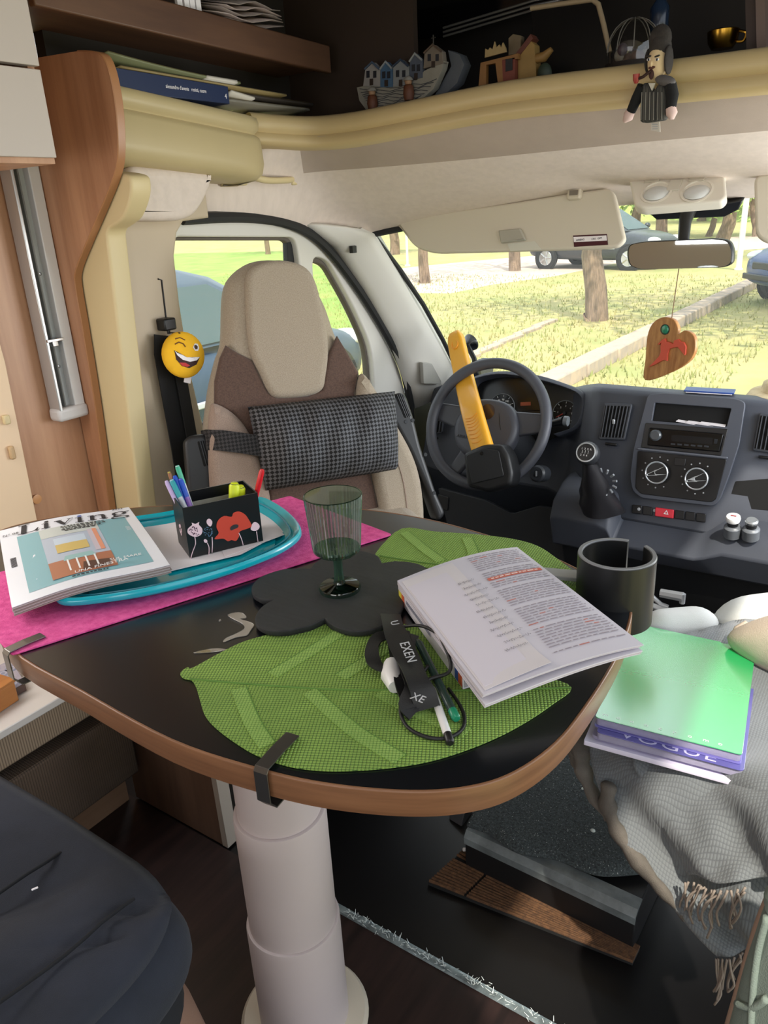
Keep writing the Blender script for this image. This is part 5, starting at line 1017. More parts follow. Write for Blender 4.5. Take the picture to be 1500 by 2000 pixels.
leafmat('leaf_placemat', [(732, 1096), (738, 1074), (785, 1032), (850, 1038), (925, 1043), (1000, 1052), (1050, 1066), (1090, 1092), (1125, 1120), (1146, 1146), (1140, 1170), (1060, 1160), (960, 1140), (860, 1112), (790, 1106), (736, 1106)],
        [(742, 1086), (820, 1098), (900, 1108), (1000, 1124), (1130, 1150)], [[(790, 1040), (826, 1070), (862, 1096)], [(912, 1050), (924, 1080), (918, 1100)]], 'green leaf placemat partly hidden behind the open book')
# ------------------------------------------------------------------ slate flower trivet
SZ = TZ + .0035
slate = M('black_slate', (34, 36, 38), .55, rgb2=(20, 21, 23), wood=(6, 60, 6), vs=3, bump=.6, bs=60)
tv = thing('flower_trivet', 'black slate flower shaped trivet under the green goblet', 'trivet', (pz(655, 1150, SZ).x, pz(655, 1150, SZ).y, SZ))
lob = [[(605, 1109), (585, 1108), (555, 1110), (525, 1118), (503, 1129), (491, 1145), (495, 1160), (510, 1168)], [(533, 1170), (512, 1182), (499, 1200), (500, 1216), (518, 1228), (545, 1231), (575, 1227), (607, 1219)], [(634, 1206), (646, 1217), (668, 1227), (698, 1231), (730, 1227), (758, 1215), (778, 1200), (786, 1184)], [(790, 1172), (815, 1160), (838, 1140), (842, 1120), (828, 1104), (800, 1096), (770, 1094)], [(746, 1098), (738, 1084), (716, 1076), (690, 1073), (660, 1077), (632, 1087), (614, 1098)]]
tf = []
for L_ in lob:
    q = [Vector((*flat(SZ + .009).at(*p), 0)) for p in L_]; tf += v2(spline(q, 3, False))
plate('slab', [tf], .008, slate, tv, flat(SZ).m, .0018, 2)
tce = cen(tf); plate('under_rim', [inset(tf, tce, .965)], .002, M('slate_under', (22, 22, 24), .8), tv, flat(SZ - .002).m, 0)
# ------------------------------------------------------------------ green ribbed goblet
gz = SZ + .008; gc = pz(664, 1151, gz); gl = thing('goblet', 'green ribbed stem glass standing on the black flower trivet', 'glass', gc)
gg = glass('green_glass', (.70, .80, .74), .10, .16, (.62, .78, .68)); gd_ = glass('green_glass_thick', (.30, .46, .39), .08, .12, (.3, .5, .4))
H_ = .141; rb = lambda k, r: 1 + (.030 if k % 2 else 0)
MB().lathe([(.0285, 0), (.0295, .003), (.028, .0065), (.018, .0085), (.0085, .0105), (.0068, .016), (.0062, .035), (.0068, .050), (.012, .0545)], gc, Z, 40).build('stem_and_foot', gd_, gl, smooth=50)
gg2 = glass('green_glass_rib_shade', (.36, .48, .42), .12, .20, (.42, .58, .50))  # darker tint on alternate facets imitates the light and dark of the ribs
bowl = MB().lathe([(.012, .0542), (.026, .056), (.0315, .061), (.0325, .068), (.0345, .095), (.0385, H_)], gc, Z, 96, rb, ).build('bowl', [gg, gg2], gl, smooth=0)
for i, f in enumerate(bowl.data.polygons): f.material_index = i % 2
MB().lathe([(.0385, H_ - .0008), (.0390, H_), (.0380, H_ + .0006), (.0372, H_)], gc, Z, 60, ring=True).build('rim', gd_, gl, smooth=80)
MB().lathe([(.030, .0605), (.0315, .063), (.0308, .066), (.001, .064), (.001, .0605)], gc, Z, 48).build('thick_bottom', gd_, gl)
# ------------------------------------------------------------------ books on the mats
def quad_at(px, z): return [pz(a, b, z) for a, b in px]
bz = TZ + .0025
pb_ = thing('paperback', 'thick paperback with yellow and blue spine edge beneath the open book', 'book', pz(900, 1260, bz))
bq_ = quad_at([(782, 1174), (906, 1346), (1150, 1262), (1000, 1110)], bz)
def slabq(Q, z0, z1, k=1.0):
    c = sum(Q, Vector()) / 4; Q2 = [c + (p - c) * k for p in Q]; return MB().prism([Vector((p.x, p.y, z0)) for p in Q2], (0, 0, z1 - z0))
slabq(bq_, bz, bz + .0014).build('cover', M('book_white', (226, 222, 230), .4), pb_, smooth=0); slabq(bq_, bz + .0014, bz + .0265, .985).build('page_block', M('pages', (214, 206, 214), .8, bump=.8, bs=900, stretch=(1, 1, 60)), pb_, smooth=0); slabq(bq_, bz + .0265, bz + .028).build('cover', M('book_white', (226, 222, 230), .4), pb_, smooth=0)
sp0, sp1 = bq_[0], bq_[1]; sdv = (sp1 - sp0).normalized(); sn = Vector((sdv.y, -sdv.x, 0)); sn = sn if sn.x < 0 else -sn
SPl = Plane(sp0 + sn * .0012, sdv, Z); sl = (sp1 - sp0).length
plate('spine', [[(0, 0), (sl, 0), (sl, .028), (0, .028)]], .0014, M('book_white', (226, 222, 230), .4), pb_, SPl.m, .0003, n0=-.0014)
for x0, x1, c_ in ((.0, .012, (214, 200, 70)), (.012, .022, (206, 96, 60)), (sl - .022, sl - .012, (60, 90, 170)), (sl - .012, sl - .002, (206, 190, 180))): plate('spine_band', [[(x0, .002), (x1, .002), (x1, .026), (x0, .026)]], .0005, M('band%d' % c_[0], c_, .5), pb_, SPl.m, 0, n0=.0001)
for k in range(22): plate('spine_print', [[(.03 + k * .0042, .011), (.0328 + k * .0042, .011), (.0328 + k * .0042, .016), (.03 + k * .0042, .016)]], .0003, M('spine_grey', (150, 150, 168), .6), pb_, SPl.m, 0, n0=.0001, smooth=0)
ob = thing('open_book', 'open grey-white textbook folded back with handwritten notes and printed column', 'book', pz(950, 1230, bz + .03))
oTL, oTR, oBR, oBL = pz(776, 1134, TZ + .046), pz(1010, 1066, TZ + .048), pz(1258, 1256, TZ + .052), pz(945, 1358, TZ + .040)
def OB(s, t, n=0.0):
    p = oTL.lerp(oTR, s).lerp(oBL.lerp(oBR, s), t); return p + Z * (.007 * math.sin(s * 3.0) * (1 - .3 * t) - .003 * s ** 6 + n)
def osheet(nm, mt, n0, n1, f=lambda s, t: (s, t), ns=16, nt_=10, dz=lambda s, t: 0):
    g0 = [[OB(*f(i / ns, j / nt_), n0 + dz(i / ns, j / nt_)) for i in range(ns + 1)] for j in range(nt_ + 1)]; g1 = [[OB(*f(i / ns, j / nt_), n1 + dz(i / ns, j / nt_)) for i in range(ns + 1)] for j in range(nt_ + 1)]
    ring = lambda G_: G_[0] + [r[-1] for r in G_[1:]] + G_[-1][-2::-1] + [r[0] for r in G_[-2:0:-1]]
    m_ = MB().grid(g0).grid(g1); m_.rings([ring(g0), ring(g1)], True, False, False); return m_.build(nm, mt, ob, smooth=40)
pgm = M('book_page', (206, 202, 212), .75); pge = M('page_edges', (190, 180, 184), .8)
osheet('page', pgm, -.0006, 0)
for k in range(4): osheet('page_block', pge if k % 2 else pgm, -.0022 - k * .0014, -.0009 - k * .0014, lambda s, t, k=k: (s * (.996 - .002 * k), t * (.994 - .004 * k)))
for k in range(3): osheet('page_block', pge if k % 2 else pgm, -.0125 - k * .0016, -.011 - k * .0016, lambda s, t, k=k: (s * (.985 - .004 * k) + .004, t * (1.004 - .002 * k)), dz=lambda s, t: .0046 * s ** 2 + .003 * (1 - t))
osheet('loose_sheet', M('sheet_cream', (214, 208, 212), .7), .0004, .0008, lambda s, t: (.02 + s * .40, .03 + t * .95), dz=lambda s, t: .004 * max(0, t - .9) * 10 * s)
osheet('loose_sheet', M('sheet_cream2', (212, 206, 216), .7), .0009, .0013, lambda s, t: (.03 + s * .30, .10 + t * .86))
random.seed(12); tm = MB()
def OBL(s0, s1, t, w, mb, n=.0011):
    k = max(1, int((s1 - s0) / .08)); g0 = [OB(s0 + (s1 - s0) * i / k, t, n) for i in range(k + 1)]; g1 = [OB(s0 + (s1 - s0) * i / k, t + w, n) for i in range(k + 1)]; mb.grid([g0, g1])
redt = MB()
for r in range(46):
    t = .035 + r * .0195
    if .255 < t < .30: continue
    s = .545 - .06 * t; mb = tm
    if r % 9 == 8: continue
    while s < .955:
        l = random.uniform(.02, .07); OBL(s, min(s + l, .965), t, .0062, redt if (random.random() < .06) else tm); s += l + .012
tm.build('printed_text', M('text_grey', (158, 150, 160), .8), ob, smooth=0, kind='stuff'); redt.build('underlined_text', M('text_red', (190, 120, 110), .8), ob, smooth=0, kind='stuff')
hb2 = MB(); OBL(.535, .965, .262, .026, hb2); hb2.build('heading_bar', M('heading_red', (206, 110, 92), .7), ob, smooth=0)
hm = MB(); s = .56
while s < .93: l = random.uniform(.02, .05); OBL(s, s + l, .271, .009, hm, .0014); s += l + .01
hm.build('heading_text', M('heading_white', (240, 220, 214), .7), ob, smooth=0, kind='stuff')
hwm = M('pencil_grey', (140, 136, 144), .8)
for r in range(12):
    t = .24 + r * .052; s = .33 + .015 * math.sin(r * 2.1) - .005 * r; pts = []; ln_ = random.uniform(.12, .19)
    for k in range(34): pts.append(OB(s + ln_ * k / 34 + .004 * math.sin(k * 2.4), t + .012 * math.sin(k * 1.9 + r) * (.6 + .4 * math.sin(k * .7)), .0022))
    MB().tube(pts, .00024, 4).build('handwriting_line', hwm, ob)
# ------------------------------------------------------------------ lanyard, pens
ln = thing('lanyard', 'crumpled black lanyard with EXEN lettering beside the open book', 'lanyard', pz(800, 1300, TZ + .002))
lam = M('lanyard_black', (18, 18, 20), .5, bump=.2, bs=800); z0 = TZ + .003
def zp(L_): return [pz(a, b, z0 + h) for a, b, h in L_]
def bandof(L_, w, nm='strap', roll=0): q = spline(zp(L_), 4, False); MB().strap(q, w, .0016, [Vector((.25 * math.sin(i * .5 + roll), .2 * math.cos(i * .4 + roll), 1)) for i in range(len(q))]).build(nm, lam, ln, smooth=50)
bandof([(762, 1200, .012), (768, 1222, .020), (778, 1250, .026), (796, 1285, .030), (812, 1320, .030), (826, 1352, .022), (836, 1384, .006)], .027)
bandof([(800, 1238, .006), (792, 1262, .014), (800, 1300, .022), (812, 1340, .020), (800, 1376, .010), (812, 1392, .004)], .024, 'strap', 1)
bandof([(776, 1232, .004), (784, 1270, .010), (792, 1310, .014), (800, 1350, .012), (818, 1380, .006)], .030, 'strap', 2)
bandof([(758, 1240, .012), (738, 1246, .012), (726, 1268, .012), (732, 1296, .012), (752, 1306, .012), (772, 1298, .014)], .017, 'loop', .5)
for L_ in ([(836, 1300, .022), (800, 1350, .010), (782, 1385, .003), (796, 1420, .002), (835, 1440, .002), (875, 1441, .002), (902, 1425, .002), (907, 1400, .002), (895, 1372, .003), (876, 1345, .004)], [(786, 1224, .018), (820, 1222, .030), (852, 1236, .036), (868, 1262, .034), (880, 1295, .026), (874, 1315, .018), (840, 1326, .018), (806, 1346, .020)]):
    MB().tube(spline(zp(L_), 5, False), .0021, 6).build('cord', lam, ln, smooth=180)
MB().tube(zp([(766, 1298, .008), (764, 1320, .009), (772, 1342, .008)]), [.010, .012, .008], 12).build('white_clip', white_p, ln, smooth=60)
silv = M('print_silver', (186, 188, 192), .5)
def strip_text(b_, px0, px1, h, sz):
    a, c = pz(*px0, z0 + h), pz(*px1, z0 + h); d = (c - a).normalized(); n_ = (Z + (EYE - a).normalized() * .5).normalized(); v = n_.cross(d); n_ = d.cross(v); text(b_, sz, silv, ln, Matrix(((d.x, v.x, n_.x, a.x), (d.y, v.y, n_.y, a.y), (d.z, v.z, n_.z, a.z), (0, 0, 0, 1))), 'lanyard_lettering', .0002, space=1.05)
strip_text('EXEN', (780, 1256), (808, 1322), .0335, .017); strip_text('U', (762, 1214), (772, 1238), .0235, .015); strip_text('XE', (800, 1364), (832, 1376), .0285, .013)
def tpen(nm, lab, a, b, r, m1, m2, tipm):
    p, q = pz(*a[:2], TZ + a[2]), pz(*b[:2], TZ + b[2]); o = thing(nm, lab, 'pen', p); d = q - p; L_ = d.length
    MB().lathe([(r * .4, 0), (r, .008), (r, L_ - .012), (r * .9, L_ - .010)], p, d, 12).build('barrel', m1, o, smooth=50); MB().lathe([(r * 1.02, L_ - .014), (r * 1.02, L_ - .002), (r * .7, L_)], p, d, 12).build('end_cap', tipm, o, smooth=50)
    return o
tpen('pen', 'white pen with black end under the lanyard', (842, 1340, .008), (880, 1452, .0070), .0045, white_p, white_p, blackp)
tpen('pen', 'dark green pen lying across the lanyard', (815, 1250, .022), (892, 1405, .0085), .0048, M('pen_dark_green', (40, 60, 54), .25), white_p, M('pen_green_tip', (30, 130, 96), .25))
# ------------------------------------------------------------------ spilled water
wat = glass('water', (.97, .97, .97), .30)
wp_ = thing('water_spill', 'small shiny water spill on the black table left of the trivet', 'water')
for L_ in ([(1110, 805), (1150, 793), (1185, 795), (1205, 818), (1172, 824), (1212, 836), (1242, 852), (1225, 880), (1205, 905), (1150, 915), (1092, 938), (1100, 920), (1150, 897), (1192, 872), (1182, 848), (1140, 826)], [(945, 990), (1000, 975), (1060, 968), (1112, 975), (1060, 984), (1000, 990)], [(1070, 828), (1080, 826), (1078, 834), (1068, 836)]):
    plate('puddle', [v2(spline([Vector((*flat(TZ).at(a / 2.5, 880 + b / 2.5), 0)) for a, b in L_], 3))], .0010, wat, wp_, flat(TZ + .0001).m, .0004, 2, smooth=60)
# ------------------------------------------------------------------ cup holder clamped to the table edge
ct = pD(1205, 1083, 1.02); ch = thing('cup_holder', 'black open cup holder ring clamped to the far right table edge', 'cup holder', (ct.x, ct.y, ct.z - .095))
chm = M('holder_black', (24, 25, 27), .35); ro, ri, hh = .051, .0445, .095
g0 = math.atan2(pz(1250, 1060, ct.z).y - ct.y, pz(1250, 1060, ct.z).x - ct.x); aa = [g0 + .28 + (2 * math.pi - .56) * k / 60 for k in range(61)]
MB().rings([[Vector((ct.x + math.cos(a) * r, ct.y + math.sin(a) * r, ct.z + dz)) for r, dz in ((ri, -hh), (ri, 0), (ri + .001, .001), (ro - .001, .001), (ro, 0), (ro, -hh))] for a in aa]).build('ring', chm, ch, smooth=40)
MB().rings([[Vector((ct.x + math.cos(a) * r, ct.y + math.sin(a) * r, ct.z + .0008)) for r in (ri + .0005, ro - .0005)] + [Vector((ct.x + math.cos(a) * r, ct.y + math.sin(a) * r, ct.z + .0024)) for r in (ro - .001, ri + .001)] for a in aa]).build('top_lip', M('holder_lip', (120, 122, 126), .4), ch, smooth=40)
MB().lathe([(.0445, 0), (.0445, .003)], (ct.x, ct.y, ct.z - hh), Z, 40).build('base', chm, ch)
a0, a1 = pz(1094, 1122, TZ + .012), pz(1160, 1128, TZ + .012); dd_ = (a1 - a0).normalized(); MB().strap([a0 - dd_ * .03, a0, a1 + dd_ * .012], .026, .006, Z).build('clamp_arm', M('arm_grey', (150, 152, 152), .4), ch, bevel=.001, smooth=0)
e_ = a1 + dd_ * .008; MB().box(e_ - Z * .02, (.012, .014, .05)).build('clamp_post', chm, ch, bevel=.002)
# ------------------------------------------------------------------ floor strip, mats and step
alu = thing('floor_strip', 'worn aluminium edge strip on the floor between wood and black cab floor', 'trim strip', (-.45, .81, 0))
MB().rings([[Vector((x, y, z)) for y, z in ((.798, .0005), (.800, .004), (.806, .0055), (.813, .004), (.815, .0005))] for x in (-.78, -.5, -.2, .1)]).build('strip', M('worn_aluminium', (170, 186, 190), .4, metal=.7, var=.5, vs=60), alu)
fl = MB(); random.seed(5)
for k in range(260):
    x = random.uniform(-.70, .0); c = Vector((x, .806 + random.gauss(0, .004), .0058)); d = Vector((random.uniform(-1, 1), random.uniform(-.6, .6), .12)).normalized() * random.uniform(.004, .011); n_ = Vector((-d.y, d.x, 0)).normalized() * .0007; fl.poly([c - n_, c + n_, c + d + n_ * .4, c + d - n_ * .4])
fl.build('lint', M('lint_white', (206, 216, 216), .6), alu, smooth=0, kind='stuff')
coir = thing('coir_mat', 'narrow brown ribbed coir mat before the carpeted step', 'mat', (-.45, 1.0, .0))
coirm = M('coir', (104, 72, 46), .95, rgb2=(72, 49, 32), vs=120, bump=.8, bs=500); cz = -.003
cq = [pz(836, 1718, .01), pz(905, 1655, .01), pz(1250, 1845, .01), pz(1236, 1874, .01)]
for p in cq: p.z = -.0045
MB().prism(cq, (0, 0, .007)).build('backing', M('mat_black', (20, 20, 20), .9), coir)
rib = MB(); e0, e1 = cq[0].lerp(cq[1], 0), cq[3].lerp(cq[2], 0)
for k in range(14):
    if k in (10,): continue
    t = (k + .5) / 14; a, b = cq[0].lerp(cq[1], t), cq[3].lerp(cq[2], t)
    for u0, u1 in ((.0, .19), (.205, 1.0)):
        if t > .62 or True: P0, P1 = a.lerp(b, u0), a.lerp(b, u1); rib.tube([P0 + Z * .009, P0.lerp(P1, .5) + Z * .0095, P1 + Z * .009], (cq[1] - cq[0]).length / 14 * .42, 6)
rib.build('ribs', coirm, coir, smooth=60, kind='stuff')
q = cq[0].lerp(cq[1], .9) + (cq[3] - cq[0]) * .02; MB().tube([q + Z * .02, q + Vector((.012, .002, .026)), q + Vector((.018, -.008, .020))], .004, 8).build('white_bit', white_p, coir)
st = thing('cab_step', 'black carpeted step with grey plastic nosing below the seat', 'step', (-.4, 1.25, 0))
s_l = pz(905, 1622, .09); s_r = pz(1246, 1790, .055)
nose0, nose1 = pz(908, 1655, .05), pz(1240, 1815, .05)
nd = (nose1 - nose0); nd.z = 0; nd.normalize(); nb = Vector((-nd.y, nd.x, 0))
SB = lambda u, v, z: Vector((nose0.x, nose0.y, 0)) + nd * u + nb * v + Z * z
wdt = (nose1 - nose0).length
MB().rings([[SB(u, v, z) for v, z in ((.0, -.004), (.0, .075), (.012, .088), (.6, .088), (.6, -.004))] for u in (0, wdt)]).build('body', M('step_black', (18, 18, 20), .5), st, bevel=.003)
MB().rings([[SB(u, v, z) for v, z in ((-.003, .062), (-.004, .078), (.006, .0905), (.030, .092), (.030, .089), (.0, .078))] for u in (.0, wdt * .3, wdt * .7, wdt)]).build('nosing', M('nosing_grey', (120, 128, 130), .35, var=.5, vs=20), st, smooth=40)
carp = M('speckled_carpet', (74, 82, 84), .95, rgb2=(36, 42, 44), vs=260, bump=.9, bs=500, dust=((190, 196, 192), 420, .66))
G = []
for i in range(19):
    u = wdt * (i / 18 * 1.0); r = []; cr = .03 * math.sin(i / 18 * 5) + .012 * math.sin(i * 1.3)
    fr = .018 + .075 * (i / 18) ** 3 + .008 * math.sin(i * .8)
    for v, z in ((fr - .012, .093), (fr - .016, .103), (fr, .114 + .006 * math.sin(i * .5)), (fr + .06, .116), (.3, .112), (.6, .112)): r.append(SB(u, v, z))
    G.append(r)
MB().grid(G).build('carpet', carp, st, smooth=180, solid=.006, sub=1)
cb = MB(); random.seed(9)
for k in range(60):
    c = SB(random.uniform(.02, wdt), random.uniform(.12, .5), .1195); s = random.choice((.0008, .001, .0015, .003)); cb.ell(c, (s, s * 1.3, s * .6), 6, 4)
c = pz(1158, 1622, .12); cb.ell(c, (.005, .004, .003), 8, 5); cb.build('crumbs', M('crumb', (190, 200, 196), .7), st, smooth=60, kind='stuff')
rlq = thing('seat_rail', 'grey metal seat rail bracket standing left of the step', 'rail', pz(880, 1640, 0)); MB().prism([pY(876, 1590, 1.12), pY(908, 1588, 1.12), pY(893, 1652, 1.10), pY(884, 1655, 1.10)], (0, .05, .0)).build('bracket', M('rail_steel', (96, 98, 104), .4, metal=.4), rlq, bevel=.003); MB().tube([pY(880, 1650, 1.06), pY(800, 1690, 1.02), pY(786, 1705, 1.0)], .006, 8).build('spring', blackp, rlq)
# handbrake frame behind the cup holder
hbk = thing('adjustment_lever', 'silver seat lever and tubular frame behind the cup holder', 'lever', pY(1320, 1200, 1.75))
tb = M('tube_silver', (176, 178, 180), .35, metal=.5)
MB().tube(spline([pY(1262, 1178, 1.72), pY(1300, 1193, 1.72), pY(1352, 1198, 1.72), pY(1366, 1208, 1.72), Vector((pY(1366, 1208, 1.72).x + .004, 1.72, .08)), Vector((pY(1366, 1208, 1.72).x + .004, 1.72, -.004))], 4, False), .009, 8).build('tube', tb, hbk, smooth=60)
MB().tube([pY(1290, 1158, 1.74), pY(1334, 1166, 1.74)], [.011, .012], 8).build('lever', tb, hbk); MB().tube([pY(1334, 1160, 1.74), pY(1332, 1178, 1.74)], .007, 8).build('lever_end', tb, hbk); MB().tube([pY(1268, 1160, 1.73), pY(1290, 1180, 1.73), pY(1305, 1186, 1.73)], .006, 8).build('linkage', tb, hbk)
# ------------------------------------------------------------------ passenger seat under the throw
seatz = .455
pst = thing('passenger_seat', 'light grey seat cushion under the throw at the right', 'seat', (.0, 1.2, 0))
MB().box((.02, 1.21, .38), (.56, .46, .13)).build('seat_cushion', M('cushion_grey', (150, 150, 146), .9), pst, bevel=.04, bseg=4); MB().lathe([(.14, -.03), (.14, .33)], (.05, 1.30, 0), Z, 24).build('swivel_base', blackp, pst)
bk = thing('bolster', 'pale grey padded bolster lying behind the green notebook', 'bolster', pz(1380, 1235, .47)); pgm_ = M('pale_grey_fabric', (206, 208, 206), .9, bump=.3, bs=900, var=.06, vs=20)
for a, b, r in (((1248, 1236), (1402, 1222), .036), ((1392, 1222), (1640, 1192), .045)):
    A1, B1 = pz(*a, .455), pz(*b, .455); A1.z = B1.z = .462
    q = [A1.lerp(B1, k / 8) for k in range(9)]; MB().tube(q, [r * (.25 if k in (0, 8) else .8 if k in (1, 7) else 1) for k in range(9)], 16).build('roll', pgm_, bk, smooth=180, sub=1)
bp_ = thing('cloth_bag', 'beige cloth bag with a small green button at the right edge', 'bag', pz(1500, 1290, .48)); bgm = M('beige_cloth', (206, 190, 174), .9, bump=.4, bs=500, var=.08, vs=14)
c = pz(1492, 1262, .50); RR = []
for k, (w, h) in enumerate(((.01, .01), (.034, .03), (.05, .045), (.062, .055), (.07, .06), (.055, .05), (.01, .01))):
    cc = c + Vector((.030 * k - .06, -.005 * k, .008 * k)); RR.append([cc + Vector((0, w * math.cos(a) * (1 + .08 * math.sin(3 * a + k)), h * math.sin(a))) for a in [2 * math.pi * i / 20 for i in range(20)]])
MB().rings(RR).build('body', bgm, bp_, smooth=180, sub=1)
MB().tube([pz(1432, 1246, .50), pz(1440, 1228, .515), pz(1458, 1218, .52)], .006, 8).build('cord_end', bgm, bp_, smooth=60)
g_ = pD(1494, 1243, 1.28); MB().lathe([(.009, 0), (.008, .003), (.001, .004)], g_, EYE - g_, 14).build('green_button', M('button_green', (60, 150, 110), .4), bp_)
# throw
thr = thing('throw_blanket', 'grey fringed throw draped over the seat under the notebooks', 'blanket', (-.05, .95, .2))
thm = M('throw_grey', (116, 121, 124), .95, rgb2=(98, 102, 106), bump=.3, weave=780, sheen=.2); tanm = M('throw_tan', (108, 102, 95), .95, bump=.6, bs=700, var=.25, vs=40)
LB = [pz(1268, 1214, .462), pz(1215, 1310, .468), pz(1165, 1420, .478), pY(1150, 1470, .925), pY(1172, 1540, .888), pY(1205, 1610, .868), pY(1262, 1700, .85), pY(1330, 1786, .835), pY(1400, 1868, .82)]
RB = [pz(1560, 1180, .466), pz(1640, 1330, .470), pz(1700, 1450, .478), pY(1730, 1530, .90), pY(1735, 1600, .865), pY(1730, 1670, .85), pY(1715, 1745, .838), pY(1700, 1810, .83), pY(1690, 1870, .82)]
def drape(L_, R_2, n, amp, off, seed=0):
    L_, R_2 = spline(L_, 4, False), spline(R_2, 4, False); G = []; N = len(L_)
    for j, (a, b) in enumerate(zip(L_, R_2)):
        r = []; hang = max(0, (j / (N - 1) - .25) / .75)
        for i in range(n + 1):
            s = i / n; p = a.lerp(b, s); w = amp * hang ** .6 * (math.sin(s * 15 - j * .16 + seed) * 1.0 + math.sin(s * 29 - j * .25 + seed * 2) * .35 + math.sin(s * 6 + j * .12 + seed) * .7) + .0025 * math.sin(s * 23 + j * .9)
            r.append(p + Vector((0, -1, .35)) * (w + off) if hang > 0 else p + Z * (abs(w) + off))
        G.append(r)
    return G
G1 = drape(LB, RB, 60, .012, .0); MB().grid(G1).build('lower_layer', thm, thr, smooth=180, solid=.003)
def upto(B_, y): return B_
LB2 = [pz(1290, 1260, .470), pz(1250, 1380, .480), pz(1240, 1470, .482), pY(1262, 1540, .90), pY(1296, 1620, .87), pY(1330, 1690, .845), pY(1340, 1716, .835)]
RB2 = [pz(1560, 1185, .472), pz(1650, 1360, .480), pz(1700, 1450, .483), pY(1730, 1530, .885), pY(1735, 1600, .85), pY(1730, 1660, .835), pY(1725, 1700, .825)]
G2 = drape(LB2, RB2, 56, .010, .008, 2); MB().grid(G2).build('upper_layer', thm, thr, smooth=180, solid=.003)
# rolled tan folds along the left
for L_, r in (([(1150, 1420, .445, 0), (1136, 1470, 0, .93), (1148, 1530, 0, .90), (1190, 1600, 0, .875)], .017), ([(1190, 1530, 0, .885), (1188, 1580, 0, .872), (1222, 1650, 0, .858), (1290, 1735, 0, .842), (1340, 1795, 0, .832)], .015), ([(1128, 1440, 0, .955), (1118, 1468, 0, .945), (1126, 1500, 0, .93)], .012)):
    q = spline([pz(a, b, z) if z else pY(a, b, y) for a, b, z, y in L_], 5, False); MB().tube(q, [r * (.5 + .5 * math.sin(math.pi * min(1, .15 + k / len(q)))) * (1 + .22 * math.sin(k * 1.7) + .12 * math.sin(k * .6)) for k in range(len(q))], 12, flatten=.7).build('edge_fold', tanm, thr, smooth=180)
fm = M('fringe_tan', (142, 130, 120), .9); random.seed(21)
for row, Gx, n0, n1, cnt, ln_ in ((0, G2, 0, 22, 13, .072), (1, G1, 0, 20, 12, .075)):
    for k in range(cnt):
        p = Gx[-1][int(n0 + (n1 - n0) * k / cnt)] + Vector((0, -.004 - .010 * (row == 0), 0)); l = ln_ * random.uniform(.7, 1.15); sw_ = random.uniform(-.012, .012)
        q = [p, p + Vector((sw_ * .5, -.002, -l * .35)), p + Vector((sw_, 0, -l * .7)), p + Vector((sw_ * .4, .001, -l))]
        MB().tube(spline(q, 3, False), .0016, 5).build('fringe_tassel', fm, thr, smooth=180)
        if random.random() < .6: MB().tube(spline([p + X * .008, p + Vector((.004 + sw_, -.004, -l * .3)), p + Vector((sw_ + .001, -.003, -l * .7)), p + Vector((sw_ * .5 + .002, 0, -l * .95))], 3, False), .0015, 5).build('fringe_tassel', fm, thr, smooth=180)
# notebooks on the throw
nz = 0.0
ntop = [(1162, 1400), (1450, 1474), (1476, 1268), (1240, 1217)]
_a, _b = pz(1162, 1400, .536), pz(1450, 1474, .536); _u = (_b - _a).normalized(); _v = Vector((-_u.y, _u.x, 0)) * math.cos(R_(8)) - Z * math.sin(R_(8)); _n = _u.cross(_v)
NP = Plane(_a - _n * .036, _u, _v)
def nb_quad(z, k=1.0, d=(0, 0)): Q = NP.pts(ntop, .036); c = cen(Q); return [Vector((c[0] + (p[0] - c[0]) * k + d[0], c[1] + (p[1] - c[1]) * k + d[1], z)) for p in Q]
def nbslab(nm, z0, z1, mt, par, k=1.0, d=(0, 0), r=.006):
    Q = nb_quad(z0, k, d); return plate(nm, [roundpoly([(p.x, p.y) for p in Q], r, 4)], z1 - z0, mt, par, NP.m, .0004, 1, n0=z0)
lil = M('lilac_pages', (206, 200, 232), .8, bump=.8, bs=800, stretch=(1, 1, 40)); lilw = M('white_pages', (224, 218, 238), .8)
Q0 = [NP.w(*q[:2], q[2]) for q in nb_quad(nz)]
pad_ = thing('notepad', 'white block of loose sheets at the bottom of the notebook stack', 'notepad', Q0[0]); nbslab('sheets', nz - .002, nz + .005, lilw, pad_, 1.03, (-.006, -.012), .002); nbslab('sheets', nz + .005, nz + .010, lil, pad_, 1.0, (-.001, -.006), .008)
vg = thing('notebook', 'purple blue notebook with large thin letters in the middle of the stack', 'notebook', Q0[0] + Z * .01)
nbslab('pages', nz + .010, nz + .021, lil, vg, .985, (.006, -.016)); nbslab('cover', nz + .021, nz + .0222, M('purple_cover', (92, 88, 160), .3, coat=.4), vg, .99, (.006, -.018), .008)
Q = nb_quad(nz + .0224, .99, (.006, -.018)); d = (Q[1] - Q[0]).normalized(); v = Z.cross(d); text('VOGUE', .030, M('letter_lilac', (200, 196, 230), .5), vg, NP.m @ Matrix(((d.x, v.x, 0, Q[0].x + d.x * .03 + v.x * .004), (d.y, v.y, 0, Q[0].y + d.y * .03 + v.y * .004), (0, 0, 1, nz + .0223), (0, 0, 0, 1))), 'cover_lettering', .0001, sx=1.15, space=1.15)
gn = thing('notebook', 'glossy green notebook lettered monocromo on top of the stack', 'notebook', Q0[0] + Z * .023)
nbslab('back_cover', nz + .0225, nz + .0235, M('purple_edge', (110, 104, 176), .4), gn, 1.0, (.0, -.003)); nbslab('pages', nz + .0235, nz + .0345, M('nb_pages', (196, 190, 224), .8, bump=.8, bs=800, stretch=(1, 1, 40)), gn, .985, (.0, -.001))
nbslab('cover', nz + .0345, nz + .0358, M('green_gloss', (20, 176, 96), .22, coat=1.0, cior=2.8, crough=.14, bump=.05, bs=60), gn, 1.0)
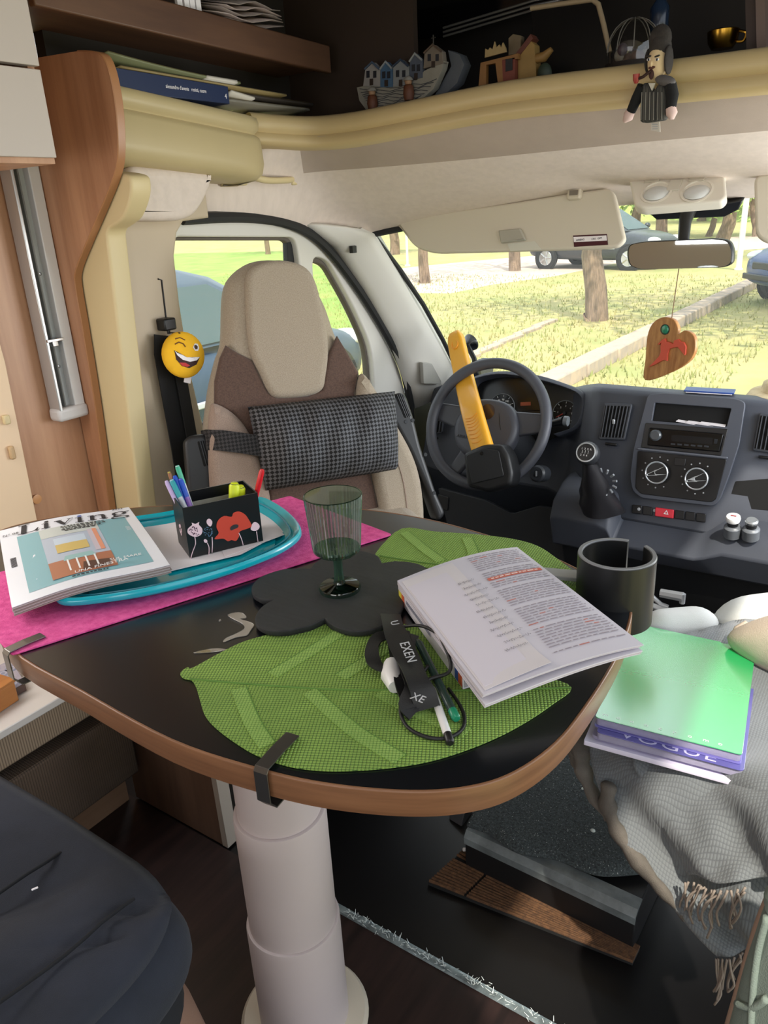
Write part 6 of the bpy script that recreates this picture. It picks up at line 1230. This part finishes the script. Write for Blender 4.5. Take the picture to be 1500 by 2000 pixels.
Q = nb_quad(nz + .036); d = (Q[1] - Q[0]).normalized(); v = Z.cross(d); wl2 = (Q[1] - Q[0]).length
for k, chh in enumerate('monocromo'):
    o = Q[0] + d * (.008 + k * (wl2 - .02) / 9) + v * .010; text(chh, .011, M('letter_white', (236, 246, 240), .5), gn, NP.m @ Matrix(((d.x, v.x, 0, o.x), (d.y, v.y, 0, o.y), (0, 0, 1, nz + .0359), (0, 0, 0, 1))), 'cover_letter', .0001)
# grey green quilt at the lower right corner
qt = thing('quilted_cushion', 'grey green quilted cushion cut by the lower right corner', 'cushion', pD(1500, 1960, .80)); qm = M('grey_green_quilt', (128, 142, 134), .9, bump=.4, bs=500, var=.1, vs=10); qp = M('quilt_edge', (170, 142, 124), .8)
QP = Plane(pD(1500, 1900, .80), Vector((.75, -.66, 0)), (.1, .1, 1))
qo = QP.pts([(1515, 1715), (1494, 1752), (1478, 1800), (1458, 1860), (1438, 1935), (1420, 2010), (1405, 2100), (1800, 2100), (1800, 1700)])
plate('body', [v2(spline([Vector((a, b, 0)) for a, b in qo], 4))], .10, qm, qt, QP.m, .035, 5, n0=-.08, smooth=60)
MB().tube([QP.w(a, b, -.012) for a, b in v2(spline([Vector((a, b, 0)) for a, b in QP.pts([(1494, 1740), (1470, 1800), (1450, 1862), (1428, 1940), (1408, 2010)])], 4, False))], .006, 8).build('edge_piping', qp, qt, smooth=180)
for pxs in ([(1500, 1790), (1484, 1850), (1474, 1920), (1468, 2010)], [(1440, 1960), (1470, 1968), (1500, 1950)]):
    MB().tube([QP.w(*q, .021) for q in v2(spline([Vector((*QP.at(*p, .02), 0)) for p in pxs], 4, False))], .004, 8).build('quilt_seam', qm, qt, smooth=180)
# ------------------------------------------------------------------ navy bench in front
bn = thing('bench', 'dark navy quilted bench cushion on a brown base at the lower left', 'bench', (-.95, .1, 0)); navy = M('navy_cloth', (38, 43, 56), .95, rgb2=(28, 32, 42), vs=8, bump=.35, bs=900, sheen=.05)
x0, x1, y0, y1, zt_, zb_ = -1.235, -.575, -.38, .445, .452, .352
N1, N2 = 44, 40; G = []
def bz_(x, y):
    s = (x - x0) / (x1 - x0); f = 0
    q = .055 * abs(math.sin(math.pi * (s * 4.5 + .1))) ** .5 * .62
    wr = .016 * math.sin(30 * (x + y * .9)) * max(0, (s - .45)) + .006 * math.sin(14 * x - 9 * y) + .004 * math.sin(31 * y + 8 * x) + .004 * math.sin(22 * (x - .5 * y) + 1)
    return q + wr
cxm, cym = (x0 + x1) / 2, (y0 + y1) / 2
def sq(a, p): return math.copysign(abs(a) ** p, a)
RRb = []
for j in range(22):
    ph = -math.pi / 2 + math.pi * j / 21; rc = max(abs(math.cos(ph)) ** .28, .02); r = []
    for i in range(88):
        a = 2 * math.pi * i / 88; ux, uy = sq(math.cos(a), .30), sq(math.sin(a), .30)
        x, y = cxm + (x1 - x0) / 2 * ux * rc, cym + (y1 - y0) / 2 * uy * rc; z = (zt_ + zb_) / 2 - .018 + (zt_ - zb_) / 2 * sq(math.sin(ph), .75)
        if ph > 0: z += bz_(x, y) * math.sin(ph) * min(1, 3 * (1 - max(abs(ux), abs(uy)) * rc) + .25)
        r.append(Vector((x, y, z)))
    RRb.append(r)
# refine the top with extra inner rings
tp_ = []
for k in (.97, .93, .88, .8, .7, .6, .5, .4, .3, .2, .1, .02):
    r = []
    for i in range(88):
        a = 2 * math.pi * i / 88; ux, uy = sq(math.cos(a), .30) * k, sq(math.sin(a), .30) * k; x, y = cxm + (x1 - x0) / 2 * ux, cym + (y1 - y0) / 2 * uy
        r.append(Vector((x, y, (zt_ + zb_) / 2 - .018 + (zt_ - zb_) / 2 + bz_(x, y) * min(1, 3 * (1 - max(abs(ux), abs(uy))) + .25))))
    tp_.append(r)
MB().rings(RRb[:17] + tp_).build('seat_cushion', navy, bn, smooth=180)
for xs in (-1.02, -.85, -.70):
    q = [Vector((xs + .03 * math.sin(y * 5), y, (zt_ + zb_) / 2 - .018 + (zt_ - zb_) / 2 + bz_(xs, y) * min(1, 3 * (1 - max(abs((xs - cxm) / ((x1 - x0) / 2)), abs((y - cym) / ((y1 - y0) / 2)))) + .25) + .0012)) for y in [y0 + .06 + (y1 - y0 - .12) * k / 30 for k in range(31)]]
    MB().tube(q, .0022, 5).build('quilt_seam', M('navy_seam', (16, 18, 24), .9), bn, smooth=180)
basem = M('bench_base', (134, 104, 88), .8, bump=.2, bs=500)
MB().rings([[Vector((cxm + ((x1 - x0) / 2 - .02 + o) * sq(math.cos(a), .35), cym + ((y1 - y0) / 2 - .05 + o) * sq(math.sin(a), .35), z)) for a in [2 * math.pi * i / 56 for i in range(56)]] for z, o in ((.0, .012), (.06, .048), (.18, .050), (.28, .036), (.345, .0))]).build('base', basem, bn, smooth=60)
MB().rings([[Vector((cxm + ((x1 - x0) / 2 - .012 + o) * sq(math.cos(a), .35), cym + ((y1 - y0) / 2 - .035 + o) * sq(math.sin(a), .35), z)) for a in [2 * math.pi * i / 56 for i in range(56)]] for z, o in ((.30, .012), (.318, .016), (.345, .012), (.36, .0))]).build('cushion_band', M('band_black', (22, 24, 30), .9), bn, smooth=60)
c = pz(62, 1738, .47); MB().tube([c, c + Vector((.004, .006, .001))], .0012, 5).build('thread', paper, bn)
# ------------------------------------------------------------------ low ledge along the wall with fabric front, wood plinth
lg = thing('wall_ledge', 'low wall ledge with white top and woven brown front under the table', 'ledge', (-1.45, .3, 0))
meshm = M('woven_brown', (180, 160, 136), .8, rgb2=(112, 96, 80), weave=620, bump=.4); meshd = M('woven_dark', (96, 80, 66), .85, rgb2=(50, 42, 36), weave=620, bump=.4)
zt2 = pX(115, 1366, -1.25).z
MB().box((-1.44, .25, zt2 - .008), (.37, 1.09, .016)).build('top', M('ledge_white', (226, 222, 218), .3), lg, bevel=.002)
MB().box((-1.432, .25, zt2 - .052), (.33, 1.08, .07)).build('upper_fabric', meshm, lg, bevel=.004)
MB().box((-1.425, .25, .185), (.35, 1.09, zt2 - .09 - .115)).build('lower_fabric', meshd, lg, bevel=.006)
MB().box((-1.45, .25, .118), (.29, 1.08, .02)).build('shadow_gap', rubber, lg); MB().box((-1.452, .25, .054), (.29, 1.08, .108)).build('plinth', M('plinth_wood', (150, 118, 92), .5, rgb2=(128, 98, 74), wood=(8, .8, 8), vs=3), lg)
pl = thing('wood_plinth', 'dark wooden seat plinth with a pale edge below the far side of the table', 'plinth', (-1.16, .95, 0)); plm = M('plinth_brown', (112, 86, 70), .5, rgb2=(90, 68, 54), wood=(8, 8, .8), vs=3)
MB().box((-1.16, .815, .17), (.28, .022, .34)).box((-1.16, .94, .33), (.28, .24, .02)).build('panel', plm, pl, bevel=.001)
e0, e1 = pY(392, 1478, .81), pY(442, 1652, .81); MB().prism([Vector((-1.022, .803, 0)), Vector((-1.006, .803, 0)), Vector((-1.012, .803, .33)), Vector((-1.026, .803, .33))], (0, .03, 0)).build('edge_strip', M('edge_pale', (168, 158, 146), .5), pl, bevel=.001)
tz = zt2 + .0005
bx2 = thing('wooden_box', 'small orange brown wooden box on the white ledge at the left edge', 'box', pz(0, 1390, tz)); MB().box(pz(-14, 1392, tz) + Vector((-.02, .0, .022)), (.07, .09, .042), Matrix.Rotation(R_(8), 3, 'Z')).build('body', M('box_wood', (190, 126, 66), .5, rgb2=(160, 100, 50), wood=(8, 1, 8), vs=4), bx2, bevel=.002); MB().box(pz(-14, 1392, tz) + Vector((-.02, .0, .046)), (.074, .094, .006), Matrix.Rotation(R_(8), 3, 'Z')).build('lid', M('box_wood', (190, 126, 66), .5), bx2, bevel=.001)
tk = thing('patterned_box', 'pale box printed with blue grey rosettes on the ledge under the table corner', 'box', pz(30, 1345, tz)); tq = [pz(-10, 1364, tz + .02), pz(48, 1332, tz + .02), pz(20, 1290, tz + .02), pz(-40, 1318, tz + .02)]
tq = [Vector((p.x, p.y, tz)) for p in tq]; MB().prism(tq, (0, 0, .018)).build('body', M('box_brown', (96, 74, 66), .6), tk, bevel=.001); MB().prism([Vector((p.x, p.y, tz + .018)) for p in tq], (0, 0, .003)).build('printed_lid', M('lid_lilac', (196, 190, 200), .5, rgb2=(150, 150, 176), vs=30), tk)
for k, (px, py) in enumerate(((26, 1335), (6, 1316), (22, 1306))):
    c = pz(px, py, tz + .0212); MB().lathe([(.012, 0), (.012, .0006)], c, Z, 20).build('rosette', M('rosette', (150, 156, 184), .5), tk); MB().lathe([(.008, .0006), (.008, .0011)], c, Z, 20).build('rosette', M('rosette2', (190, 190, 206), .5), tk); MB().lathe([(.004, .0011), (.004, .0016)], c, Z, 14).build('rosette', M('rosette', (150, 156, 184), .5), tk)
# ------------------------------------------------------------------ books and papers on the cream arm
az = 1.484
bb = thing('book', 'dark blue paperback lying on the cream arm with its spine to the camera', 'book', (-1.40, 1.33, az))
BX = -1.392; b0, b1 = pX(232, 180, BX), pX(449, 205, BX); t0, t1 = pX(232, 135, BX), pX(447, 178, BX)
navyc = M('book_navy', (22, 38, 74), .45); hb_z = .044
BM = Plane((BX, b0.y, az), Vector((0, b1.y - b0.y, 0)), Z); L_ = b1.y - b0.y; tilt = (b1.z - b0.z) / L_
bm_ = Matrix.Translation((BX, b0.y, b0.z + .002)) @ Matrix(((0, 0, 1, 0), (1, 0, 0, 0), (0, 1, 0, 0), (0, 0, 0, 1))); bm_ = bm_ @ Matrix.Rotation(math.atan(tilt), 4, 'Z')
hs_ = (t0.z - b0.z); 
plate('spine', [[(0, 0), (L_, 0), (L_, hs_ * .86), (0, hs_)]], .003, navyc, bb, bm_, .001, n0=-.003)
def bbx(nm, x0, x1, y0, y1, z0, z1, mt): return MB().box(((x0 + x1) / 2, (y0 + y1) / 2, (z0 + z1) / 2), (x1 - x0, y1 - y0, z1 - z0)).build(nm, mt, bb, m=bm_, world=False)
bbx('cover', 0, L_, 0, .0015, -.13, -.003, navyc); bbx('pages', .003, L_ - .003, .0016, hs_ * .82, -.127, -.0032, lilw); bbx('cover', 0, L_, hs_ * .82, hs_ * .84, -.13, -.003, navyc)
text("alessandro d'avenia   resisti, cuore", .0105, paper, bb, bm_ @ Matrix.Translation((L_ * .40, hs_ * .40, .0)) , 'spine_lettering', .0002, sx=.80)
text('4', .014, paper, bb, bm_ @ Matrix.Translation((L_ * .955, hs_ * .25, .0)), 'publisher_mark', .0002)
random.seed(31)
mags = ((M('mag_green', (120, 124, 92), .5), .0), (M('mag_tan', (150, 132, 90), .5), .1), (M('mag_dark', (56, 50, 46), .5), .2), (M('mag_white', (206, 200, 190), .5), .3), (M('mag_grey', (120, 116, 106), .5), .4))
def mag(nm, lab, px0, px1, x, th, mt, curl, w=.20):
    a, b = pX(*px0, x), pX(*px1, x); o = thing(nm, lab, 'magazine', a); G0 = []
    for j in range(9):
        t = j / 8; p = a.lerp(b, t); G0.append([p + Vector((-w * i / 3, 0, curl * (1 - t) ** 2 - .006 * i)) for i in range(4)])
    MB().grid(G0).build('pages', mt, o, smooth=180, solid=th, off=0)
    MB().grid([[p + Z * (th * .5 + .0006) for p in r] for r in G0]).build('cover', mags[(len(lab)) % 5][0], o, smooth=180)
mag('magazine', 'curled green magazine lying on top of the blue book', (214, 120), (470, 162), -1.398, .004, mags[0][0], .016); mag('magazine', 'tan brochure under the curled green magazine', (236, 132), (560, 186), -1.40, .004, mags[1][0], .002)
mag('magazine', 'white slip sticking out behind the blue book', (405, 150), (464, 160), -1.395, .006, mags[3][0], .0, .1); mag('magazine', 'grey magazine lying lowest behind the blue book end', (440, 196), (605, 214), -1.40, .006, mags[4][0], .002); mag('magazine', 'second grey magazine lying over the lowest grey one', (448, 182), (612, 204), -1.405, .006, mags[2][0], .002)
mag('magazine', 'pale leaflet poking out beside the blue book end', (452, 178), (498, 192), -1.394, .004, mags[3][0], .0, .08)
# things on the brown shelf
shz = lambda px, py, x: pX(px, py, x)
for k, (px, c_) in enumerate(((352, (70, 60, 56)), (366, (150, 96, 50)), (377, (60, 80, 90)), (389, (110, 120, 110)))):
    b = pX(px, 20 + k * 3, -1.40); o = thing('book', ('dark', 'orange', 'teal', 'grey green')[k] + ' book standing on the brown overhead shelf', 'book', b)
    MB().box(b + Vector((-.08, 0, .08)), (.15, .018, .19)).build('cover', M('shelfbook%d' % k, c_, .6), o, bevel=.001); MB().box(b + Vector((-.004, 0, .08)), (.012, .014, .186)).build('pages', paper, o)
pf = thing('plastic_folder', 'crumpled clear plastic wallet of papers at the end of the brown shelf', 'folder', pX(490, 50, -1.39)); pfm = M('plastic_clear', (176, 160, 156), .25)
for k in range(5):
    a, b = pX(418 + 8 * k, 36 - 9 * k, -1.385 - .004 * k), pX(555 - 2 * k, 56 - 10 * k, -1.385); MB().grid([[a.lerp(b, t / 6) + Vector((-.18 * i / 2, 0, .006 * math.sin(t * 1.3 + k) + .02 * i)) for i in range(3)] for t in range(7)]).build('sheet', pfm if k % 2 else M('plastic2', (150, 138, 134), .35), pf, smooth=180, solid=.002)
# ------------------------------------------------------------------ ornaments behind the moulding
OP = Plane(pY(790, 150, 1.80), Vector((.97, -.10, 0)), Z); f2 = lambda L_: [(600 + a / 3, b / 3) for a, b in L_]
ho = thing('house_ornament', 'blue and white toy houses on a curved stone ship shaped ornament', 'ornament', OP.w(0, -.06)); ocol = lambda n, c: M('orn_' + n, tuple(x * .76 for x in c), .6, var=.15, vs=40)  # ornament colours scaled down to stand in for the dim recess
def op(nm, L_, th, mt, n0=0, par=ho, fr=OP): return plate(nm, [fr.pts(f2(L_))], th, mt, par, fr.m, .0006, 1, n0=n0)
hull = op('hull', [(290, 512), (350, 500), (480, 500), (590, 470), (640, 470), (685, 415), (800, 358), (792, 400), (740, 520), (640, 610), (470, 650), (360, 665), (305, 590)], .02, ocol('hull', (186, 182, 168)), -.02)
op('side', [(780, 285), (850, 312), (876, 370), (835, 480), (705, 605), (640, 622), (700, 560), (800, 380)], .03, ocol('side', (110, 116, 124)), -.06)
for k in range(9):
    y = 520 + k * 15; x0_, x1_ = 310 + k * 7, 760 - k * 18; MB().tube([OP.w(*OP.at(600 + (x0_ + (x1_ - x0_) * t / 10) / 3, (y + 8 * math.sin(t * 1.7 + k) - (50 - k * 3) * (t / 10) ** 2) / 3), .0012) for t in range(11)], .0009, 4).build('wave_line', ocol('line', (70, 74, 84)), hull)
for i, (L_, c_, rf) in enumerate((([(330, 505), (343, 405), (385, 365), (428, 405), (430, 505)], (196, 192, 190), (90, 110, 140)), ([(431, 512), (433, 405), (465, 362), (502, 402), (503, 510)], (90, 130, 170), (186, 196, 206)), ([(506, 510), (506, 392), (552, 350), (597, 388), (597, 495)], (170, 176, 180), (60, 80, 110)), ([(604, 472), (604, 362), (636, 314), (677, 352), (677, 455)], (100, 110, 130), (190, 196, 200)), ([(684, 402), (690, 312), (740, 262), (792, 302), (800, 372)], (150, 138, 124), (110, 90, 76)))):
    h = op('house', L_, .016, ocol('h%d' % i, c_), -.014); e = [L_[1], L_[2], L_[3]]
    MB().tube([OP.w(*OP.at(*f2([q])[0]), .004) for q in e], .0028, 6).build('roof_edge', ocol('rf%d' % i, rf), h)
    cx0 = (L_[0][0] + L_[-1][0]) / 2; w_ = (L_[-1][0] - L_[0][0])
    for dx in (-.2, .2): x_ = cx0 + dx * w_; yy = (L_[1][1] + L_[0][1]) / 2 - 20; plate('pane', [OP.pts(f2([(x_ - 9, yy - 18), (x_ + 9, yy - 20), (x_ + 9, yy + 20), (x_ - 9, yy + 22)]))], .001, ocol('win', (40, 44, 56)), h, OP.m, 0, n0=.0022)
    plate('door_panel', [OP.pts(f2([(cx0 - 10, L_[0][1] - 42), (cx0 + 10, L_[0][1] - 44), (cx0 + 10, L_[0][1] - 6), (cx0 - 10, L_[0][1] - 4)]))], .001, ocol('dr', (60, 44, 36)), h, OP.m, 0, n0=.0022)
a = OP.at(*f2([(740, 262)])[0]); MB().tube([OP.w(a[0], a[1], 0), OP.w(a[0], a[1] + .020, 0)], .0016, 5).tube([OP.w(a[0] - .006, a[1] + .014, 0), OP.w(a[0] + .006, a[1] + .014, 0)], .0014, 5).build('cross', ocol('cross', (60, 56, 50)), ho)
for cx0, cy0 in ((400, 590), (612, 530)):
    q = OP.at(*f2([(cx0, cy0)])[0]); fg = MB().lathe([(.011, -.022), (.014, -.008), (.012, .008), (.008, .012)], OP.w(q[0], q[1], .012), Z, 14).build('figure', ocol('coat', (126, 70, 40)), ho, smooth=60); MB().ell(OP.w(q[0], q[1] + .018, .012), (.009, .009, .010), 12, 8).build('face', ocol('face', (206, 160, 120)), fg); MB().lathe([(.013, .020), (.010, .026), (.001, .031)], OP.w(q[0], q[1], .012), Z, 14).build('hat', ocol('hat', (196, 190, 180)), fg)
go = thing('gate_ornament', 'amber toy gateway with a spiky sign and a yellow house behind', 'ornament', pY(985, 165, 1.86)); OG = Plane(pY(985, 130, 1.84), X, Z)
op('arch', [(1018, 545), (1034, 370), (1060, 340), (1200, 318), (1240, 330), (1262, 520), (1225, 530), (1215, 380), (1180, 345), (1165, 530)][0:0] or [(1018, 545), (1034, 372), (1250, 318), (1250, 350), (1160, 360), (1168, 540), (1140, 540), (1120, 375), (1065, 385), (1062, 545)], .016, ocol('arch', (176, 122, 62)), 0, go, OG)
op('pillar', [(1165, 530), (1160, 355), (1235, 340), (1232, 515)], .02, ocol('pil', (150, 70, 50)), -.004, go, OG); op('gate_opening', [(1182, 425), (1182, 352), (1222, 346), (1222, 415)], .002, ocol('dark', (30, 30, 34)), .0165, go, OG)
op('sign', [(1065, 345), (1068, 292), (1085, 300), (1095, 285), (1110, 296), (1122, 250), (1132, 285), (1150, 268), (1160, 285), (1170, 256), (1186, 288), (1190, 312)], .006, ocol('sign', (206, 176, 120)), .016, go, OG)
hs2 = op('house', [(1235, 520), (1235, 320), (1300, 230), (1330, 260), (1345, 500)], .03, ocol('yel', (190, 150, 80)), -.03, go, OG); op('house_roof', [(1220, 320), (1310, 200), (1325, 225), (1240, 335)], .034, ocol('roof', (120, 60, 44)), -.032, go, OG); op('tower', [(1168, 320), (1168, 220), (1195, 195), (1240, 205), (1240, 310)], .02, ocol('tower', (140, 120, 90)), -.03, go, OG)
MB().tube([OG.w(*OG.at(*f2([q])[0]), -.008) for q in ((1335, 340), (1380, 330), (1425, 285))], [.010, .011, .006], 8).build('branch', ocol('branch', (180, 136, 70)), go, smooth=60); q = OG.at(*f2([(1385, 430)])[0]); MB().ell(OG.w(q[0], q[1], -.006), (.017, .014, .022), 12, 8).build('bush', ocol('bush', (60, 76, 60)), go); op('base', [(1010, 550), (1015, 530), (1420, 470), (1420, 490)], .06, ocol('gbase', (60, 50, 40)), -.05, go, OG)
# dark board with cream edge, black gloss panel, dome, cup
DPn = Plane(pY(1120, 80, 2.00), X, (0, .15, 1)); db_ = thing('dark_panel', 'dark framed picture board with cream edge leaning behind the gate ornament', 'picture', m=DPn.m)
bo = roundpoly(DPn.pts([(1041, 20), (1168, 2), (1196, 110), (1200, 160), (1050, 175)]), [.004, .02, .01, .01, .01], 5); plate('board', [bo], .012, M('board_black', (16, 15, 16), .3), db_, DPn.m, .001); MB().tube([DPn.w(*DPn.at(*p), .012) for p in ((1041, 20), (1100, 11), (1160, 3), (1172, 12), (1182, 50), (1194, 105))], .006, 8).build('cream_edge', M('edge_cream', (170, 150, 120), .4), db_, smooth=60)
gp2 = thing('gloss_panel', 'black glossy ridged panel above the shelf over the cab', 'panel', pY(1000, 30, 2.1)); g3 = [pY(760, 80, 2.10), pY(868, 74, 2.10), pY(1045, 22, 2.10), pY(1190, -6, 2.10), pY(1190, -90, 2.10), pY(740, -60, 2.10)]
MB().prism(g3, (0, .04, .01)).build('panel', gloss_black, gp2, bevel=.004)
for k in range(3): MB().tube([p + Vector((0, -.006, .010 * k)) for p in (pY(868, 72, 2.10), pY(1045, 20, 2.10), pY(1190, -8, 2.10))], .003, 6).build('ridge', M('ridge_grey', (90, 88, 84), .2), gp2)
dm = thing('glass_dome', 'glass dome ornament with small pale figures behind the puppet', 'ornament', pY(1235, 140, 1.86)); dc = pY(1235, 132, 1.86); rd_ = .058
MB().lathe([(rd_, -.01), (rd_ * 1.04, .0), (rd_ * .98, .008)], dc, Z, 28).build('base', ocol('dbase', (60, 48, 42)), dm)
MB().lathe([(rd_ * .96, .006)] + [(rd_ * .96 * math.cos(a), .03 + .062 * math.sin(a)) for a in [k * math.pi / 2 / 8 for k in range(9)]], dc, Z, 28).build('dome', glass('dome_glass', (.93, .92, .9), .08), dm, smooth=80)
for k in range(10):
    a = k * .628; MB().tube([dc + Vector((rd_ * .97 * math.cos(a) * math.cos(b), rd_ * .97 * math.sin(a) * math.cos(b), .03 + .062 * math.sin(b))) for b in [i * math.pi / 2 / 6 for i in range(7)]], .0011, 4).build('dome_rib', M('rib_silver', (120, 116, 108), .4), dm)
for k in range(7):
    a = k * .9; r = rd_ * (.25 + .5 * (k % 3) / 2); c = dc + Vector((r * math.cos(a), r * math.sin(a), .018 + .006 * (k % 3))); MB().ell(c, (.011, .010, .012), 10, 7).build('figurine', ocol('fig%d' % (k % 3), ((120, 90, 76), (176, 168, 150), (90, 80, 96))[k % 3]), dm)
gcup = thing('brass_cup', 'small brass cup glinting at the back of the recess', 'cup', pY(1410, 92, 2.0)); c = pY(1410, 96, 2.0); MB().lathe([(.022, 0), (.030, .012), (.033, .034), (.030, .036), (.027, .014), (.001, .006)], c, Z, 24).build('body', M('brass', (170, 130, 50), .25, metal=1), gcup); MB().tube(spline([c + Vector((.031, 0, .030)), c + Vector((.046, 0, .024)), c + Vector((.042, 0, .010)), c + Vector((.029, 0, .010))], 4, False), .003, 6).build('handle', M('brass', (170, 130, 50), .25, metal=1), gcup)
wd_ = thing('wood_post', 'dark wood upright with pale edge at the upper right corner', 'post', pY(1485, 95, 1.95)); MB().prism([pY(1478, 100, 1.95), pY(1496, 98, 1.95), pY(1492, -60, 1.95), pY(1474, -60, 1.95)], (0, .05, 0)).build('pale_edge', M('post_pale', (110, 90, 80), .5), wd_); MB().prism([pY(1458, 102, 1.96), pY(1478, 100, 1.96), pY(1474, -60, 1.96), pY(1454, -60, 1.96)], (0, .05, 0)).build('upright', M('post_dark', (60, 44, 36), .6), wd_)
bt_ = thing('bottle', 'dark blue bottle with red cap standing at the top behind the puppet', 'bottle', pY(1288, 60, 1.95)); c = pY(1286, 62, 1.95); MB().lathe([(.018, 0), (.020, .004), (.020, .045), (.010, .06), (.008, .075)], c, Z, 18).build('body', M('bottle_blue', (30, 44, 66), .2), bt_, smooth=50); MB().lathe([(.0095, .068), (.0095, .09), (.001, .091)], c, Z, 14).build('cap', M('cap_red', (130, 50, 44), .5), bt_)
# ------------------------------------------------------------------ felt puppet hung over the moulding
PY = 1.655; PP = Plane(pY(1285, 160, PY), Vector((.93, -.30, 0)), (0, -.06, 1)); pu = thing('puppet', 'felt puppet with black hair, pipe and striped waistcoat hanging on the moulding', 'puppet', m=PP.m)
pp_ = lambda L_, o=0: PP.pts([(1050 + a * .3, b * .3) for a, b in L_], o)
def pel(nm, c, r, mt, n=0, par=None, rot=0): q = pp_([c])[0]; k = .3 / FPX * depth_of(PP.o); return MB().ell(PP.w(q[0], q[1], n), (r[0] * k, r[1] * k, r[2] * k), 18, 12, PP.m.to_3x3() @ Matrix.Rotation(rot, 3, 'Z')).build(nm, mt, par or pu, smooth=180)
skin = M('puppet_skin', (214, 190, 150), .85); hair = M('puppet_hair', (56, 51, 48), .95, bump=.6, bs=300, var=.3, vs=60); blk = M('puppet_black', (18, 18, 20), .95, bump=.3, bs=500); tw = M('puppet_tweed', (86, 84, 80), .95, rgb2=(30, 32, 34), vs=3, stretch=(120, 2, 2), bump=.3, bs=500)
pel('head', (782, 405), (66, 105, 55), skin); pel('hair', (786, 320), (74, 95, 62), hair, -.006); pel('hair_top', (782, 258), (78, 88, 50), hair, -.008); pel('sideburn', (720, 400), (14, 75, 45), hair, -.002); pel('sideburn', (850, 390), (16, 85, 45), hair, -.002)
for cx0, r in ((752, 0), (806, 0)):
    pel('eye', (cx0, 388), (15, 9, 8), paper, .0135); pel('pupil', (cx0 + 2, 388), (7, 8, 6), ink, .0150)
    pel('eyebrow', (cx0, 366), (22, 6, 8), hair, .0138, None, .15 if cx0 > 780 else -.1)
pel('nose', (776, 415), (9, 22, 16), skin, .015); pel('moustache', (774, 440), (26, 9, 9), M('moustache_brown', (90, 54, 44), .9), .015); pel('beard', (768, 480), (18, 34, 12), M('beard_brown', (70, 44, 40), .9), .013)
MB().tube([PP.w(*pp_([(772, 462)])[0], .018), PP.w(*pp_([(735, 500)])[0], .024), PP.w(*pp_([(700, 515)])[0], .026)], .0028, 8).build('pipe_stem', M('pipe_dark', (50, 28, 26), .4), pu); q = PP.w(*pp_([(695, 520)])[0], .026); MB().lathe([(.003, -.006), (.006, 0), (.0065, .010), (.005, .010)], q, PP.v, 14).build('pipe_bowl', M('pipe_red', (150, 50, 44), .4), pu)
vest = [(690, 560), (735, 545), (765, 590), (800, 545), (835, 560), (845, 650), (840, 770), (790, 790), (690, 798), (678, 745)]
plate('waistcoat', [v2(spline([Vector((a, b, 0)) for a, b in pp_(vest)], 3))], .020, tw, pu, PP.m, .008, 3, n0=-.010, smooth=60)
for k in range(6): a, b = pp_([(700 + k * 26, 600)])[0], pp_([(694 + k * 27, 780)])[0]; MB().tube([PP.w(*a, .0102), PP.w(*b, .0102)], .0007, 4).build('stripe', M('stripe_grey', (150, 148, 140), .9), pu)
plate('shirt', [pp_([(745, 540), (790, 540), (768, 590)])], .004, M('shirt_cream', (200, 196, 184), .9), pu, PP.m, .001, n0=.009)
pel('scarf', (840, 525), (75, 32, 40), M('scarf_grey', (90, 86, 86), .95, bump=.6, bs=200), .004, None, -.3)
for L_, hand in (([(690, 560), (650, 640), (612, 725)], [(612, 725), (595, 760), (570, 790)]), ([(868, 550), (885, 620), (872, 705)], [(872, 700), (880, 740), (880, 778)])):
    MB().tube([PP.w(*p, .002) for p in pp_(L_)], [.011, .0105, .009], 12).build('sleeve', blk, pu, smooth=60); MB().tube([PP.w(*p, .003) for p in pp_(hand)], [.009, .0105, .004], 10).build('hand', M('puppet_hand', (206, 178, 172), .9), pu, smooth=60)
plate('tag', [pp_([(735, 795), (792, 793), (796, 860), (736, 850)])], .001, M('tag_white', (206, 200, 192), .6), pu, PP.m, 0, n0=-.002)
for k in range(3): plate('tag_print', [pp_([(745, 808 + k * 14), (780, 807 + k * 14), (780, 813 + k * 14), (745, 814 + k * 14)])], .0004, M('print_grey', (120, 116, 112), .5), pu, PP.m, 0, n0=-.001, smooth=0)
# grab handle on the headliner
gh = thing('grab_handle', 'cream grab handle on the headliner above the driver door', 'handle', pX(520, 355, -1.44)); MB().tube(spline([pX(468, 352, -1.45), pX(480, 342, -1.435), pX(520, 352, -1.428), pX(560, 352, -1.432), pX(574, 350, -1.45)], 4, False), .0085, 10, flatten=.7).build('bar', cream2, gh, smooth=60)
for px in (470, 573): MB().box(pX(px, 354, -1.452), (.02, .03, .02)).build('end_cap', cream2, gh, bevel=.004)

# ------------------------------------------------------------------ groups of repeats
GROUPS = {'tree': 'trees in the park', 'car': 'parked cars', 'clip': 'table edge clips', 'placemat': 'leaf placemats', 'sun visor': 'sun visors', 'magazine': None, 'charger': 'socket plugs', 'kerb': 'kerbs in the lawn', 'highlighter': 'highlighters in the pencil box', 'notebook': 'notebooks on the throw'}
for o in SC.objects:
    if o.parent is None and o.get('category'):
        c, l = o['category'], o['label']
        if GROUPS.get(c): o['group'] = GROUPS[c]
        elif c == 'pen': o['group'] = 'pens on the table' if 'lanyard' in l else 'pens in the pencil box'
        elif c == 'book' and 'overhead shelf' in l: o['group'] = 'books on the overhead shelf'
        elif c == 'magazine' and 'Living' not in l: o['group'] = 'magazines around the blue book'
        elif c == 'post' and 'grass' in l or 'lawn' in l and c == 'post': o['group'] = 'white posts outside'
